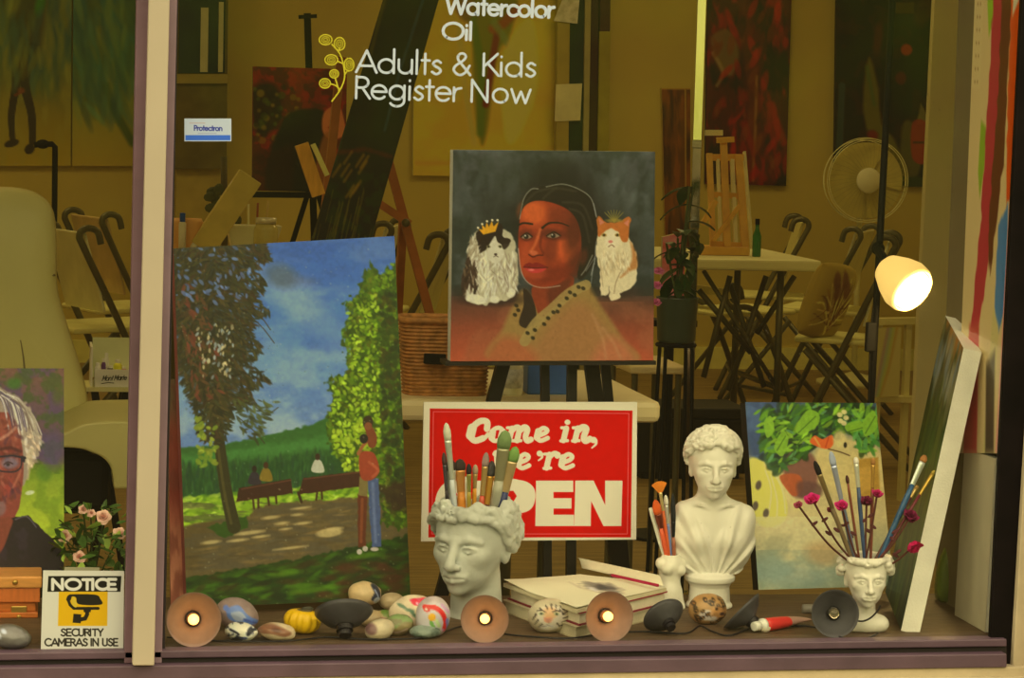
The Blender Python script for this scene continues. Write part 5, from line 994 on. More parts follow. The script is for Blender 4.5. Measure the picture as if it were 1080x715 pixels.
def s_bw(a):
    a.tint(6, (40, 38, 36), .95, 3, .56, .05); a.ell(8, -2, 3, 5, .5, (44, 42, 38), .9); a.stroke([(-12, -4), (-4, 0), (-8, 6)], 2.5, (46, 44, 40), sm=True); a.ell(2, 5, 4, 2, 0, (60, 66, 84), .8)
stone(254, 666, 17.5, 10, (214, 204, 168), s_bw, 'small white stone with black blotches next to the leftmost lamp', seed=2, rot=.1)
def s_tan(a): a.blob([(-20, -7), (-4, -9), (14, -1), (8, 3), (-6, 0), (-20, 0)], (120, 74, 42), .9, soft=2); a.ell(-2, -4, 5, 2, .2, (84, 50, 32), .8, 1.5)
stone(292, 666, 20, 9.5, (196, 166, 108), s_tan, 'flat tan stone with a brown top, left of the yellow gourd', seed=3, rot=.12)
stone(400, 664, 16, 11, (184, 160, 104), lambda a: a.ell(-10, -2, 6, 6, 0, (96, 60, 50), .8, 3), 'tan stone half hidden behind the dark lamp by the gourd', seed=4, rot=-.2)
def s_moon(a): a.blob([(5, -11), (12, -9), (16, 0), (14, 8), (5, 4), (8, -3)], (52, 52, 50), soft=1); a.ell(12, 6, 4, 4, .3, (196, 190, 160), .9, 1); a.stroke([(9, -6), (13, 2), (10, 6)], 1.4, (150, 150, 140), sm=True)
stone(384.5, 633, 18, 13, (194, 158, 92), s_moon, 'round ochre stone with a black and white patch, topmost behind the dark lamp', seed=5, z=.012)
stone(392, 652, 15, 9, (150, 122, 70), None, 'dull brown stone beneath the round ochre stone', seed=6)
stone(413, 634, 14, 9.5, (184, 154, 94), None, 'plain beige stone behind the flower-painted stone', seed=7)
def s_green(a): a.tint(7, (84, 106, 30), .9, 4, .5, .1); a.ell(-4, 0, 6, 3, .2, (120, 60, 40), .7, 2)
stone(406, 652, 13, 9, (146, 120, 62), s_green, 'mossy green stone between the tan and olive stones', seed=8)
def s_olive(a): a.blob([(-14, -4), (-4, -12), (10, -12), (16, -4), (4, -5), (-6, 2)], (120, 136, 66), .9, soft=2); a.tint(6, (110, 84, 50), .6, 6, .55, .1); a.stroke([(-14, 1), (-4, 6), (8, 2)], 1.4, (176, 140, 110), .7, sm=True)
stone(420, 659, 15.5, 11.5, (128, 108, 56), s_olive, 'olive stone with a green top in front of the flower-painted stones', seed=9, rot=-.1)
def s_flow(a):
    a.blob([(-6, -14), (8, -16), (24, -12), (30, -4), (18, -6), (4, -8)], (196, 60, 66), .95, soft=1.2)
    for x, y in ((0, -12), (9, -13), (20, -9), (26, -4)): a.ell(x, y, 4, 3.2, .3, (206, 30, 44), .9, 1); a.ell(x+2, y+1, 1.6, 1.4, 0, (226, 160, 150), .9, .8)
    for x, y, t_ in ((-14, -8, .4), (-6, -4, .2), (-2, 0, .8)): a.ell(x, y, 5, 1.8, t_, (72, 100, 60), .9, .8)
stone(436, 645, 27, 18, (204, 176, 116), s_flow, 'large cream stone painted with red flowers and green leaves', seed=10, ry=14)
def s_par(a):
    a.ell(0, -2, 18, 15, 0, (196, 180, 150), .7, 3); a.stroke([(-10, -12), (0, -12), (8, -6), (12, 4), (11, 12)], 5, (206, 44, 30), sm=True); a.ell(-8, -10, 3.5, 3, 0, (200, 60, 40)); a.ell(-9, -10, 1.2, 1.2, 0, (220, 210, 190))
    a.ell(-3, -2, 4, 4, 0, (226, 150, 30)); a.stroke([(-4, 3), (-1, 9)], 4, (110, 150, 60)); a.stroke([(2, 2), (5, 8)], 4, (180, 190, 110)); a.stroke([(14, 2), (16, 14)], 4, (110, 120, 160), .8); a.ell(4, 12, 8, 2, .1, (196, 180, 190), .7, 1); a.stroke([(8, -14), (16, -6)], 3, (190, 130, 140), .7)
stone(456, 650, 18.5, 22, (176, 152, 120), s_par, 'stone painted with a red parrot in front of the flower-painted stone', seed=11, ry=15)
stone(448, 666, 17, 7, (120, 124, 88), lambda a: a.tint(6, (70, 80, 56), .8, 3, .5, .1), 'small grey-green stone at the foot of the parrot stone', seed=12)
def s_tiger(a):
    D = (52, 40, 26)
    a.ell(0, -2, 16, 11, 0, (206, 186, 136), .8, 3); a.ell(-2, -6, 8, 6, 0, (196, 134, 66), .7, 3); a.ell(-4, 1, 4.4, 3.4, 0, (206, 140, 84), 1, 1); a.blob([(-8, -1), (-4, 0), (0, -1), (-4, 4)], (186, 120, 84), .9)
    for x in (-11, 5): a.ell(x, -5, 3, 1.8, .2 if x > 0 else -.2, (150, 150, 90), 1, .8); a.ell(x, -5, 1.2, 1.4, 0, (24, 20, 14)); a.stroke([(x-4, -7), (x, -8.5), (x+4, -7)], 1.2, D, sm=True)
    for P in ([(-16, -4), (-19, 2)], [(-14, 2), (-17, 7)], [(10, -12), (14, -8)], [(12, -4), (18, -6)], [(13, 0), (20, -1)], [(12, 4), (19, 4)], [(-6, -13), (-4, -9)], [(0, -14), (0, -10)], [(5, -13), (4, -9)], [(9, -9), (12, -5)], [(-12, -10), (-9, -8)], [(10, 8), (16, 8)], [(-10, 6), (-13, 10)], [(6, 5), (9, 9)]): a.stroke(P, 1.7, D, w1=.8)
    a.stroke([(-4, 4), (-4, 7), (-9, 9)], .9, D, sm=True); a.stroke([(-4, 7), (2, 9)], .9, D); a.ell(-2, 10, 9, 3, 0, (216, 200, 160), .8, 2)
stone(578.5, 649, 22.5, 18.5, (186, 164, 108), s_tiger, 'stone painted with a tiger face in front of the sketchbook', seed=13, rot=-.15, lump=.05)
def s_leo(a):
    a.ell(-4, 4, 8, 6, 0, (206, 190, 150), .8, 2)
    r = np.random.default_rng(3)
    for n_ in range(36): x, y = r.uniform(-20, 20), r.uniform(-14, 14); a.ell(x, y, 2.6, 2, r.random()*3, (48, 36, 22), .9, .8); a.ell(x+.3, y, 1.1, .9, 0, (176, 120, 50), .8, .6)
    a.ell(8, 2, 9, 7, .2, (190, 130, 60), .8, 2); a.ell(13, 3, 3, 2, 0, (60, 40, 30), .9, 1); a.ell(6, -3, 1.8, 1.4, 0, (40, 30, 20)); a.stroke([(10, 8), (15, 8)], 1.4, (60, 44, 30)); a.ell(3, 8, 5, 3, 0, (206, 190, 150), .8, 1.5)
stone(745.5, 642, 20.5, 16.5, (160, 116, 56), s_leo, 'stone painted with a leopard face at the foot of the white bust', seed=14, lump=.05)
stone(10, 671, 23, 13, (100, 90, 64), lambda a: (a.ell(-14, -4, 5, 4, .4, (190, 186, 160), .8, 2), a.ell(-6, -8, 3, 2, .4, (180, 176, 150), .7, 1.5)), 'grey pebble in front of the wooden box, left pane', seed=15, rot=.15, name='pebble')
stone(806, 662, 7, 5, (196, 176, 120), None, 'tiny cream pebble next to the paint tube', seed=16, name='pebble')
# small yellow gourd
b = onz(317, 668, ZS); q = 1/ppm(b); t = thing('gourd', b, 'small ribbed yellow gourd with a dark stem between the stones', 'gourd'); n, m = 96, 30; V = []
for i in range(m+1):
    v = math.pi*i/m
    for j in range(n): u = 2*math.pi*j/n; k = 1-.09*abs(math.cos(u*6))**3*math.sin(v); V.append((20*math.sin(v)**.85*math.cos(u)*k, 17*math.sin(v)**.85*math.sin(u)*k, 13.6*(1+math.cos(v))*(1-.10*math.sin(v)*0)-3.0*math.exp(-(v/.5)**2)))
V = b+(np.array(V)@roty(.12).T)*q; V[:, 2] += ZS-V[:, 2].min()
mb = MB(); mb.add(V, [(i*n+j, (i+1)*n+j, (i+1)*n+(j+1) % n, i*n+(j+1) % n) for i in range(m) for j in range(n)]); mb.build('flesh', M('gourd_skin', (216, 158, 16), rough=.4, var=.14, vs=14), t, smooth=True)
tp = V[:, :].mean(0); tp[2] = V[:, 2].max()-.003
MB().tube([tp+np.array((0, 0, -.002)), tp+np.array((.004, 0, .003)), tp+np.array((.012, 0, .004)), tp+np.array((.016, 0, .001))], [.006, .0045, .004, .0045], 8).build('stalk', tone((66, 60, 36), .9), t, smooth=True)
MB().ell(tp+np.array((0, 0, .0002)), (.016, .013, .003), 20, 6).build('crown', tone((92, 78, 40), .9, 0, .3), t, smooth=True)

# ------------------------------------------------------------------ sketchbooks, pencil, paint tube
def quad_block(P, z0, z1): return MB().hexa([(p[0], p[1], z0) for p in P], [(p[0], p[1], z1) for p in P])
zt = ZS+.052
P = [onz(531, 614, zt), onz(608, 642, zt), onz(703, 619, zt), onz(612, 605, zt)]
cen = sum(P)/4
sh = lambda k: [cen+(p-cen)*k for p in P]
t = thing('sketchbook', (cen[0], cen[1], ZS), 'closed cream sketchbook at the bottom of the pile beneath the red book', 'book')
quad_block(sh(.97), ZS+.0015, ZS+.0195).build('pages', tone((176, 156, 100), .8), t); quad_block(sh(1.0), ZS, ZS+.0015).build('cover', tone((150, 130, 80), .7), t); quad_block(sh(1.0), ZS+.0195, ZS+.021).build('cover', tone((170, 150, 96), .7), t)
t = thing('red_book', (cen[0], cen[1], ZS+.021), 'red-covered book lying between the two sketchbooks', 'book'); sh2 = lambda k: [cen+np.array((.006, .004, 0))+(p-cen)*k for p in P]
quad_block(sh2(.94), ZS+.0235, ZS+.0415).build('pages', tone((206, 186, 126), .8), t); quad_block(sh2(.98), ZS+.021, ZS+.0235).build('cover', tone((118, 20, 32), .5), t); quad_block(sh2(.98), ZS+.0415, ZS+.044).build('cover', tone((150, 26, 40), .5), t)
t = thing('open_sketchbook', (cen[0], cen[1], ZS+.044), 'open sketchbook with a grey pencil drawing on top of the pile of books', 'book')
quad_block(P, ZS+.044, ZS+.0505).build('pages', tone((196, 174, 112), .8), t)
n = 70; u, v = np.meshgrid(np.linspace(0, 1, n), np.linspace(0, 1, n)); Vp = (P[3]*((1-u)*(1-v))[..., None]+P[2]*(u*(1-v))[..., None]+P[1]*(u*v)[..., None]+P[0]*((1-u)*v)[..., None]).reshape(-1, 3)
uu, vv = u.ravel(), v.ravel(); Vp[:, 2] = ZS+.0512+.003*np.sin(uu*3+vv*2)**2+.006*np.clip(vv-.75, 0, 1)*np.clip(.4-uu, 0, 1)*6
ar = Art(uu*100, vv*100, (216, 196, 132)); ar.blob([(38, 34), (52, 24), (74, 28), (86, 40), (70, 46), (50, 46)], (110, 98, 74), .85, soft=8, wob=4); ar.blob([(54, 30), (70, 32), (66, 40), (54, 40)], (60, 54, 44), .7, soft=6, wob=3); ar.ell(60, 46, 8, 3, .3, (206, 190, 150), .8, 3); ar.stroke([(30, 46), (50, 52), (80, 50)], 2, (150, 134, 96), .5, soft=4)
mb = MB(); mb.v = [tuple(p) for p in Vp]; mb.f = [(i*n+j, i*n+j+1, (i+1)*n+j+1, (i+1)*n+j)[::-1] for i in range(n-1) for j in range(n-1)]; mb.build('drawn_page', MP('drawing_paper', rough=.85, bump=.05), t, smooth=True, col=C(np.clip(ar.c, 0, 255)))
A_ = [onz(614, 600, ZS+.052), onz(700, 619, ZS+.054)]; ln = np.linspace(0, 1, 9); mb = MB(); V = []
for i in range(9):
    a_ = math.pi*.75*i/8; off = np.array((.004*i/8, .004+.062*i/8, .001+.011*math.sin(i/8*2.2)))
    for k in ln: V.append(A_[0]+(A_[1]-A_[0])*k+off)
mb.add(V, [(i*9+j, i*9+j+1, (i+1)*9+j+1, (i+1)*9+j) for i in range(8) for j in range(8)]); o = mb.build('curled_page', tone((214, 192, 128), .85), t, smooth=True); md = o.modifiers.new('thickness', 'SOLIDIFY'); md.thickness = .0008
a_ = onz(641, 605.5, ZS+.060); b_ = onz(694, 617.5, ZS+.060); d_ = (b_-a_); d_ /= np.linalg.norm(d_)
t = thing('pencil', (a_+b_)/2, 'dark red pencil lying across the open sketchbook', 'pencil'); MB().tube([a_+d_*.012, b_], .0028, 6).build('shaft', tone((156, 24, 44), .4), t); MB().lathe([(.0004, 0), (.0026, .012), (.0026, .0125)], a_, d_, 8).build('sharpened_tip', tone((84, 62, 36), .6), t)
a_ = onz(806, 659, ZS+.012); b_ = onz(850, 652, ZS+.012); d_ = b_-a_; L = np.linalg.norm(d_); d_ /= L
t = thing('paint_tube', ((a_+b_)/2)*np.array((1, 1, 0))+np.array((0, 0, ZS)), 'red and white paint tube lying beneath the small painting', 'paint tube'); up_ = np.cross(d_, (0, 0, 1.0)); n = 24; V = []
for i in range(12):
    k = i/11; ry = .0115*(1-.85*k**2.2); rx_ = .0115*(1+.15*k)
    for j in range(n): an = 2*math.pi*j/n; V.append(a_+d_*L*k+up_*rx_*math.cos(an)+np.array((0, 0, 1.0))*(ry*math.sin(an)-.0005))
mb = MB(); Qs = [(i*n+j, i*n+(j+1) % n, (i+1)*n+(j+1) % n, (i+1)*n+j) for i in range(11) for j in range(n)]+[tuple(range(n))]
mb.add(V[:n*7], [q for q in Qs if max(q) < n*7]); mb.build('label_band', tone((196, 50, 34), .4), t, smooth=True)
mb = MB(); mb.add(V[n*6:], [tuple(i-n*6 for i in q) for q in Qs[:-1] if min(q) >= n*6]); mb.build('crimped_end', tone((176, 130, 92), .35, .3), t, smooth=True)
MB().lathe([(.0118, -.001), (.0118, -.006), (.006, -.012), (.0055, -.013), (.0085, -.0132), (.008, -.026), (.007, -.0265)], a_, d_, 20).build('cap', tone((206, 192, 150), .4), t, smooth=True)
a_ = onz(846, 642, ZS+.008); b_ = onz(868, 642, ZS+.008); MB().lathe([(.003, 0), (.008, .001), (.0085, .03), (.006, .034), (.003, .036)], a_, b_-a_, 16).build('paint_jar', tone((112, 100, 70), .4), None, smooth=True, loc=(a_[0], a_[1], ZS)); tag(bpy.data.objects['paint_jar'], 'grey tube cap behind the red paint tube', 'tube')

# ------------------------------------------------------------------ canvases at the right end of the ledge
TR = at(1016, 367, .15); BR = onz(950, 665, ZS+.002); TL = at(997, 333, .37); BL = BR+(TL-TR); BL[2] = ZS+.03
def p_edge(a):
    a.vgrad([(0, (170, 116, 48)), (10, (110, 100, 52)), (25, (74, 80, 48)), (45, (52, 66, 22)), (70, (40, 56, 16)), (100, (34, 46, 20))]); a.dabs(160, lambda r: (r.random()*100, 5+r.random()*95), [(84, 96, 30), (40, 56, 16), (60, 78, 26), (96, 92, 36), (34, 46, 28)], 3, 9, .1, .3, .7, 2, 2); a.dabs(40, lambda r: (r.random()*100, r.random()*22), [(150, 140, 100), (120, 130, 120)], 4, 6, .3, .4, .6, 2, 3)
quadcanvas('tilted_canvas', [TL, TR, BR, BL], .033, p_edge, (80, 96, 40), 'D', 'thick white-edged canvas tilted at the right end, its green painted face turned left', 40, 120, (224, 206, 150), [(0, 0), (100, 0), (100, 100), (0, 100)])
Xp = float(at(1081, 150, .05)[0])
struct(MB().box((Xp, 0.0, ZS), (Xp+.06, .42, 2.4)).build('wall_display', M('display_side_paint', (104, 86, 44), 'D', rough=.8, var=.1, vs=5)))
struct(slab('trim_13', [(989, -60), (1019, -60), (986, 610), (956, 610)], 3.2, .03, M('display_post_paint', (132, 110, 56), 'R', rough=.7, var=.06, vs=5)))
xa = Xp-.002; Y0, Y1 = .045, .27
def p_drip(a):
    a.c[:] = (214, 186, 118); a.poly([(0, -5), (22, -5), (20, 36), (0, 36)], (216, 190, 122))
    for x in (8, 14): 
        for y in range(2, 36, 4): a.ell(x, y, 1.2, .5, 0, (150, 110, 60), .8, .6)
    a.poly([(30, -5), (44, -5), (44, 15), (36, 20), (30, 10)], (150, 184, 40), soft=2); a.poly([(26, 46), (38, 48), (38, 60), (30, 70), (24, 62)], (140, 170, 40), soft=2)
    a.poly([(44, -5), (64, -5), (66, 28), (60, 52), (56, 90), (40, 110), (22, 112), (34, 80), (40, 40)], (180, 34, 58), soft=2, wob=2); a.poly([(62, -5), (84, -5), (80, 60), (70, 75), (60, 95), (52, 80), (62, 40)], (96, 40, 22), soft=2, wob=2)
    a.poly([(82, 5), (101, 0), (100, 70), (90, 72), (84, 40)], (222, 84, 26), soft=2, wob=2); a.poly([(88, -5), (101, -5), (101, 8), (86, 14)], (216, 200, 150), soft=2); a.poly([(74, 78), (94, 72), (96, 104), (84, 112), (74, 104)], (66, 128, 176), soft=2, wob=1); a.poly([(70, 104), (84, 110), (80, 150), (60, 150)], (206, 186, 110), soft=3)
    a.poly([(96, 70), (101, 70), (101, 150), (88, 150)], (226, 150, 120), soft=2); a.poly([(18, 110), (40, 108), (46, 150), (16, 150)], (190, 70, 60), soft=4); a.poly([(60, 122), (78, 118), (84, 150), (66, 150)], (70, 60, 40), soft=4)
quadcanvas('drip_painting', [(xa-.02, Y1, float(at(1033, -30, Y1)[2])), (xa-.02, Y0, float(at(1078, -30, Y0)[2])), (xa-.02, Y0, float(at(1056, 478, Y0)[2])), (xa-.02, Y1, float(at(1030, 478, Y1)[2]))], .02, p_drip, (210, 186, 120), 'D', 'painting of bright vertical paint drips on the right side wall of the window', 90, 300, (206, 190, 140), [(0, 0), (100, 0), (100, 150), (0, 150)], coat=.8)
bn, bf = onz(1046, 664, ZS+.002), onz(1015, 641, ZS+.002)
bn = np.array((Xp-.026, .075, ZS+.001)); bf = np.array((Xp-.026, .235, ZS+.001)); tn = np.array((Xp-.020, .075, float(at(1050, 484, .075)[2]))); tf = np.array((Xp-.020, .235, tn[2]))
quadcanvas('blank_canvas', [tf, tn, bn, bf], .018, lambda a: a.mottle(20, .05, 2), (186, 170, 122), 'D', 'plain pale canvas standing against the right side wall under the drip painting', 20, 40, (176, 160, 112), [(0, 0), (100, 0), (100, 100), (0, 100)])
# green glass bottle behind the tilted canvas
GG = bpy.data.materials.new('green_bottle_glass'); GG.use_nodes = True; _b = GG.node_tree.nodes['Principled BSDF']; _b.inputs['Base Color'].default_value = (.30, .46, .07, 1); _b.inputs['Roughness'].default_value = .08; _b.inputs['Transmission Weight'].default_value = .55
_n = GG.node_tree.nodes.new('ShaderNodeTexNoise'); _n.inputs['Scale'].default_value = 12; _r = GG.node_tree.nodes.new('ShaderNodeMapRange'); _r.inputs['To Min'].default_value = .05; _r.inputs['To Max'].default_value = .15; GG.node_tree.links.new(_n.outputs['Fac'], _r.inputs['Value']); GG.node_tree.links.new(_r.outputs[0], _b.inputs['Roughness'])
b = onz(1006, 634, ZS); q = 1/ppm(b); t = thing('glass_jug', b, 'round green glass bottle between the tilted canvas and the pale canvas', 'bottle')
MB().lathe([(16, 0), (20, 3), (21, 14), (20, 30), (17, 45), (12, 58), (7.5, 66), (7, 80), (8.5, 81), (8.5, 85), (6, 85), (5.5, 66), (10, 58), (15, 45), (18, 30), (19, 14), (17, 4), (0, 3)], b, (0, 0, 1), 40).v and None
pr = [(r_*q, h_*q) for r_, h_ in [(16, 0), (20, 3), (21, 14), (20, 30), (17, 45), (12, 58), (7.5, 66), (7, 80), (8.5, 81), (8.5, 85), (6, 85)]]
MB().lathe(pr, b, (0, 0, 1), 40).build('body', GG, t, smooth=True); MB().lathe([(8.7*q, 80*q), (9.2*q, 82*q), (8.7*q, 84*q), (6*q, 84.5*q)], b, (0, 0, 1), 28).build('rim', GG, t, smooth=True)

# ------------------------------------------------------------------ left pane: wooden box, potted rose
WB = M('orange_wood', (176, 92, 30), rough=.45, var=.2, vs=6, wood=(4, 30, 30)); WB2 = M('light_wood_lid', (196, 128, 52), rough=.45, var=.15, vs=6, wood=(4, 30, 30)); BRS = tone((170, 130, 50), .3, .8)
Yb = .26; xl = float(at(-60, 640, Yb)[0]); xr2 = float(at(44, 640, Yb)[0]); zb = [float(at(20, y, Yb)[2]) for y in (608, 620.5, 636, 659)]; zb[3] = ZS+.012
t = thing('wooden_box', ((xl+xr2)/2, Yb, ZS), 'orange wooden box with a brass latch beneath the painted portrait', 'box')
MB().box((xl, Yb, zb[1]), (xr2, Yb+.17, zb[0])).build('lid', WB2, t, bevel=.003); MB().box((xl+.003, Yb+.004, zb[2]), (xr2-.003, Yb+.165, zb[1])).build('upper_case', M('mid_wood', (184, 96, 36), rough=.45, var=.12, vs=6, wood=(30, 4, 4)), t, bevel=.002)
MB().box((xl+.008, Yb+.010, ZS+.010), (xr2-.010, Yb+.165, zb[2])).build('lower_case', WB, t, bevel=.002); MB().box((xl+.004, Yb+.006, ZS), (xr2-.006, Yb+.165, ZS+.010)).build('plinth', WB, t, bevel=.002)
c = at(16, 614, Yb); MB().ell(c, (.005, .004, .005), 16, 10).build('stud', BRS, t, smooth=True)
c = at(20, 645, Yb+.010); mb = MB().box((c[0]-.013, c[1]-.003, c[2]-.010), (c[0]+.013, c[1], c[2]+.010)); lt = mb.build('latch', BRS, t, bevel=.002); MB().lathe([(.004, 0), (.004, .004), (.001, .005)], c+np.array((0, -.002, -.008)), (0, -1, 0), 12).build('latch_knob', BRS, lt, smooth=True)
b = onz(97, 652, ZS); t = thing('potted_rose', b, 'leafy rose plant with pale pink flowers behind the security notice', 'plant'); q = 1/ppm(b)
MB().lathe([(.022, 0), (.028, .002), (.033, .045), (.036, .046), (.036, .054), (.031, .054), (.030, .046), (.0, .044)], b, (0, 0, 1), 28).build('pot', tone((110, 70, 44), .7), t, smooth=True)
r = np.random.default_rng(8); st = MB(); lv = MB(); lv2 = MB(); YP = float(b[1])
roses = [((109, 545), 11), ((68, 565), 9), ((84, 587), 9), ((126, 562), 9), ((88, 537), 7), ((96, 541), 6)]
for (x, y), w in roses: st.tube(spline([b+np.array((0, 0, .045)), (b+at(x, y, YP))/2+np.array((0, .012, .02)), at(x, y+3, YP-.005)]), .0014, 6)
for k in range(150):
    x = 58+r.random()*78; y = 532+r.random()*84
    if (x < 72 and y < 552): continue
    c = at(x, y, YP+r.normal()*.03); L = .008+r.random()*.009; R3 = rotz(r.random()*6.28)@rotx(r.normal()*.6)@roty(r.normal()*.5); V = []
    for i in range(5):
        s2 = i/4; wd = L*.5*math.sin(math.pi*(.06+.88*s2))
        for j in (-1, 0, 1): V.append(c+R3@np.array((wd*j, L*(s2-.5)*2, .12*L*abs(j)-.2*L*s2*s2)))
    (lv2 if k % 6 == 0 else lv).add(V, [(i*3+j, i*3+j+1, (i+1)*3+j+1, (i+1)*3+j) for i in range(4) for j in range(2)])
st.build('stems', tone((60, 70, 26), .8), t, smooth=True); o = lv.build('leaves', M('rose_leaf', (58, 78, 22), rough=.5, var=.4, vs=30), t, smooth=True); o['kind'] = 'stuff'; o = lv2.build('young_leaves', M('young_leaf', (140, 156, 50), rough=.5, var=.2, vs=30), t, smooth=True); o['kind'] = 'stuff'
for n_, ((x, y), w) in enumerate(roses): mb = MB(); c = at(x, y, YP-.028); rose_head(mb, c, w*q*.8, 20+n_, np.array((r.normal()*.3, -.8, .5))); mb.build('rose_flower', M('pale_rose_petal', (214, 160, 112), rough=.6, var=.12, vs=60), t, smooth=True)
# ------------------------------------------------------------------ studio behind the window
def rt(rgb, rough=.5, metal=0.0, var=.10, vs=12): return M('room_%d_%d_%d_%d' % (*rgb, int(metal*10)), rgb, 'R', rough=rough, metal=metal, var=var, vs=vs)
BLK = M('black_finish', (28, 22, 12), 'D', rough=.6, spec=.2); TUBE = rt((56, 46, 20), .4, .3); SEATP = rt((150, 124, 56), .6); OAK = M('easel_wood', (150, 86, 24), 'R', rough=.5, var=.15, vs=5, wood=(20, 20, 3))
def pbar(mb, p, q, w, Y, t=.02, Yq=None):    # flat bar between two photo positions, w in px
    a = at(*p, Y); b = at(*q, Y if Yq is None else Yq); mb.bar(a, b, w/ppm(a), t, up=(0, 1.0, 0)); return mb
# centre table with things on it
YT = .62; zt_ = .74
p0 = at(427, 424, YT); xL = float(onz(420, 427, zt_)[0]); xR = float(onz(708, 428, zt_)[0]); yF = float(onz(560, 426, zt_)[1]); yF = max(yF, .60)
WT = M('white_laminate', (182, 154, 84), 'N', rough=.45, var=.03); 
t = thing('folding_table', ((xL+xR)/2, yF+.3, 0), 'white-topped folding table behind the red sign', 'table')
MB().box((xL-.10, yF, zt_-.042), (xR, yF+.6, zt_)).build('tabletop', WT, t, bevel=.012)
for x in (xL-.02, xR-.2):
    for y in (yF+.08, yF+.52): MB().tube([(x, y, 0), (x, y, zt_-.04)], .014, 10).build('leg', TUBE, t, smooth=True)
    MB().tube([(x, yF+.08, .12), (x, yF+.52, .12)], .011, 8).build('brace', TUBE, t, smooth=True)
# wicker basket
b = onz(468, 421, zt_); b[1] += .10; b = at(468, float(proj(b)[1]), b[1]); b[2] = zt_; q = 1/ppm(b); t = thing('wicker_basket', b, 'brown wicker basket on the white-topped table, left of the portrait', 'basket')
prof = []; H = 79*q
for i in range(121): h = H*i/120; prof.append(((44+6*(i/120))*q+.0022*math.sin(i*2*math.pi/6), h))
mb = MB(); n = 120; V = []
for r_, h in prof:
    for j in range(n):
        a = 2*math.pi*j/n; k = (abs(math.cos(a))**4+abs(math.sin(a))**4)**-.25; w_ = 1+.012*math.sin(j*2*math.pi*30/n)*(1 if int(h/H*20) % 2 else -1); V.append((b[0]+r_*k*math.cos(a)*.97*w_, b[1]+r_*.62*k*math.sin(a)*w_, b[2]+h))
mb.add(V, [(i*n+j, i*n+(j+1) % n, (i+1)*n+(j+1) % n, (i+1)*n+j) for i in range(120) for j in range(n)]+[tuple(range(n))])
mb.build('woven_body', M('wicker', (136, 86, 30), 'N', rough=.7, var=.4, vs=60), t, smooth=True)
mb = MB(); r_ = prof[-1][0]; mb.tube([(b[0]+r_*.99*math.cos(a)*(abs(math.cos(a))**4+abs(math.sin(a))**4)**-.25, b[1]+r_*.63*math.sin(a)*(abs(math.cos(a))**4+abs(math.sin(a))**4)**-.25, b[2]+H) for a in np.linspace(0, 2*math.pi, 61)], .006, 8, cap=False)
mb.build('rim', M('wicker', (136, 86, 30), 'N'), t, smooth=True); yb_ = b[1]-r_*.62
mb = MB(); pbar(mb, (447, 378), (470, 379), 11, yb_-.01, .012); mb.build('clasp', BLK, t, bevel=.002)
b = onz(539, 420, zt_); b[1] += .06; b = np.array((at(539, 418, b[1])[0], b[1], zt_)); q = 1/ppm(b); t = thing('squeeze_bottle', b, 'white squeeze bottle beneath the portrait on the white-topped table', 'bottle')
MB().lathe([(11*q, 0), (12*q, 2*q), (12*q, 34*q), (9*q, 42*q), (4*q, 45*q), (4*q, 48*q)], b, (0, 0, 1), 28).build('body', M('white_plastic', (190, 168, 104), 'N', rough=.4, var=.03), t, smooth=True); MB().lathe([(5*q, 48*q), (5*q, 56*q), (2*q, 64*q)], b, (0, 0, 1), 16).build('cap', M('white_plastic', (190, 168, 104), 'N', rough=.4, var=.03), t, smooth=True)
MB().lathe([(12.15*q, 8*q), (12.15*q, 28*q)], b, (0, 0, 1), 28).build('label_band', rt((150, 132, 84), .5, 0, .4, 90), t, smooth=True)
a_ = at(554, 419, yF+.12); c_ = at(604, 383, yF+.12); o = MB().box((a_[0], yF+.10, zt_), (c_[0], yF+.15, c_[2]+.02)).build('blue_box', M('blue_card', (60, 86, 108), 'N', rough=.5), None, loc=((a_[0]+c_[0])/2, yF+.12, zt_), bevel=.003); tag(o, 'blue carton on the white-topped table behind the easel legs', 'box')
# black studio easel that carries the portrait
b = at(590, 640, .5); b[2] = 0; t = thing('studio_easel', b, 'black wooden easel holding up the portrait with cats', 'easel'); EB = M('black_easel_paint', (30, 22, 11), 'D', rough=.5); YE = .495
def down(p, q, Y0_, Y1_):    # continue the line p->q to the floor
    a = at(*p, Y0_); b_ = at(*q, Y1_); k = a[2]/(a[2]-b_[2]); return a, a+(b_-a)*k
for n_, (p, q, w) in enumerate((((572, 190), (577, 600), 9), ((604, 190), (602, 600), 10))):
    a, c = down(p, q, YE, YE+.006); MB().bar(a, c, w/ppm(a), .016, up=(0, 1.0, 0)).build('mast', EB, t)
for p, q, w in (((553, 300), (466, 625), 14), ((613, 300), (651, 600), 15)):
    a, c = down(p, q, YE+.018, YE+.05); MB().bar(a, c, w/ppm(a), .018, up=(0, 1.0, 0)).build('leg', EB, t)
a, c = at(630, 300, YE+.02), at(634, 600, YE+.30); k = a[2]/(a[2]-c[2]); c = a+(c-a)*k; c[1] = YE+.09; MB().bar(a, c, .016, .014, up=(0, 1.0, 0)).build('leg', EB, t)
A0, A1 = at(470, 383.5, .43), at(692, 382.5, .43); MB().hexa([A0+(0, 0, -.004), A1+(0, 0, -.004), A1+(0, 0, .003), A0+(0, 0, .003)], [A0+(0, .07, -.004), A1+(0, .07, -.004), A1+(0, .07, .003), A0+(0, .07, .003)]).build('tray', EB, t)
mb = MB(); pbar(mb, (566, 520), (612, 520), 12, YE-.010, .012); mb.build('crosspiece', EB, t)
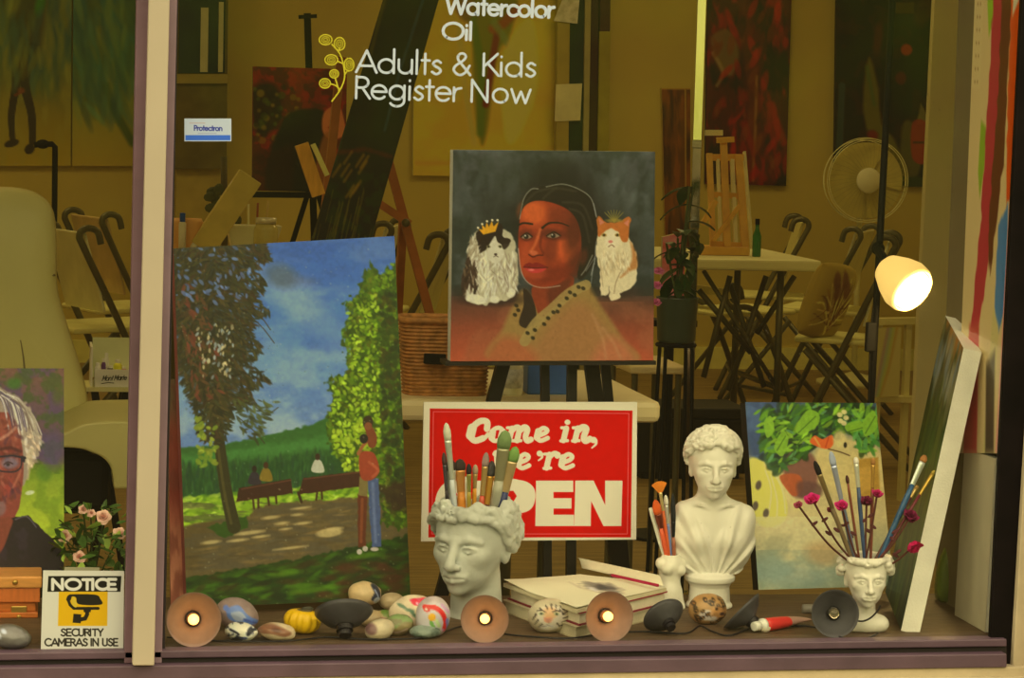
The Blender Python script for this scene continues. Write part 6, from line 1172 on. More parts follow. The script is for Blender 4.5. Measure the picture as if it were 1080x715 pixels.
# cream office chair, left
LEA = M('cream_leather', (110, 91, 38), 'R', rough=.55, var=.06, vs=5, bump=.1, bs=90); YC = 2.1
b = at(20, 600, YC); b[2] = 0; t = thing('office_chair', b, 'cream high-backed office chair behind the left pane', 'chair')
outl = spline([(-62, 300), (-58, 240), (-30, 203), (5, 197), (38, 203), (56, 222), (60, 262), (61, 305), (72, 345), (86, 390), (93, 425), (90, 452), (20, 458), (-62, 456), (-70, 380)], closed=True, n=6)
mb = MB(); nn = len(outl); cx_, cy_ = 5, 320; V = []; ring = ((1.0, .05), (.985, .012), (.95, -.012), (.8, -.030), (.5, -.04), (.2, -.043))
for k, dy in ring:
    for x, y in outl: yy_ = .10*(1-math.cos((y-197)/260*1.5)); V.append(at(cx_+(x-cx_)*k, cy_+(y-cy_)*k, YC+dy))
mb.add(V, [(i*nn+j, i*nn+(j+1) % nn, (i+1)*nn+(j+1) % nn, (i+1)*nn+j) for i in range(len(ring)-1) for j in range(nn)]+[tuple((len(ring)-1)*nn+j for j in range(nn)), tuple(range(nn-1, -1, -1))])
mb.build('backrest', LEA, t, smooth=True); SM = M('seam_thread', (90, 74, 34), 'N', rough=.7)
def surf(x, y):   # y-depth of the padded back near (x, y)
    best = YC-.036
    return best
mb = MB()
mb.tube([at(x, y, YC-.032+.03*max(0, (x-20)/45)**2) for x, y in spline([(-50, 299), (-10, 298), (20, 296), (58, 290)])], .003, 6); mb.tube([at(x, y, YC-.040) for x, y in spline([(8, 298), (18, 340), (26, 390), (24, 440)])], .0025, 6); mb.build('seam', SM, t, smooth=True)
P = spline([(-60, 460), (40, 458), (68, 456), (84, 449), (104, 445), (146, 444)], n=5).tolist()+spline([(150, 470), (148, 515)], n=3).tolist()+spline([(120, 516), (118, 498), (112, 486), (98, 478), (68, 472), (-60, 470)], n=5).tolist()
mb = MB(); mb.poly([at(x, y, YC-.42) for x, y in P], (0, .44, 0)); mb.build('seat', LEA, t, bevel=.012)
a_ = at(-40, 474, YC-.3); c_ = at(116, 540, YC-.3); MB().box((a_[0], YC-.34, c_[2]), (c_[0], YC-.02, a_[2])).build('seat_shell', BLK, t, bevel=.02)
xc = (a_[0]+c_[0])/2; MB().lathe([(.05, .09), (.03, .10), (.03, c_[2])], (xc, YC-.15, 0), (0, 0, 1), 20).build('column', BLK, t)
for k in range(5):
    an = k*2*math.pi/5+.3; e_ = np.array((xc+.30*math.cos(an), YC-.15+.30*math.sin(an), .07)); lg = MB().bar((xc, YC-.15, .10), e_, .05, .03).build('base_leg', BLK, t); MB().lathe([(.028, -.02), (.03, 0), (.028, .02)], e_+(0, 0, -.04), (-math.sin(an), math.cos(an), 0), 16).build('caster', BLK, lg)
# folding chairs
def folding_chair(px, ytop, Y, face_, label, backc=(150, 124, 56), seatc=(140, 114, 50), yaw=0.0):
    """px/ytop: photo position of the top of its back; face_ +1 faces right, -1 faces left"""
    tp = at(px, ytop, Y); hz = tp[2]; R3 = rotz(yaw); base = np.array((tp[0]+face_*.10, Y, 0))
    t = thing('folding_chair', base, label, 'chair', None)
    G = lambda f_, s_, z: base+R3@np.array((face_*f_, s_, z))
    for s_ in (-.2, .2):
        MB().tube(spline([G(.22, s_, 0), G(.02, s_, .44), G(-.13, s_, hz-.09), G(-.155, s_, hz-.03), G(-.13, s_, hz-.005), G(-.09, s_, hz-.015), G(-.075, s_, hz-.06)]), .0125, 8).build('frame_tube', TUBE, t, smooth=True)
        MB().tube([G(-.24, s_, 0), G(.16, s_, .43)], .011, 8).build('leg', TUBE, t, smooth=True)
    MB().tube([G(.17, -.2, .12), G(.17, .2, .12)], .008, 8).build('stretcher', TUBE, t, smooth=True); MB().tube([G(-.20, -.2, .05), G(-.20, .2, .05)], .008, 8).build('stretcher', TUBE, t, smooth=True)
    q = [G(-.17, -.19, .445), G(.20, -.19, .455), G(.20, .19, .455), G(-.17, .19, .445)]; MB().hexa(q, [p+np.array((0, 0, .02)) for p in q]).build('seat', rt(seatc, .6), t, bevel=.008)
    q = [G(-.045, -.19, .52), G(-.045, .19, .52), G(-.125, .19, hz-.02), G(-.125, -.19, hz-.02)]; n_ = R3@np.array((face_*-.012, 0, 0)); MB().hexa(q, [p+n_ for p in q]).build('backrest', rt(backc, .6), t, bevel=.006)
    return t, G, hz
folding_chair(76, 236, 5.6, 1, 'folding chair with a pale back behind the office chair', (150, 126, 62), yaw=.35)
folding_chair(100, 222, 6.5, 1, 'folding chair farther back, cut off by the mullion', (120, 90, 40), yaw=.35)
folding_chair(466, 243, 5.6, -1, 'folding chair between the wooden easel leg and the portrait', (126, 104, 46), yaw=-.3)
folding_chair(408, 232, 6.6, -1, 'folding chair whose back shows just above the landscape painting', (166, 134, 60), yaw=-.3)
folding_chair(836, 228, 7.7, -1, 'folding chair behind the far end of the white table', (140, 112, 48), yaw=-.2)
folding_chair(904, 238, 6.9, -1, 'pale-backed folding chair behind the one with the cushion', (170, 138, 62), yaw=-.5)
fc, G, hz = folding_chair(930, 246, 5.4, -1, 'folding chair carrying a patterned cushion beside the white table', (164, 134, 60), yaw=-.35)
folding_chair(748, 296, 6.75, 1, 'folding chair on the far side of the white table, seen through its legs', (110, 88, 34), yaw=.3)
# cushion
n = 60; u, v = np.meshgrid(np.linspace(-1, 1, n), np.linspace(-1, 1, n)); tk = (1-u**4)*(1-v**4); c = at(872, 317, 5.30); ex = rotz(-.35)@np.array((-.34, -.80, .10)); ex /= np.linalg.norm(ex); ez = np.array((.30, -.1, .95)); ez -= ex*(ez@ex); ez /= np.linalg.norm(ez); en = np.cross(ex, ez)
S_ = .145; Vf = []; cols = []; shp = 1-.06*(u**2+v**2)
for sg in (1, -1): Vf.append((c+ex*(u*S_*(1-.08*v**2))[..., None]+ez*(v*S_*(1-.08*u**2))[..., None]+en*(sg*.045*np.sqrt(np.maximum(tk, 0)))[..., None]).reshape(-1, 3))
ar = Art(np.tile(u.ravel()*50, 2), np.tile(-v.ravel()*50, 2), (104, 78, 22))
for k in range(14): a0 = -1.2+k*.19; ar.stroke([(0, 40), (math.sin(a0)*30, 10-20*math.cos(a0)), (math.sin(a0)*46, 20-60*math.cos(a0))], 5, ((66, 38, 14), (150, 118, 40), (96, 62, 18))[k % 3], .9, w1=2, sm=True)
for k in range(26): aa = -1.5+3.0*k/25+.05*(k % 3); rr0 = 14+8*(k % 4); ar.stroke([(rr0*math.sin(aa)*.5, 42-rr0), (math.sin(aa)*44, 30-66*abs(math.cos(aa))+6*(k % 3))], 2.4, ((58, 32, 12), (166, 132, 48), (84, 52, 16))[k % 3], .75, w1=1)
for x, y in ((-14, -20), (10, -16), (-2, -32), (20, -30)): ar.ell(x, y, 9, 12, .4, (70, 36, 14), .8, 4)
qs = [(i*n+j, i*n+j+1, (i+1)*n+j+1, (i+1)*n+j) for i in range(n-1) for j in range(n-1)]; mb = MB(); mb.v = [tuple(p) for p in np.concatenate(Vf)]; mb.f = qs+[tuple(n*n+k for k in q_[::-1]) for q_ in qs]
o = mb.build('cushion', MP('printed_cloth', rough=.9, bump=.2, bs=300), None, smooth=True, col=C(np.clip(ar.c, 0, 255), 'R'), loc=c-ez*S_); tag(o, 'yellow and brown leaf-patterned cushion on the folding chair', 'cushion')
a_ = at(674, 430, 4.9); c_ = at(789, 430, 4.9); t = thing('storage_chest', ((a_[0]+c_[0])/2, 5.05, 0), 'low dark storage chest on the floor behind the white bust', 'chest'); DT = M('dark_stain', (24, 17, 8), 'R', rough=.6, var=.3, vs=8)
MB().box((a_[0], 4.9, .02), (c_[0], 5.2, a_[2]-.04)).build('body', DT, t, bevel=.006); MB().box((a_[0]-.006, 4.894, a_[2]-.038), (c_[0]+.006, 5.206, a_[2])).build('lid', DT, t, bevel=.006); MB().box((a_[0]+.02, 4.92, 0), (c_[0]-.02, 5.18, .02)).build('plinth', DT, t)
# white table with easel and bottle, right
fr = onz(867, 275, .74); br = onz(805, 262, .74); dv = br-fr; fl_ = fr+np.array((-1.15, 0, 0)); bl_ = br+np.array((-1.15, 0, 0)); fl_[1] = fr[1]; bl_[1] = br[1]
t = thing('white_table', (fr+bl_)/2*np.array((1, 1, 0)), 'white folding table with a wooden table easel on it', 'table'); P = [fl_, fr, br, bl_]
MB().hexa([p+(0, 0, -.042) for p in P], P).build('tabletop', rt((160, 130, 60), .5, 0, .03), t, bevel=.01)
for k, x in ((0, .12), (1, 1.02)):
    for f_ in (.12, .88): p = fl_+(br-fr)*f_+np.array((x, 0, 0)); MB().tube([(p[0], p[1], 0), (p[0], p[1], .70)], .014, 8).build('leg', TUBE, t, smooth=True)
    p, p2 = fl_+(br-fr)*.12+np.array((x, 0, 0)), fl_+(br-fr)*.88+np.array((x, 0, 0)); MB().tube([(p[0], p[1], .25), (p2[0], p2[1], .25)], .011, 8).build('brace', TUBE, t, smooth=True)
    if k == 0:
        for (qa, qb), yo in ((((742, 398), (770, 291)), .10), (((768, 412), (808, 291)), .16), (((798, 352), (838, 291)), .22), (((737, 306), (792, 372)), .13), (((806, 408), (770, 300)), .19)): MB().tube([at(*qa, fr[1]+yo), at(*qb, fr[1]+yo)], .011, 8).build('cross_brace', TUBE, t, smooth=True)
    MB().tube([(p[0], p[1], .25), (p[0]+(.3 if k == 0 else -.3), p[1], .69)], .009, 8).build('stay', TUBE, t, smooth=True)
YE2 = float(onz(770, 270, .74)[1])+.02; bE = np.array((at(766, 270, YE2)[0], YE2, .74)); t = thing('table_easel', bE, 'wooden table easel on the white folding table', 'easel'); W2 = rt((146, 88, 26), .5, 0, .2); W3 = rt((166, 132, 62), .5)
YY = lambda y: YE2+.03+(268-y)*.0011
def eb(name, p, q, w, mat=W2, dy=0, t_=.016): mb = MB(); pbar(mb, p, q, w, YY(p[1])+dy, t_, Yq=YY(q[1])+dy); return mb.build(name, mat, t)
eb('side_rail', (748, 162), (752, 262), 6); eb('side_rail', (779, 164), (786, 262), 8); eb('mast', (763, 146), (767, 262), 7, dy=-.012); eb('crossbar', (746, 166), (784, 166), 7, dy=.012); eb('crossbar', (749, 205), (784, 207), 6, dy=.012); eb('crossbar', (750, 258), (788, 260), 8, dy=.012)
eb('slat', (757, 168), (760, 258), 3, W3, .014); eb('slat', (772, 168), (776, 258), 4, W3, .014); eb('top_clip', (756, 148), (774, 147), 6, dy=-.03); eb('top_bar', (744, 140), (762, 140), 6, W3, .02)
eb('prop', (780, 217), (752, 254), 4, dy=-.03); eb('prop', (755, 212), (741, 236), 5, dy=-.03)
mb = MB(); a_ = at(738, 271, YE2); c_ = at(791, 263, YE2); mb.box((a_[0], YE2, .741), (c_[0], YE2+.14, .741+abs(c_[2]-a_[2]))); mb.build('base_box', W2, t, bevel=.003)
mb = MB(); pbar(mb, (785, 160), (793, 262), 2.6, YY(160)+.03, .02, YY(262)+.03); mb.build('panel_edge', W3, t)
b = np.array((at(797, 271, YE2-.02)[0], YE2-.03, .74)); q = 1/ppm(b); t = thing('green_bottle', b, 'small green bottle standing beside the table easel', 'bottle'); GBT = rt((36, 60, 20), .2)
MB().lathe([(4.2*q, 0), (4.6*q, 1*q), (4.6*q, 22*q), (2.2*q, 29*q), (2.0*q, 34*q)], b, (0, 0, 1), 20).build('body', GBT, t, smooth=True); MB().lathe([(2.4*q, 34*q), (2.4*q, 40*q)], b, (0, 0, 1), 16).build('cap', BLK, t)
# fan on a stand
YF = 8.2; c = at(912, 190, YF); q = 1/ppm(c); b = np.array((c[0], YF+.05, 0)); t = thing('pedestal_fan', b, 'round pale stand fan in front of the dark painting', 'fan'); PLA = rt((150, 126, 56), .4); mb = MB()
FB = rt((100, 80, 28), .5)
for yy_, rr in ((-.05, 44), (-.05, 42), (0, 44.5), (.05, 42)): mb.tube([c+np.array((rr*q*math.cos(a), yy_, rr*q*math.sin(a))) for a in np.linspace(0, 2*math.pi, 65)], .0022, 6, cap=False)
mb.build('guard_ring', PLA, t, smooth=True); mb = MB()
for k in range(40):
    a = 2*math.pi*k/40; mb.tube([c+np.array((12*q*math.cos(a), -.065, 12*q*math.sin(a))), c+np.array((28*q*math.cos(a+.12), -.068, 28*q*math.sin(a+.12))), c+np.array((43*q*math.cos(a+.2), -.05, 43*q*math.sin(a+.2)))], .0009, 4)
o = mb.build('guard_wires', FB, t); o['kind'] = 'stuff'
MB().lathe([(13*q, 0), (13.5*q, -.004), (12.5*q, -.010), (0, -.011)], c+np.array((0, -.062, 0)), (0, 1, 0), 36).build('hub_cap', rt((176, 146, 66), .4), t, smooth=True)
for k in range(5):
    a = 2*math.pi*k/5+.4; V = []
    for i in range(7):
        for j in range(9): rr = (8+32*i/6)*q; an = a+(j-4)/4*.66; V.append(c+np.array((rr*math.cos(an), -.015+.008*(j-4)/4, rr*math.sin(an))))
    MB().add(V, [(i*9+j, i*9+j+1, (i+1)*9+j+1, (i+1)*9+j) for i in range(6) for j in range(8)]).build('blade', rt((116, 94, 34), .5), t, smooth=True)
MB().lathe([(10*q, 0), (16*q, .03), (14*q, .10), (6*q, .13)], c, (0, 1, 0), 24).build('motor_housing', PLA, t, smooth=True); MB().tube([c+np.array((0, .06, 0)), (c[0], c[1]+.06, .05)], .014, 12).build('pole', PLA, t, smooth=True); MB().lathe([(.18, 0), (.18, .02), (.05, .05), (.02, .06)], (c[0], c[1]+.06, 0), (0, 0, 1), 32).build('base', PLA, t, smooth=True)
# glowing lamp on a dark pole
YLp = 1.0; a, c = down((942, -10), (919, 420), YLp, YLp); t = thing('floor_lamp', c, 'glowing lamp with a frosted cone shade on a dark pole', 'lamp'); qL = 1/ppm(a)
top = a+(a-c)*.15; MB().tube([c, top], .0072, 14).build('pole', BLK, t, smooth=True); MB().lathe([(.13, 0), (.13, .015), (.02, .03)], c, (0, 0, 1), 32).build('base', BLK, t)
o_ = at(936, 283, YLp-.06); e_ = at(965, 309, YLp-.13); ax = e_-o_; L = np.linalg.norm(ax); ax /= L; R = 27*qL
FG = bpy.data.materials.new('frosted_lit_glass'); FG.use_nodes = True; _b = FG.node_tree.nodes['Principled BSDF']; _b.inputs['Base Color'].default_value = (.8, .6, .3, 1); _b.inputs['Emission Color'].default_value = (1, .66, .17, 1); _b.inputs['Emission Strength'].default_value = .85
FGI = EM('lit_bulb', (1.0, .90, .62), 2.6)
MB().lathe([(R*.38, -L*.10), (R*.60, 0), (R*.88, L*.35), (R*1.02, L*.62), (R*1.0, L*.85), (R*.90, L*.95), (R*.86, L*.9), (R*.96, L*.7), (R*.8, L*.35), (R*.5, .002)], o_, ax, 40).build('shade', FG, t, smooth=True)
MB().lathe([(R*.55, L*.80), (R*.82, L*.86), (R*.80, L*.93), (R*.5, L*1.02), (0, L*1.06)], o_, ax, 32).build('bulb', FGI, t, smooth=True)
jn = at(925, 262, YLp-.01); MB().tube(spline([jn, (jn+o_)/2+np.array((0, -.01, .0)), o_-ax*.004]), .009, 10).build('arm', BLK, t, smooth=True); MB().ell(at(926, 262, YLp-.005), (.014, .014, .014), 14, 8).build('joint', BLK, t, smooth=True)
l = bpy.data.lights.new('floor_lamp_light', 'POINT'); l.energy = 4.5; l.color = (1, .70, .25); l.shadow_soft_size = .03; lo = bpy.data.objects.new('floor_lamp_light', l); lo.location = tuple(e_+ax*.03); COL.objects.link(lo)
cb = spline([at(928, 268, YLp-.015), at(924, 300, YLp-.03), at(919, 342, YLp-.03)]); MB().tube(cb, .002, 6).build('cord', BLK, t, smooth=True); mb = MB(); pbar(mb, (919, 340), (917.5, 371), 11, YLp-.03, .015); mb.build('switch_box', BLK, t, bevel=.003); MB().tube([at(917.5, 371, YLp-.03), at(916, 430, YLp-.03)], .002, 6).build('cord', BLK, t)
# mirrored post
YPm = 2.6; CHR = bpy.data.materials.new('polished_steel'); CHR.use_nodes = True; _b = CHR.node_tree.nodes['Principled BSDF']; _b.inputs['Metallic'].default_value = 1.0; _b.inputs['Roughness'].default_value = .10; _b.inputs['Base Color'].default_value = (.78, .74, .62, 1)
_n = CHR.node_tree.nodes.new('ShaderNodeTexNoise'); _n.inputs['Scale'].default_value = 6; _r = CHR.node_tree.nodes.new('ShaderNodeMapRange'); _r.inputs['To Min'].default_value = .04; _r.inputs['To Max'].default_value = .16; CHR.node_tree.links.new(_n.outputs['Fac'], _r.inputs['Value']); CHR.node_tree.links.new(_r.outputs[0], _b.inputs['Roughness'])
a, c = down((742, -60), (727, 430), YPm, YPm); t = thing('steel_post', c, 'polished steel post reflecting the trees, left of the dark red painting', 'post'); wP = 9.5/ppm(a); d_ = a-c
def seg(k0, k1, w, dep, name, tilt=0.0):
    p, q_ = c+d_*k0, c+d_*k1; X = np.array((w/2*.962, -w/2*.272, 0)); nb = np.array((.272, .962, 0)); y0 = -nb*dep/2; yt = y0+nb*tilt; y1 = nb*(dep/2+abs(tilt))
    MB().hexa([p-X+y0, p+X+y0, q_+X+yt, q_-X+yt], [p-X+y1, p+X+y1, q_+X+y1, q_-X+y1]).build(name, CHR, t, bevel=.001)
kz = lambda y: (at(740, y, YPm)[2]-c[2])/d_[2]
seg(kz(148), 1, wP, .03, 'upper_section', .05); seg(kz(156), kz(148), wP*1.1, .05, 'collar'); seg(kz(234), kz(156), wP, .03, 'middle_section'); seg(kz(241), kz(234), wP*1.1, .05, 'collar'); seg(.01, kz(241), wP*.9, .03, 'lower_section'); MB().box((c[0]-.08, c[1]-.08, 0), (c[0]+.08, c[1]+.08, .012)).build('foot_plate', CHR, t)
# potted plant with stand, pink canvas, small brown picture
YP2 = 2.2; b = at(713, 361, YP2); q = 1/ppm(b); t = thing('potted_plant', b, 'dark leafy plant in a dark green pot beside the steel post', 'plant'); PB_ = rt((42, 42, 22), .3)
MB().lathe([(17*q, 0), (20*q, 2*q), (22*q, 46*q), (23*q, 48*q), (21*q, 48*q), (20*q, 42*q), (0, 41*q)], b, (0, 0, 1), 36).build('pot', PB_, t, smooth=True); r = np.random.default_rng(12); mb = MB(); lv = MB()
for k in range(7):
    an = r.random()*6.28; tip = b+np.array((r.uniform(-20, 22)*q, r.normal()*.03, r.uniform(90, 170)*q)); st = spline([b+np.array((3*q*math.cos(an), 3*q*math.sin(an), 42*q)), (b+tip)/2+np.array((0, 0, 20*q)), tip]); mb.tube(st, .003, 6)
    for j in range(4, len(st), 3):
        c = st[j]; Ln = (10+8*r.random())*q; R3 = rotz(r.random()*6.28)@rotx(r.normal()*.4-.3); V = []
        for i in range(6):
            s2 = i/5; wd = Ln*.5*math.sin(math.pi*(.05+.9*s2))
            for jj in (-1, 0, 1): V.append(c+R3@np.array((wd*jj, 2*Ln*s2, .5*Ln*s2-.9*Ln*s2*s2+.1*Ln*abs(jj))))
        lv.add(V, [(i*3+jj, i*3+jj+1, (i+1)*3+jj+1, (i+1)*3+jj) for i in range(5) for jj in range(2)])
mb.build('stems', rt((50, 48, 18), .7), t, smooth=True); o = lv.build('leaves', M('dark_leaf', (34, 40, 14), 'R', rough=.35, var=.4, vs=20), t, smooth=True); o['kind'] = 'stuff'
for k, (x, y) in enumerate(((693, 300), (695, 285), (692, 318))): mb = MB(); rose_head(mb, at(x, y, YP2-.05), 6*q, 40+k); mb.build('pink_flower', rt((150, 66, 62), .7), t, smooth=True)
t = thing('plant_stand', (b[0], b[1], 0), 'thin-legged black stand carrying the dark green plant pot', 'plant stand'); mb = MB(); mb.tube([b+np.array((20*q*math.cos(a), 20*q*math.sin(a), -.006)) for a in np.linspace(0, 6.2832, 33)], .005, 6, cap=False); mb.bar(b+(-20*q, 0, -.006), b+(20*q, 0, -.006), .012, .006); mb.bar(b+(0, -20*q, -.006), b+(0, 20*q, -.006), .012, .006); mb.build('ring', BLK, t)
for k in range(4): a = math.pi/4+k*math.pi/2; p = b+np.array((20*q*math.cos(a), 20*q*math.sin(a), -.006)); MB().tube([p, (p[0]+.02*math.cos(a), p[1]+.02*math.sin(a), 0)], .005, 8).build('leg', BLK, t)
zs2 = float(at(712, 384, YP2+.6)[2]); t = thing('small_stool', (b[0], YP2+.45, 0), 'small pale-topped stool behind the plant stand', 'stool'); xq = float(at(712, 384, YP2+.3)[0]); MB().box((xq-.07, YP2+.52, zs2-.02), (xq+.09, YP2+.86, zs2)).build('seat', WT, t, bevel=.006)
for sx_ in (-.05, .07):
    for sy_ in (.55, .83): MB().tube([(xq+sx_, YP2+sy_, 0), (xq+sx_, YP2+sy_, zs2-.02)], .009, 8).build('leg', TUBE, t)
canvas('pink_canvas', [(699, 250), (723, 244), (721, 334), (697, 336)], [3.6]*4, .02, lambda a: (a.tint(10, (120, 60, 40), .6, 3), a.mottle(8, .2, 4)), (158, 84, 70), 'R', 'small pink canvas standing behind the potted plant', nu=20, nv=40, edge=(120, 96, 50))
t = thing('canvas_stand', at(710, 336, 3.6)*np.array((1, 1, 0))+np.array((0, .03, 0)), 'thin dark stand under the small pink canvas', 'stand'); a_ = at(710, 337, 3.6); MB().box((a_[0]-.07, 3.58, a_[2]-.02), (a_[0]+.07, 3.68, a_[2]-.001)).build('shelf', BLK, t); MB().tube([(a_[0], 3.63, 0), (a_[0], 3.63, a_[2]-.02)], .012, 10).build('pole', BLK, t); MB().lathe([(.12, 0), (.12, .01), (.012, .02)], (a_[0], 3.63, 0), (0, 0, 1), 24).build('base', BLK, t)
YW = YB-.035
canvas('brown_picture', [(698, 93), (728, 93), (728, 262), (702, 262)], [YW]*4, .03, lambda a: (a.tint(8, (50, 34, 14), .8, 3, sy=40), a.tint(6, (110, 60, 20), .6, 8, sy=30), a.stroke([(698, 93), (728, 93)], 1.5, (130, 96, 34)), a.stroke([(723, 93), (723, 262)], 1.2, (120, 88, 30))), (74, 46, 16), 'R', 'narrow dark brown picture on the wall left of the steel post', nu=24, nv=80, edge=(120, 90, 34))
# ------------------------------------------------------------------ pictures on the back wall
def p_legs(a):
    a.vgrad([(-20, (58, 66, 34)), (60, (64, 70, 34)), (110, (98, 84, 24)), (180, (122, 98, 24))]); a.tint(24, (40, 60, 40), .7, 3, .5, .12, sy=40, reg=smoothstep(130, 60, a.Y)); a.tint(12, (110, 96, 30), .5, 5, sy=40)
    D = (42, 34, 16); a.blob([(0, -30), (46, -30), (44, 40), (34, 70), (20, 60), (8, 30)], (48, 42, 20), .9, soft=8); a.stroke([(14, 30), (17, 80), (12, 120), (13, 148)], 11, D, .95, w1=6, sm=True); a.stroke([(34, 50), (26, 85), (33, 120), (34, 150)], 12, D, .95, w1=7, sm=True); a.ell(12, 151, 8, 4, -.3, D); a.ell(31, 157, 6, 5, -.9, D); a.stroke([(16, 100), (24, 96)], 3, (90, 44, 20), .8); a.ell(22, 95, 4, 3, 0, (92, 50, 22), .8, 2)
    a.ell(42, 5, 5, 12, .2, (44, 84, 22), .9, 4); a.dabs(80, lambda r: (r.random()*76, r.random()*90), [(70, 78, 36), (50, 64, 44), (96, 90, 30)], 3, 14, .1, .2, .5, 3, 2)
canvas('figure_painting', [(-60, -40), (76, -40), (74.5, 175), (-62, 175)], [YW]*4, .03, p_legs, (80, 76, 30), 'R', 'painting of walking legs in boots on the back wall, far left', nu=110, nv=180, edge=(96, 78, 24))
def p_green(a):
    a.vgrad([(-20, (52, 64, 36)), (70, (56, 74, 42)), (115, (104, 94, 30)), (180, (122, 98, 28))]); a.tint(20, (42, 70, 52), .7, 4, .5, .12, sy=40, reg=smoothstep(140, 80, a.Y)); a.stroke([(104, 30), (114, 80), (124, 120), (142, 165)], 6, (110, 92, 28), .8, sm=True, soft=3); a.stroke([(112, 90), (122, 118), (140, 150)], 9, (50, 62, 22), .85, sm=True, soft=4); a.dabs(120, lambda r: (78+r.random()*64, r.random()*120), [(60, 80, 46), (80, 84, 34), (44, 60, 40)], 3, 16, -.2, .25, .5, 3, 3)
canvas('green_painting', [(77.5, -40), (144, -40), (142, 175), (76, 175)], [YW]*4, .03, p_green, (80, 76, 30), 'R', 'green and yellow painting next to the walking legs on the back wall', nu=60, nv=180, edge=(96, 78, 24))
def p_red(a):
    a.tint(12, (64, 16, 12), .8, 2, .5, .15, sy=30); a.tint(9, (110, 22, 12), .8, 5, .56, .1, sy=22); a.tint(14, (30, 18, 10), .8, 8, .55, .1, sy=40)
    a.blob([(749, 40), (768, 30), (780, 55), (772, 80), (758, 70)], (92, 72, 34), .8, soft=5); a.stroke([(752, 56), (762, 76), (756, 90)], 4, (120, 96, 50), .6, soft=3, sm=True); a.stroke([(786, -10), (790, 60), (796, 120), (794, 190)], 16, (70, 40, 16), .75, soft=8, sm=True); a.stroke([(798, 80), (796, 150), (794, 190)], 3, (120, 84, 36), .6, soft=2, sm=True); a.stroke([(812, 110), (826, 150)], 8, (116, 28, 14), .8, soft=4); a.stroke([(784, 130), (806, 188)], 7, (104, 34, 14), .7, soft=4); a.dabs(60, lambda r: (750+r.random()*80, r.random()*190), [(120, 26, 12), (40, 20, 10), (86, 44, 18)], 3, 9, .1, .4, .6, 2, 6)
canvas('red_painting', [(747, -40), (836, -40), (829, 196), (744, 194)], [YW]*4, .03, p_red, (56, 18, 10), 'R', 'tall dark red abstract painting right of the steel post', nu=80, nv=190, edge=(40, 24, 12))
def p_dark(a):
    a.tint(14, (46, 34, 14), .7, 2, .55, .1); a.stroke([(888, 90), (884, 190)], 8, (48, 58, 44), .8, soft=3); a.blob([(916, 60), (926, 90), (930, 130), (945, 150), (955, 190), (920, 150), (910, 110)], (84, 76, 26), .85, soft=4); a.stroke([(914, 70), (922, 110)], 4, (60, 70, 26), .7, soft=3); a.ell(926, 40, 5, 16, .1, (66, 22, 14), .8, 4); a.ell(956, 52, 6, 6, 0, (120, 44, 16), .9, 2); a.ell(950, 82, 6, 7, 0, (74, 24, 14), .8, 3); a.ell(920, 142, 6, 5, .3, (90, 24, 14), .8, 3)
    a.blob([(952, 130), (966, 132), (972, 150), (968, 185), (950, 180)], (76, 68, 28), .8, soft=4); a.poly([(971, 108), (982, 128), (966, 132)], (96, 84, 40), .8, soft=2); a.blob([(962, 130), (976, 128), (982, 150), (976, 172), (962, 166)], (112, 34, 18), .9, soft=2); a.stroke([(964, 150), (978, 150)], 3, (50, 18, 12), .7); a.poly([(940, 2), (964, 2), (964, 14), (942, 14)], (66, 54, 22), .8, soft=2); a.ell(975, 10, 10, 18, .4, (60, 40, 16), .7, 6); a.poly([(940, 186), (990, 186), (990, 198), (940, 198)], (44, 52, 20), .8, soft=4)
canvas('dark_painting', [(883, -40), (992, -40), (985, 197), (880, 197)], [YW]*4, .03, p_dark, (30, 20, 9), 'R', 'tall dark painting with red and cream shapes behind the fan', nu=100, nv=190, edge=(36, 24, 12))
def p_flower(a):
    a.tint(40, (172, 128, 34), .5, 3); a.blob([(505, -40), (548, -40), (540, 30), (524, 60), (512, 145), (504, 140), (498, 60)], (84, 80, 16), .9, soft=5); a.stroke([(498, 20), (508, 80), (506, 140)], 8, (70, 84, 22), .8, soft=4, sm=True); a.stroke([(525, 28), (518, 70), (512, 110)], 7, (92, 26, 18), .85, soft=3, sm=True); a.stroke([(545, 10), (530, 25), (520, 30)], 10, (112, 52, 16), .85, soft=4); a.stroke([(521, 24), (532, 40), (541, 56)], 8, (92, 96, 44), .8, soft=4, sm=True); a.stroke([(484, 30), (490, 90), (500, 150)], 8, (128, 116, 50), .6, soft=5, sm=True); a.blob([(530, 60), (560, 20), (566, 90), (545, 146), (532, 140)], (176, 136, 56), .8, soft=5); a.blob([(470, -40), (500, -40), (496, 20), (480, 10)], (80, 60, 24), .7, soft=5); a.stroke([(440, 172), (480, 172)], 4, (160, 90, 34), .4, soft=5)
canvas('flower_painting', [(438, -40), (590, -40), (586, 187), (435.5, 185)], [YW]*4, .03, p_flower, (150, 114, 34), 'R', 'large yellow canvas with a green and red flower behind the window lettering', nu=130, nv=190, edge=(150, 122, 50))
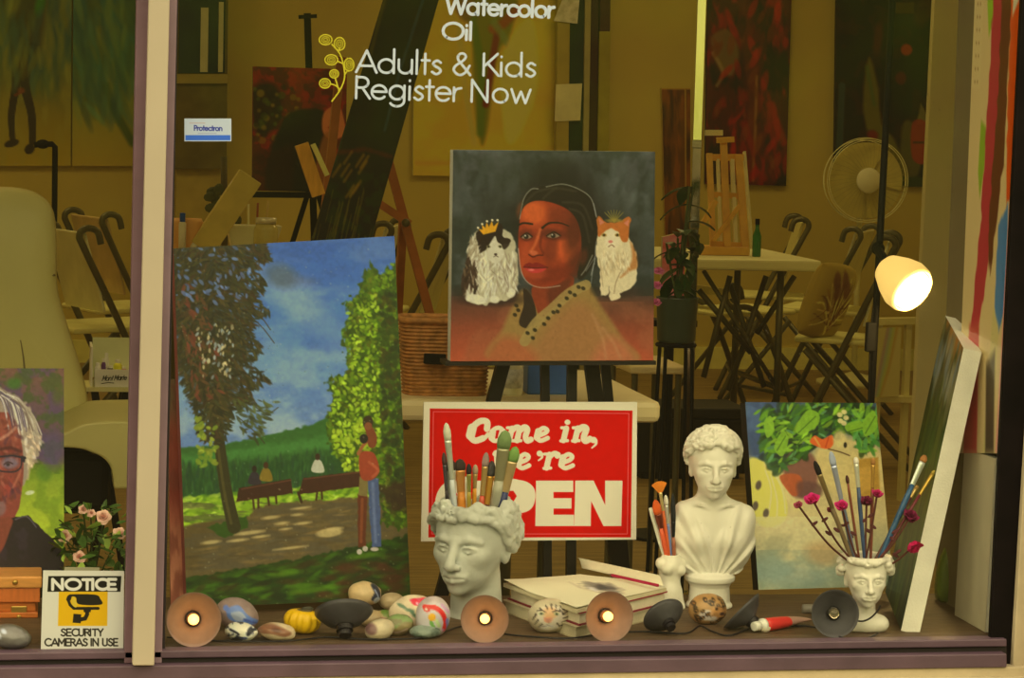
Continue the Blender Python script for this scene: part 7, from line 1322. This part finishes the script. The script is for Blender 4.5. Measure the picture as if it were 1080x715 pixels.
# pilaster of mirror strips between the yellow canvas and the wall
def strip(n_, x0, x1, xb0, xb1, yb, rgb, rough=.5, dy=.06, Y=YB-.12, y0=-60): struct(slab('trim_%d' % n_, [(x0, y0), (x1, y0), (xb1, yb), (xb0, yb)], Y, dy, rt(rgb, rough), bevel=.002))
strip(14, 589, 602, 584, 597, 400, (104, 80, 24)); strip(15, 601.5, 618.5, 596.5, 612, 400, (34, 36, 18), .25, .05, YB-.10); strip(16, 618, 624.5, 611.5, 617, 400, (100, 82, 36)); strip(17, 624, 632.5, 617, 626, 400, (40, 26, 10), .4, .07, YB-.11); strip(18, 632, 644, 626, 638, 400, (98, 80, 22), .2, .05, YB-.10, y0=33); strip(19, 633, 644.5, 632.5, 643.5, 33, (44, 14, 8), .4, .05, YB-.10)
o = slab('taped_paper', [(586.5, 89), (614, 88), (612, 127), (585, 128)], YB-.125, .003, rt((132, 112, 60), .8)); tag(o, 'blank white paper taped to the dark strip of the pilaster', 'paper')
o = slab('paper_offcut', [(597, -10), (612, -10), (609, 25), (584, 22)], YB-.13, .004, rt((176, 140, 70), .8, 0, .3, 30)); tag(o, 'pointed paper scrap hanging near the top of the pilaster', 'paper')
# dark cabinet, left of the red portrait
t = thing('wall_cabinet', at(214, 180, YB-.1), 'dark glazed cabinet on the back wall, left of the red portrait', 'cabinet'); CB = rt((62, 48, 16), .5, 0, .2)
slab('body', [(187, -40), (241, -40), (239, 178), (184, 178)], YB-.26, .25, CB, t); slab('glass_door', [(190, -40), (238, -40), (237, 77), (188, 77)], YB-.275, .012, rt((30, 30, 18), .15), t); slab('shelf_edge', [(185, 78), (241, 78), (241, 88), (185, 88)], YB-.28, .02, rt((92, 72, 24), .5), t)
for x0, x1, y0, y1 in ((212, 220, 8, 76), (231, 236, 2, 76)): slab('door_bar', [(x0, y0), (x1, y0), (x1-1, y1), (x0-1, y1)], YB-.285, .008, rt((112, 96, 50), .5), t)
slab('body_foot', [(186, 177), (240, 177), (236, 400), (182, 400)], YB-.22, .2, rt((104, 80, 26), .5), t)
# portrait in red on a dark easel
def p_redp(a):
    a.tint(9, (112, 26, 20), .8, 2, .5, .12); a.tint(7, (60, 14, 10), .8, 6, .54, .1); a.blob([(266, 95), (288, 88), (298, 110), (290, 135), (270, 140)], (34, 36, 14), .85, soft=6); a.dabs(60, lambda r: (268+r.random()*50, 90+r.random()*60), [(60, 66, 18), (44, 40, 14), (104, 84, 24)], 3, 3, 0, 1, .7, 2, 3); a.blob([(300, 125), (325, 115), (345, 125), (345, 200), (290, 205), (280, 180)], (26, 16, 10), .95, soft=4); a.blob([(342, 118), (358, 112), (364, 140), (350, 147), (340, 138)], (150, 86, 46), .95, soft=2); a.ell(350, 135, 4, 1.6, .2, (110, 40, 28), .9, 1); a.blob([(340, 145), (352, 148), (362, 205), (330, 205)], (120, 70, 34), .8, soft=4); a.poly([(264, 165), (310, 150), (310, 205), (264, 205)], (46, 16, 10), .7, soft=8)
canvas('red_portrait', [(267, 70), (366, 73), (364, 203), (266, 201)], [6.8]*4, .03, p_redp, (92, 22, 16), 'R', 'painting of a face among red flowers on a thin dark easel', nu=110, nv=140, edge=(60, 30, 18))
b = at(330, 300, 6.86); b[2] = 0; t = thing('tripod_easel', b, 'thin dark tripod easel behind the red flower portrait', 'easel'); mb = MB(); pbar(mb, (324, 14), (333, 300), 7, 6.86, .02); mb.build('mast', BLK, t); mb = MB(); pbar(mb, (315, 18), (334, 17), 4, 6.85, .02); mb.build('top_clamp', BLK, t)
mb = MB(); pbar(mb, (262, 205), (366, 206), 6, 6.80, .06); mb.build('tray', BLK, t)
for p, q in (((326, 200), (285, 330)), ((334, 200), (372, 330)), ((330, 200), (331, 330))): a, c = down(p, q, 6.88, 6.88); MB().bar(a, c, .02, .02).build('leg', BLK, t)
# tall dark leaning painting and the brown wooden easel
def p_plank(a):
    a.tint(10, (20, 18, 8), .7, 2, sy=40); a.stroke([(402, -20), (372, 90), (350, 170)], 9, (46, 58, 44), .7, soft=4); a.stroke([(410, -20), (390, 60)], 5, (70, 62, 24), .6, soft=3); a.stroke([(446, 0), (420, 80), (405, 140)], 4, (46, 60, 60), .6, soft=3); a.tint(9, (36, 44, 14), .7, 5, reg=smoothstep(150, 200, a.Y)); a.stroke([(345, 165), (385, 160), (412, 168)], 5, (70, 24, 12), .6, soft=3); r = np.random.default_rng(5)
    for k in range(40): x = 322+r.random()*70; y = 200+r.random()*60; a.stroke([(x, y), (x-8, y+34)], 1, (76, 66, 22), .6)
    for k in range(10): x = 350+r.random()*30; y = 172+r.random()*40; a.stroke([(x, y), (x+8, y-12)], 3, (104, 76, 22), .6, soft=2)
canvas('leaning_painting', [(416, -40), (474, -40), (368, 335), (304, 335)], [4.5, 4.5, 4.2, 4.2], .03, p_plank, (34, 28, 12), 'R', 'tall narrow dark green painting leaning across behind the landscape', nu=70, nv=220, edge=(30, 24, 12))
b = at(430, 330, 4.7); b[2] = 0; t = thing('wooden_easel', b, 'reddish wooden easel propping the tall dark leaning painting', 'easel'); OK2 = rt((104, 56, 20), .5, 0, .2)
for p, q, w in (((408, 164), (457, 345), 9), ((360, 60), (330, 345), 9)): a, c = down(p, q, 4.68, 4.75); MB().bar(a, c, w/ppm(a), .03, up=(0, 1.0, 0)).build('leg', OK2, t)
mb = MB(); pbar(mb, (390, 208), (432, 236), 8, 4.66, .03); mb.build('crossbar', OK2, t); mb = MB(); pbar(mb, (425, 232), (420, 330), 8, 4.72, .03, 5.0); mb.build('rear_leg', OK2, t); MB().ell(at(428, 235, 4.64), (.014, .02, .014), 12, 8).build('wing_bolt', TUBE, t, smooth=True)
a_ = at(330, 200, 4.40); MB().bar(at(318, 152, 4.3), at(336, 206, 4.3), 14/ppm(a_), .03, up=(0, 1.0, 0)).build('clamp_board', OAK, t); MB().bar(at(330, 152, 4.28), at(345, 185, 4.28), 5/ppm(a_), .02, up=(0, 1.0, 0)).build('clamp_board', rt((160, 118, 50), .5), t)
# side table with jars behind the landscape
zt2 = .74; fx = onz(186, 272, zt2); yA = float(fx[1]); xA, xB = float(fx[0])-.06, float(onz(310, 272, zt2)[0]); t = thing('work_table', ((xA+xB)/2, yA+.3, 0), 'cluttered table top just above the landscape painting', 'table'); MB().box((xA, yA, zt2-.03), (xB, yA+.6, zt2)).build('tabletop', WT, t, bevel=.006)
for x in (xA+.05, xB-.05):
    for y in (yA+.05, yA+.55): MB().tube([(x, y, 0), (x, y, zt2-.03)], .015, 8).build('leg', TUBE, t)
def on2(px, dy=.12): p = at(px, 266, yA+dy); p[2] = zt2; return p
b = on2(268); q = 1/ppm(b); o = MB().hexa([b+np.array(p)*q for p in ((-22, -12, 0), (18, -12, 0), (28, -14, 34), (-30, -14, 34))], [b+np.array(p)*q for p in ((-22, 14, 0), (18, 14, 0), (28, 16, 34), (-30, 16, 34))]).build('cream_tray', rt((166, 138, 66), .5), None, loc=b, bevel=.004); tag(o, 'cream flared tub of supplies on the cluttered table', 'tub')
b = on2(280, .05); q = 1/ppm(b); t = thing('glass_jar', b, 'glass jar in front of the cream flared tub', 'jar'); JG = rt((120, 98, 40), .1); MB().lathe([(11*q, 0), (13*q, 2*q), (13*q, 30*q), (10*q, 37*q)], b, (0, 0, 1), 24).build('body', JG, t, smooth=True); MB().lathe([(11*q, 37*q), (11*q, 43*q), (0, 43.5*q)], b, (0, 0, 1), 24).build('lid', rt((176, 150, 76), .25, .3), t, smooth=True)
b = on2(240, .28); q = 1/ppm(b); mb = MB(); pbar(mb, (213, 262), (264, 186), 27, yA+.06, .05); o = mb.build('palette_board', rt((122, 96, 34), .5, 0, .12), None, loc=on2(213), bevel=.003); tag(o, 'slanting wooden board leaning on the cluttered table', 'board')
mb = MB(); pbar(mb, (203, 262), (248, 192), 7, yA+.05, .02); o = mb.build('pale_strip', rt((170, 142, 72), .5), None, loc=on2(203), bevel=.002); tag(o, 'pale wooden strip lying along the slanting board', 'strip of wood')
b = on2(196, .1); q = 1/ppm(b); o = MB().lathe([(15*q, 0), (18*q, 3*q), (18*q, 36*q), (16*q, 40*q), (14*q, 40*q), (14*q, 6*q), (0, 5*q)], b, (0, 0, 1), 28).build('clay_pot', rt((150, 88, 36), .6), None, smooth=True, loc=b); tag(o, 'orange clay pot at the left end of the cluttered table', 'pot')
b = on2(192, .02); q = 1/ppm(b); t = thing('glue_bottle', b, 'small bottle with a blue cap at the left of the cluttered table', 'bottle'); MB().lathe([(4*q, 0), (4*q, 36*q), (2.5*q, 38*q)], b, (0, 0, 1), 16).build('body', rt((176, 150, 80), .4), t, smooth=True); MB().lathe([(3*q, 38*q), (3*q, 47*q), (0, 47.5*q)], b, (0, 0, 1), 16).build('cap', rt((26, 44, 70), .4), t)
for k, (x, y) in enumerate(((262, 215), (272, 214), (283, 212))):
    b = on2(262+k*8, .14); e_ = at(x, y, yA+.14); o = MB().tube([b+(0, 0, .02), e_], .004, 8).build('paintbrush', rt(((150, 124, 60), (90, 40, 16), (120, 90, 34))[k], .5), None, smooth=True, loc=b); tag(o, ('pale thin brush', 'dark red thin brush', 'tan thin brush')[k]+' standing in the cream flared tub', 'paintbrush')
mb = MB(); a_ = at(237, 258, yA+.5); a_[2] = zt2; t = thing('dried_branch', a_, 'dark twiggy branch standing behind the slanting board', 'plant'); mb.tube([a_, at(236, 165, yA+.5)], .012, 8); mb.build('stem', rt((48, 36, 14), .7), t, smooth=True); lv = MB(); r = np.random.default_rng(2)
for k in range(26): c = at(222+r.random()*28, 200+r.random()*50, yA+.5+r.normal()*.04); lv.ell(c, (.018, .006, .026), 8, 5, rot=roty(r.random()*3))
o = lv.build('twigs', rt((44, 40, 14), .7), t, smooth=True); o['kind'] = 'stuff'
# bent pipe stand, box of paints on a little stand
b = at(58, 400, 7.6); b[2] = 0; t = thing('pipe_stand', b, 'thin black bent pipe stand in front of the walking legs painting', 'stand'); MB().tube([at(36, 153, 7.6), at(44, 152, 7.6), at(55, 152, 7.6), at(58, 155, 7.6), at(58, 165, 7.6), (at(58, 230, 7.6)[0], 7.6, 0)], .013, 10).build('pipe', BLK, t, smooth=True); MB().ell(at(45, 152, 7.6), (.03, .02, .02), 12, 8).build('knuckle', BLK, t, smooth=True); MB().lathe([(.15, 0), (.15, .02), (.02, .03)], (at(58, 230, 7.6)[0], 7.6, 0), (0, 0, 1), 24).build('foot', BLK, t)
YX = 3.0; a_ = at(100, 408, YX); c_ = at(142, 390, YX); zb_ = a_[2]; t = thing('paint_box', ((a_[0]+c_[0])/2, YX+.08, zb_), 'white display box of paints with a handwritten name, by the mullion', 'box'); PW = rt((168, 142, 78), .5, 0, .02)
MB().box((a_[0], YX, zb_), (c_[0], YX+.006, c_[2])).build('front_panel', PW, t); MB().box((a_[0]-.012, YX+.008, zb_), (a_[0]-.006, YX+.16, c_[2]+.06)).build('side_panel', PW, t); MB().box((a_[0], YX+.008, zb_), (c_[0], YX+.16, zb_+.006)).build('floor_panel', PW, t); zl = float(at(110, 356, YX+.15)[2]); MB().box((a_[0]-.004, YX+.155, zb_+.01), (c_[0], YX+.16, zl)).build('lid', rt((128, 112, 56), .2), t)
mb = MB()
for s in layout('Mont Marte', (108, 401.5), (133, 400.5), 5.2): ribbon(mb, [(x+(401-y)*.35, y) for x, y in s], .7, YX-.001)
ribbon(mb, [(107, 404.5), (114, 403.5), (120, 404)], .7, YX-.001); mb.build('handwriting', BLK, t, weld=False)
for k, (x, w, ht, rgb, lab) in enumerate(((103, 7, 22, (176, 156, 96), 'small white paint tube at the left of the paint box'), (109, 5, 26, (60, 34, 40), 'small dark purple paint tube in the paint box'), (116, 8, 18, (40, 30, 14), 'small black paint tube in the paint box'), (124, 9, 24, (196, 140, 20), 'small yellow paint tube in the paint box'), (130, 8, 16, (130, 30, 40), 'small red paint tube in the paint box'), (112, 6, 30, (150, 134, 84), 'taller cream paint tube standing at the back of the paint box'))):
    b = at(x, 400, YX+.03+.012*k); b[2] = zb_+.0065; q = 1/ppm(b); t = thing('tiny_paint_tube', b, lab, 'paint tube', None); MB().lathe([(w*.5*q, 0), (w*.5*q, ht*.75*q), (w*.3*q, ht*.85*q)], b, (0, 0, 1), 12).build('body', rt(rgb, .4), t); MB().lathe([(w*.3*q, ht*.85*q), (w*.3*q, ht*q)], b, (0, 0, 1), 10).build('cap', rt((176, 150, 90), .4), t)
t = thing('tray_stand', ((a_[0]+c_[0])/2, YX+.08, 0), 'small dark-legged stand under the white paint box', 'stand'); MB().box((a_[0]-.03, YX-.01, zb_-.012), (c_[0]+.02, YX+.18, zb_-.0005)).build('shelf', rt((128, 108, 50), .5), t)
for p, q in (((a_[0], YX+.02), (c_[0]-.02, YX+.02)), ((a_[0], YX+.15), (c_[0]-.02, YX+.15))): MB().bar((p[0], p[1], zb_-.012), (q[0], q[1], 0), .02, .02).build('leg', BLK, t); MB().bar((q[0], q[1]+.022, zb_-.012), (p[0], p[1]+.022, 0), .02, .02).build('leg', BLK, t)
# pale wooden display frame with a leaning canvas, right
YD = 4.4; b = at(950, 430, YD); b[2] = 0; t = thing('display_frame', b, 'pale wooden frame stand to the right of the lamp pole', 'stand'); PW2 = rt((124, 102, 44), .5)
for x0, x1 in ((927, 924), (958, 954), (970, 966)): a, c = down((x0, 338), (x1, 430), YD, YD); MB().bar(a, c, 6/ppm(a), .03, up=(0, 1.0, 0)).build('post', PW2, t)
mb = MB(); pbar(mb, (922, 339), (976, 338), 7, YD-.005, .04); mb.build('top_rail', PW2, t); mb = MB(); pbar(mb, (922, 420), (970, 421), 6, YD-.01, .06); mb.build('shelf', PW2, t)
def p_rain(a): 
    for k, cc in enumerate(((112, 80, 30), (104, 104, 40), (84, 92, 60), (96, 70, 60))): a.stroke([(946-k*3, 345), (938-k*3, 385), (928-k*2, 418)], 3, cc, .6, soft=2.5, sm=True)
canvas('rainbow_canvas', [(926, 346), (951, 345), (948, 418), (923, 419)], [YD-.03, YD-.03, YD-.05, YD-.05], .012, p_rain, (122, 104, 50), 'R', 'cream canvas with faint rainbow stripes standing in the pale frame', nu=30, nv=60, edge=(120, 100, 48))
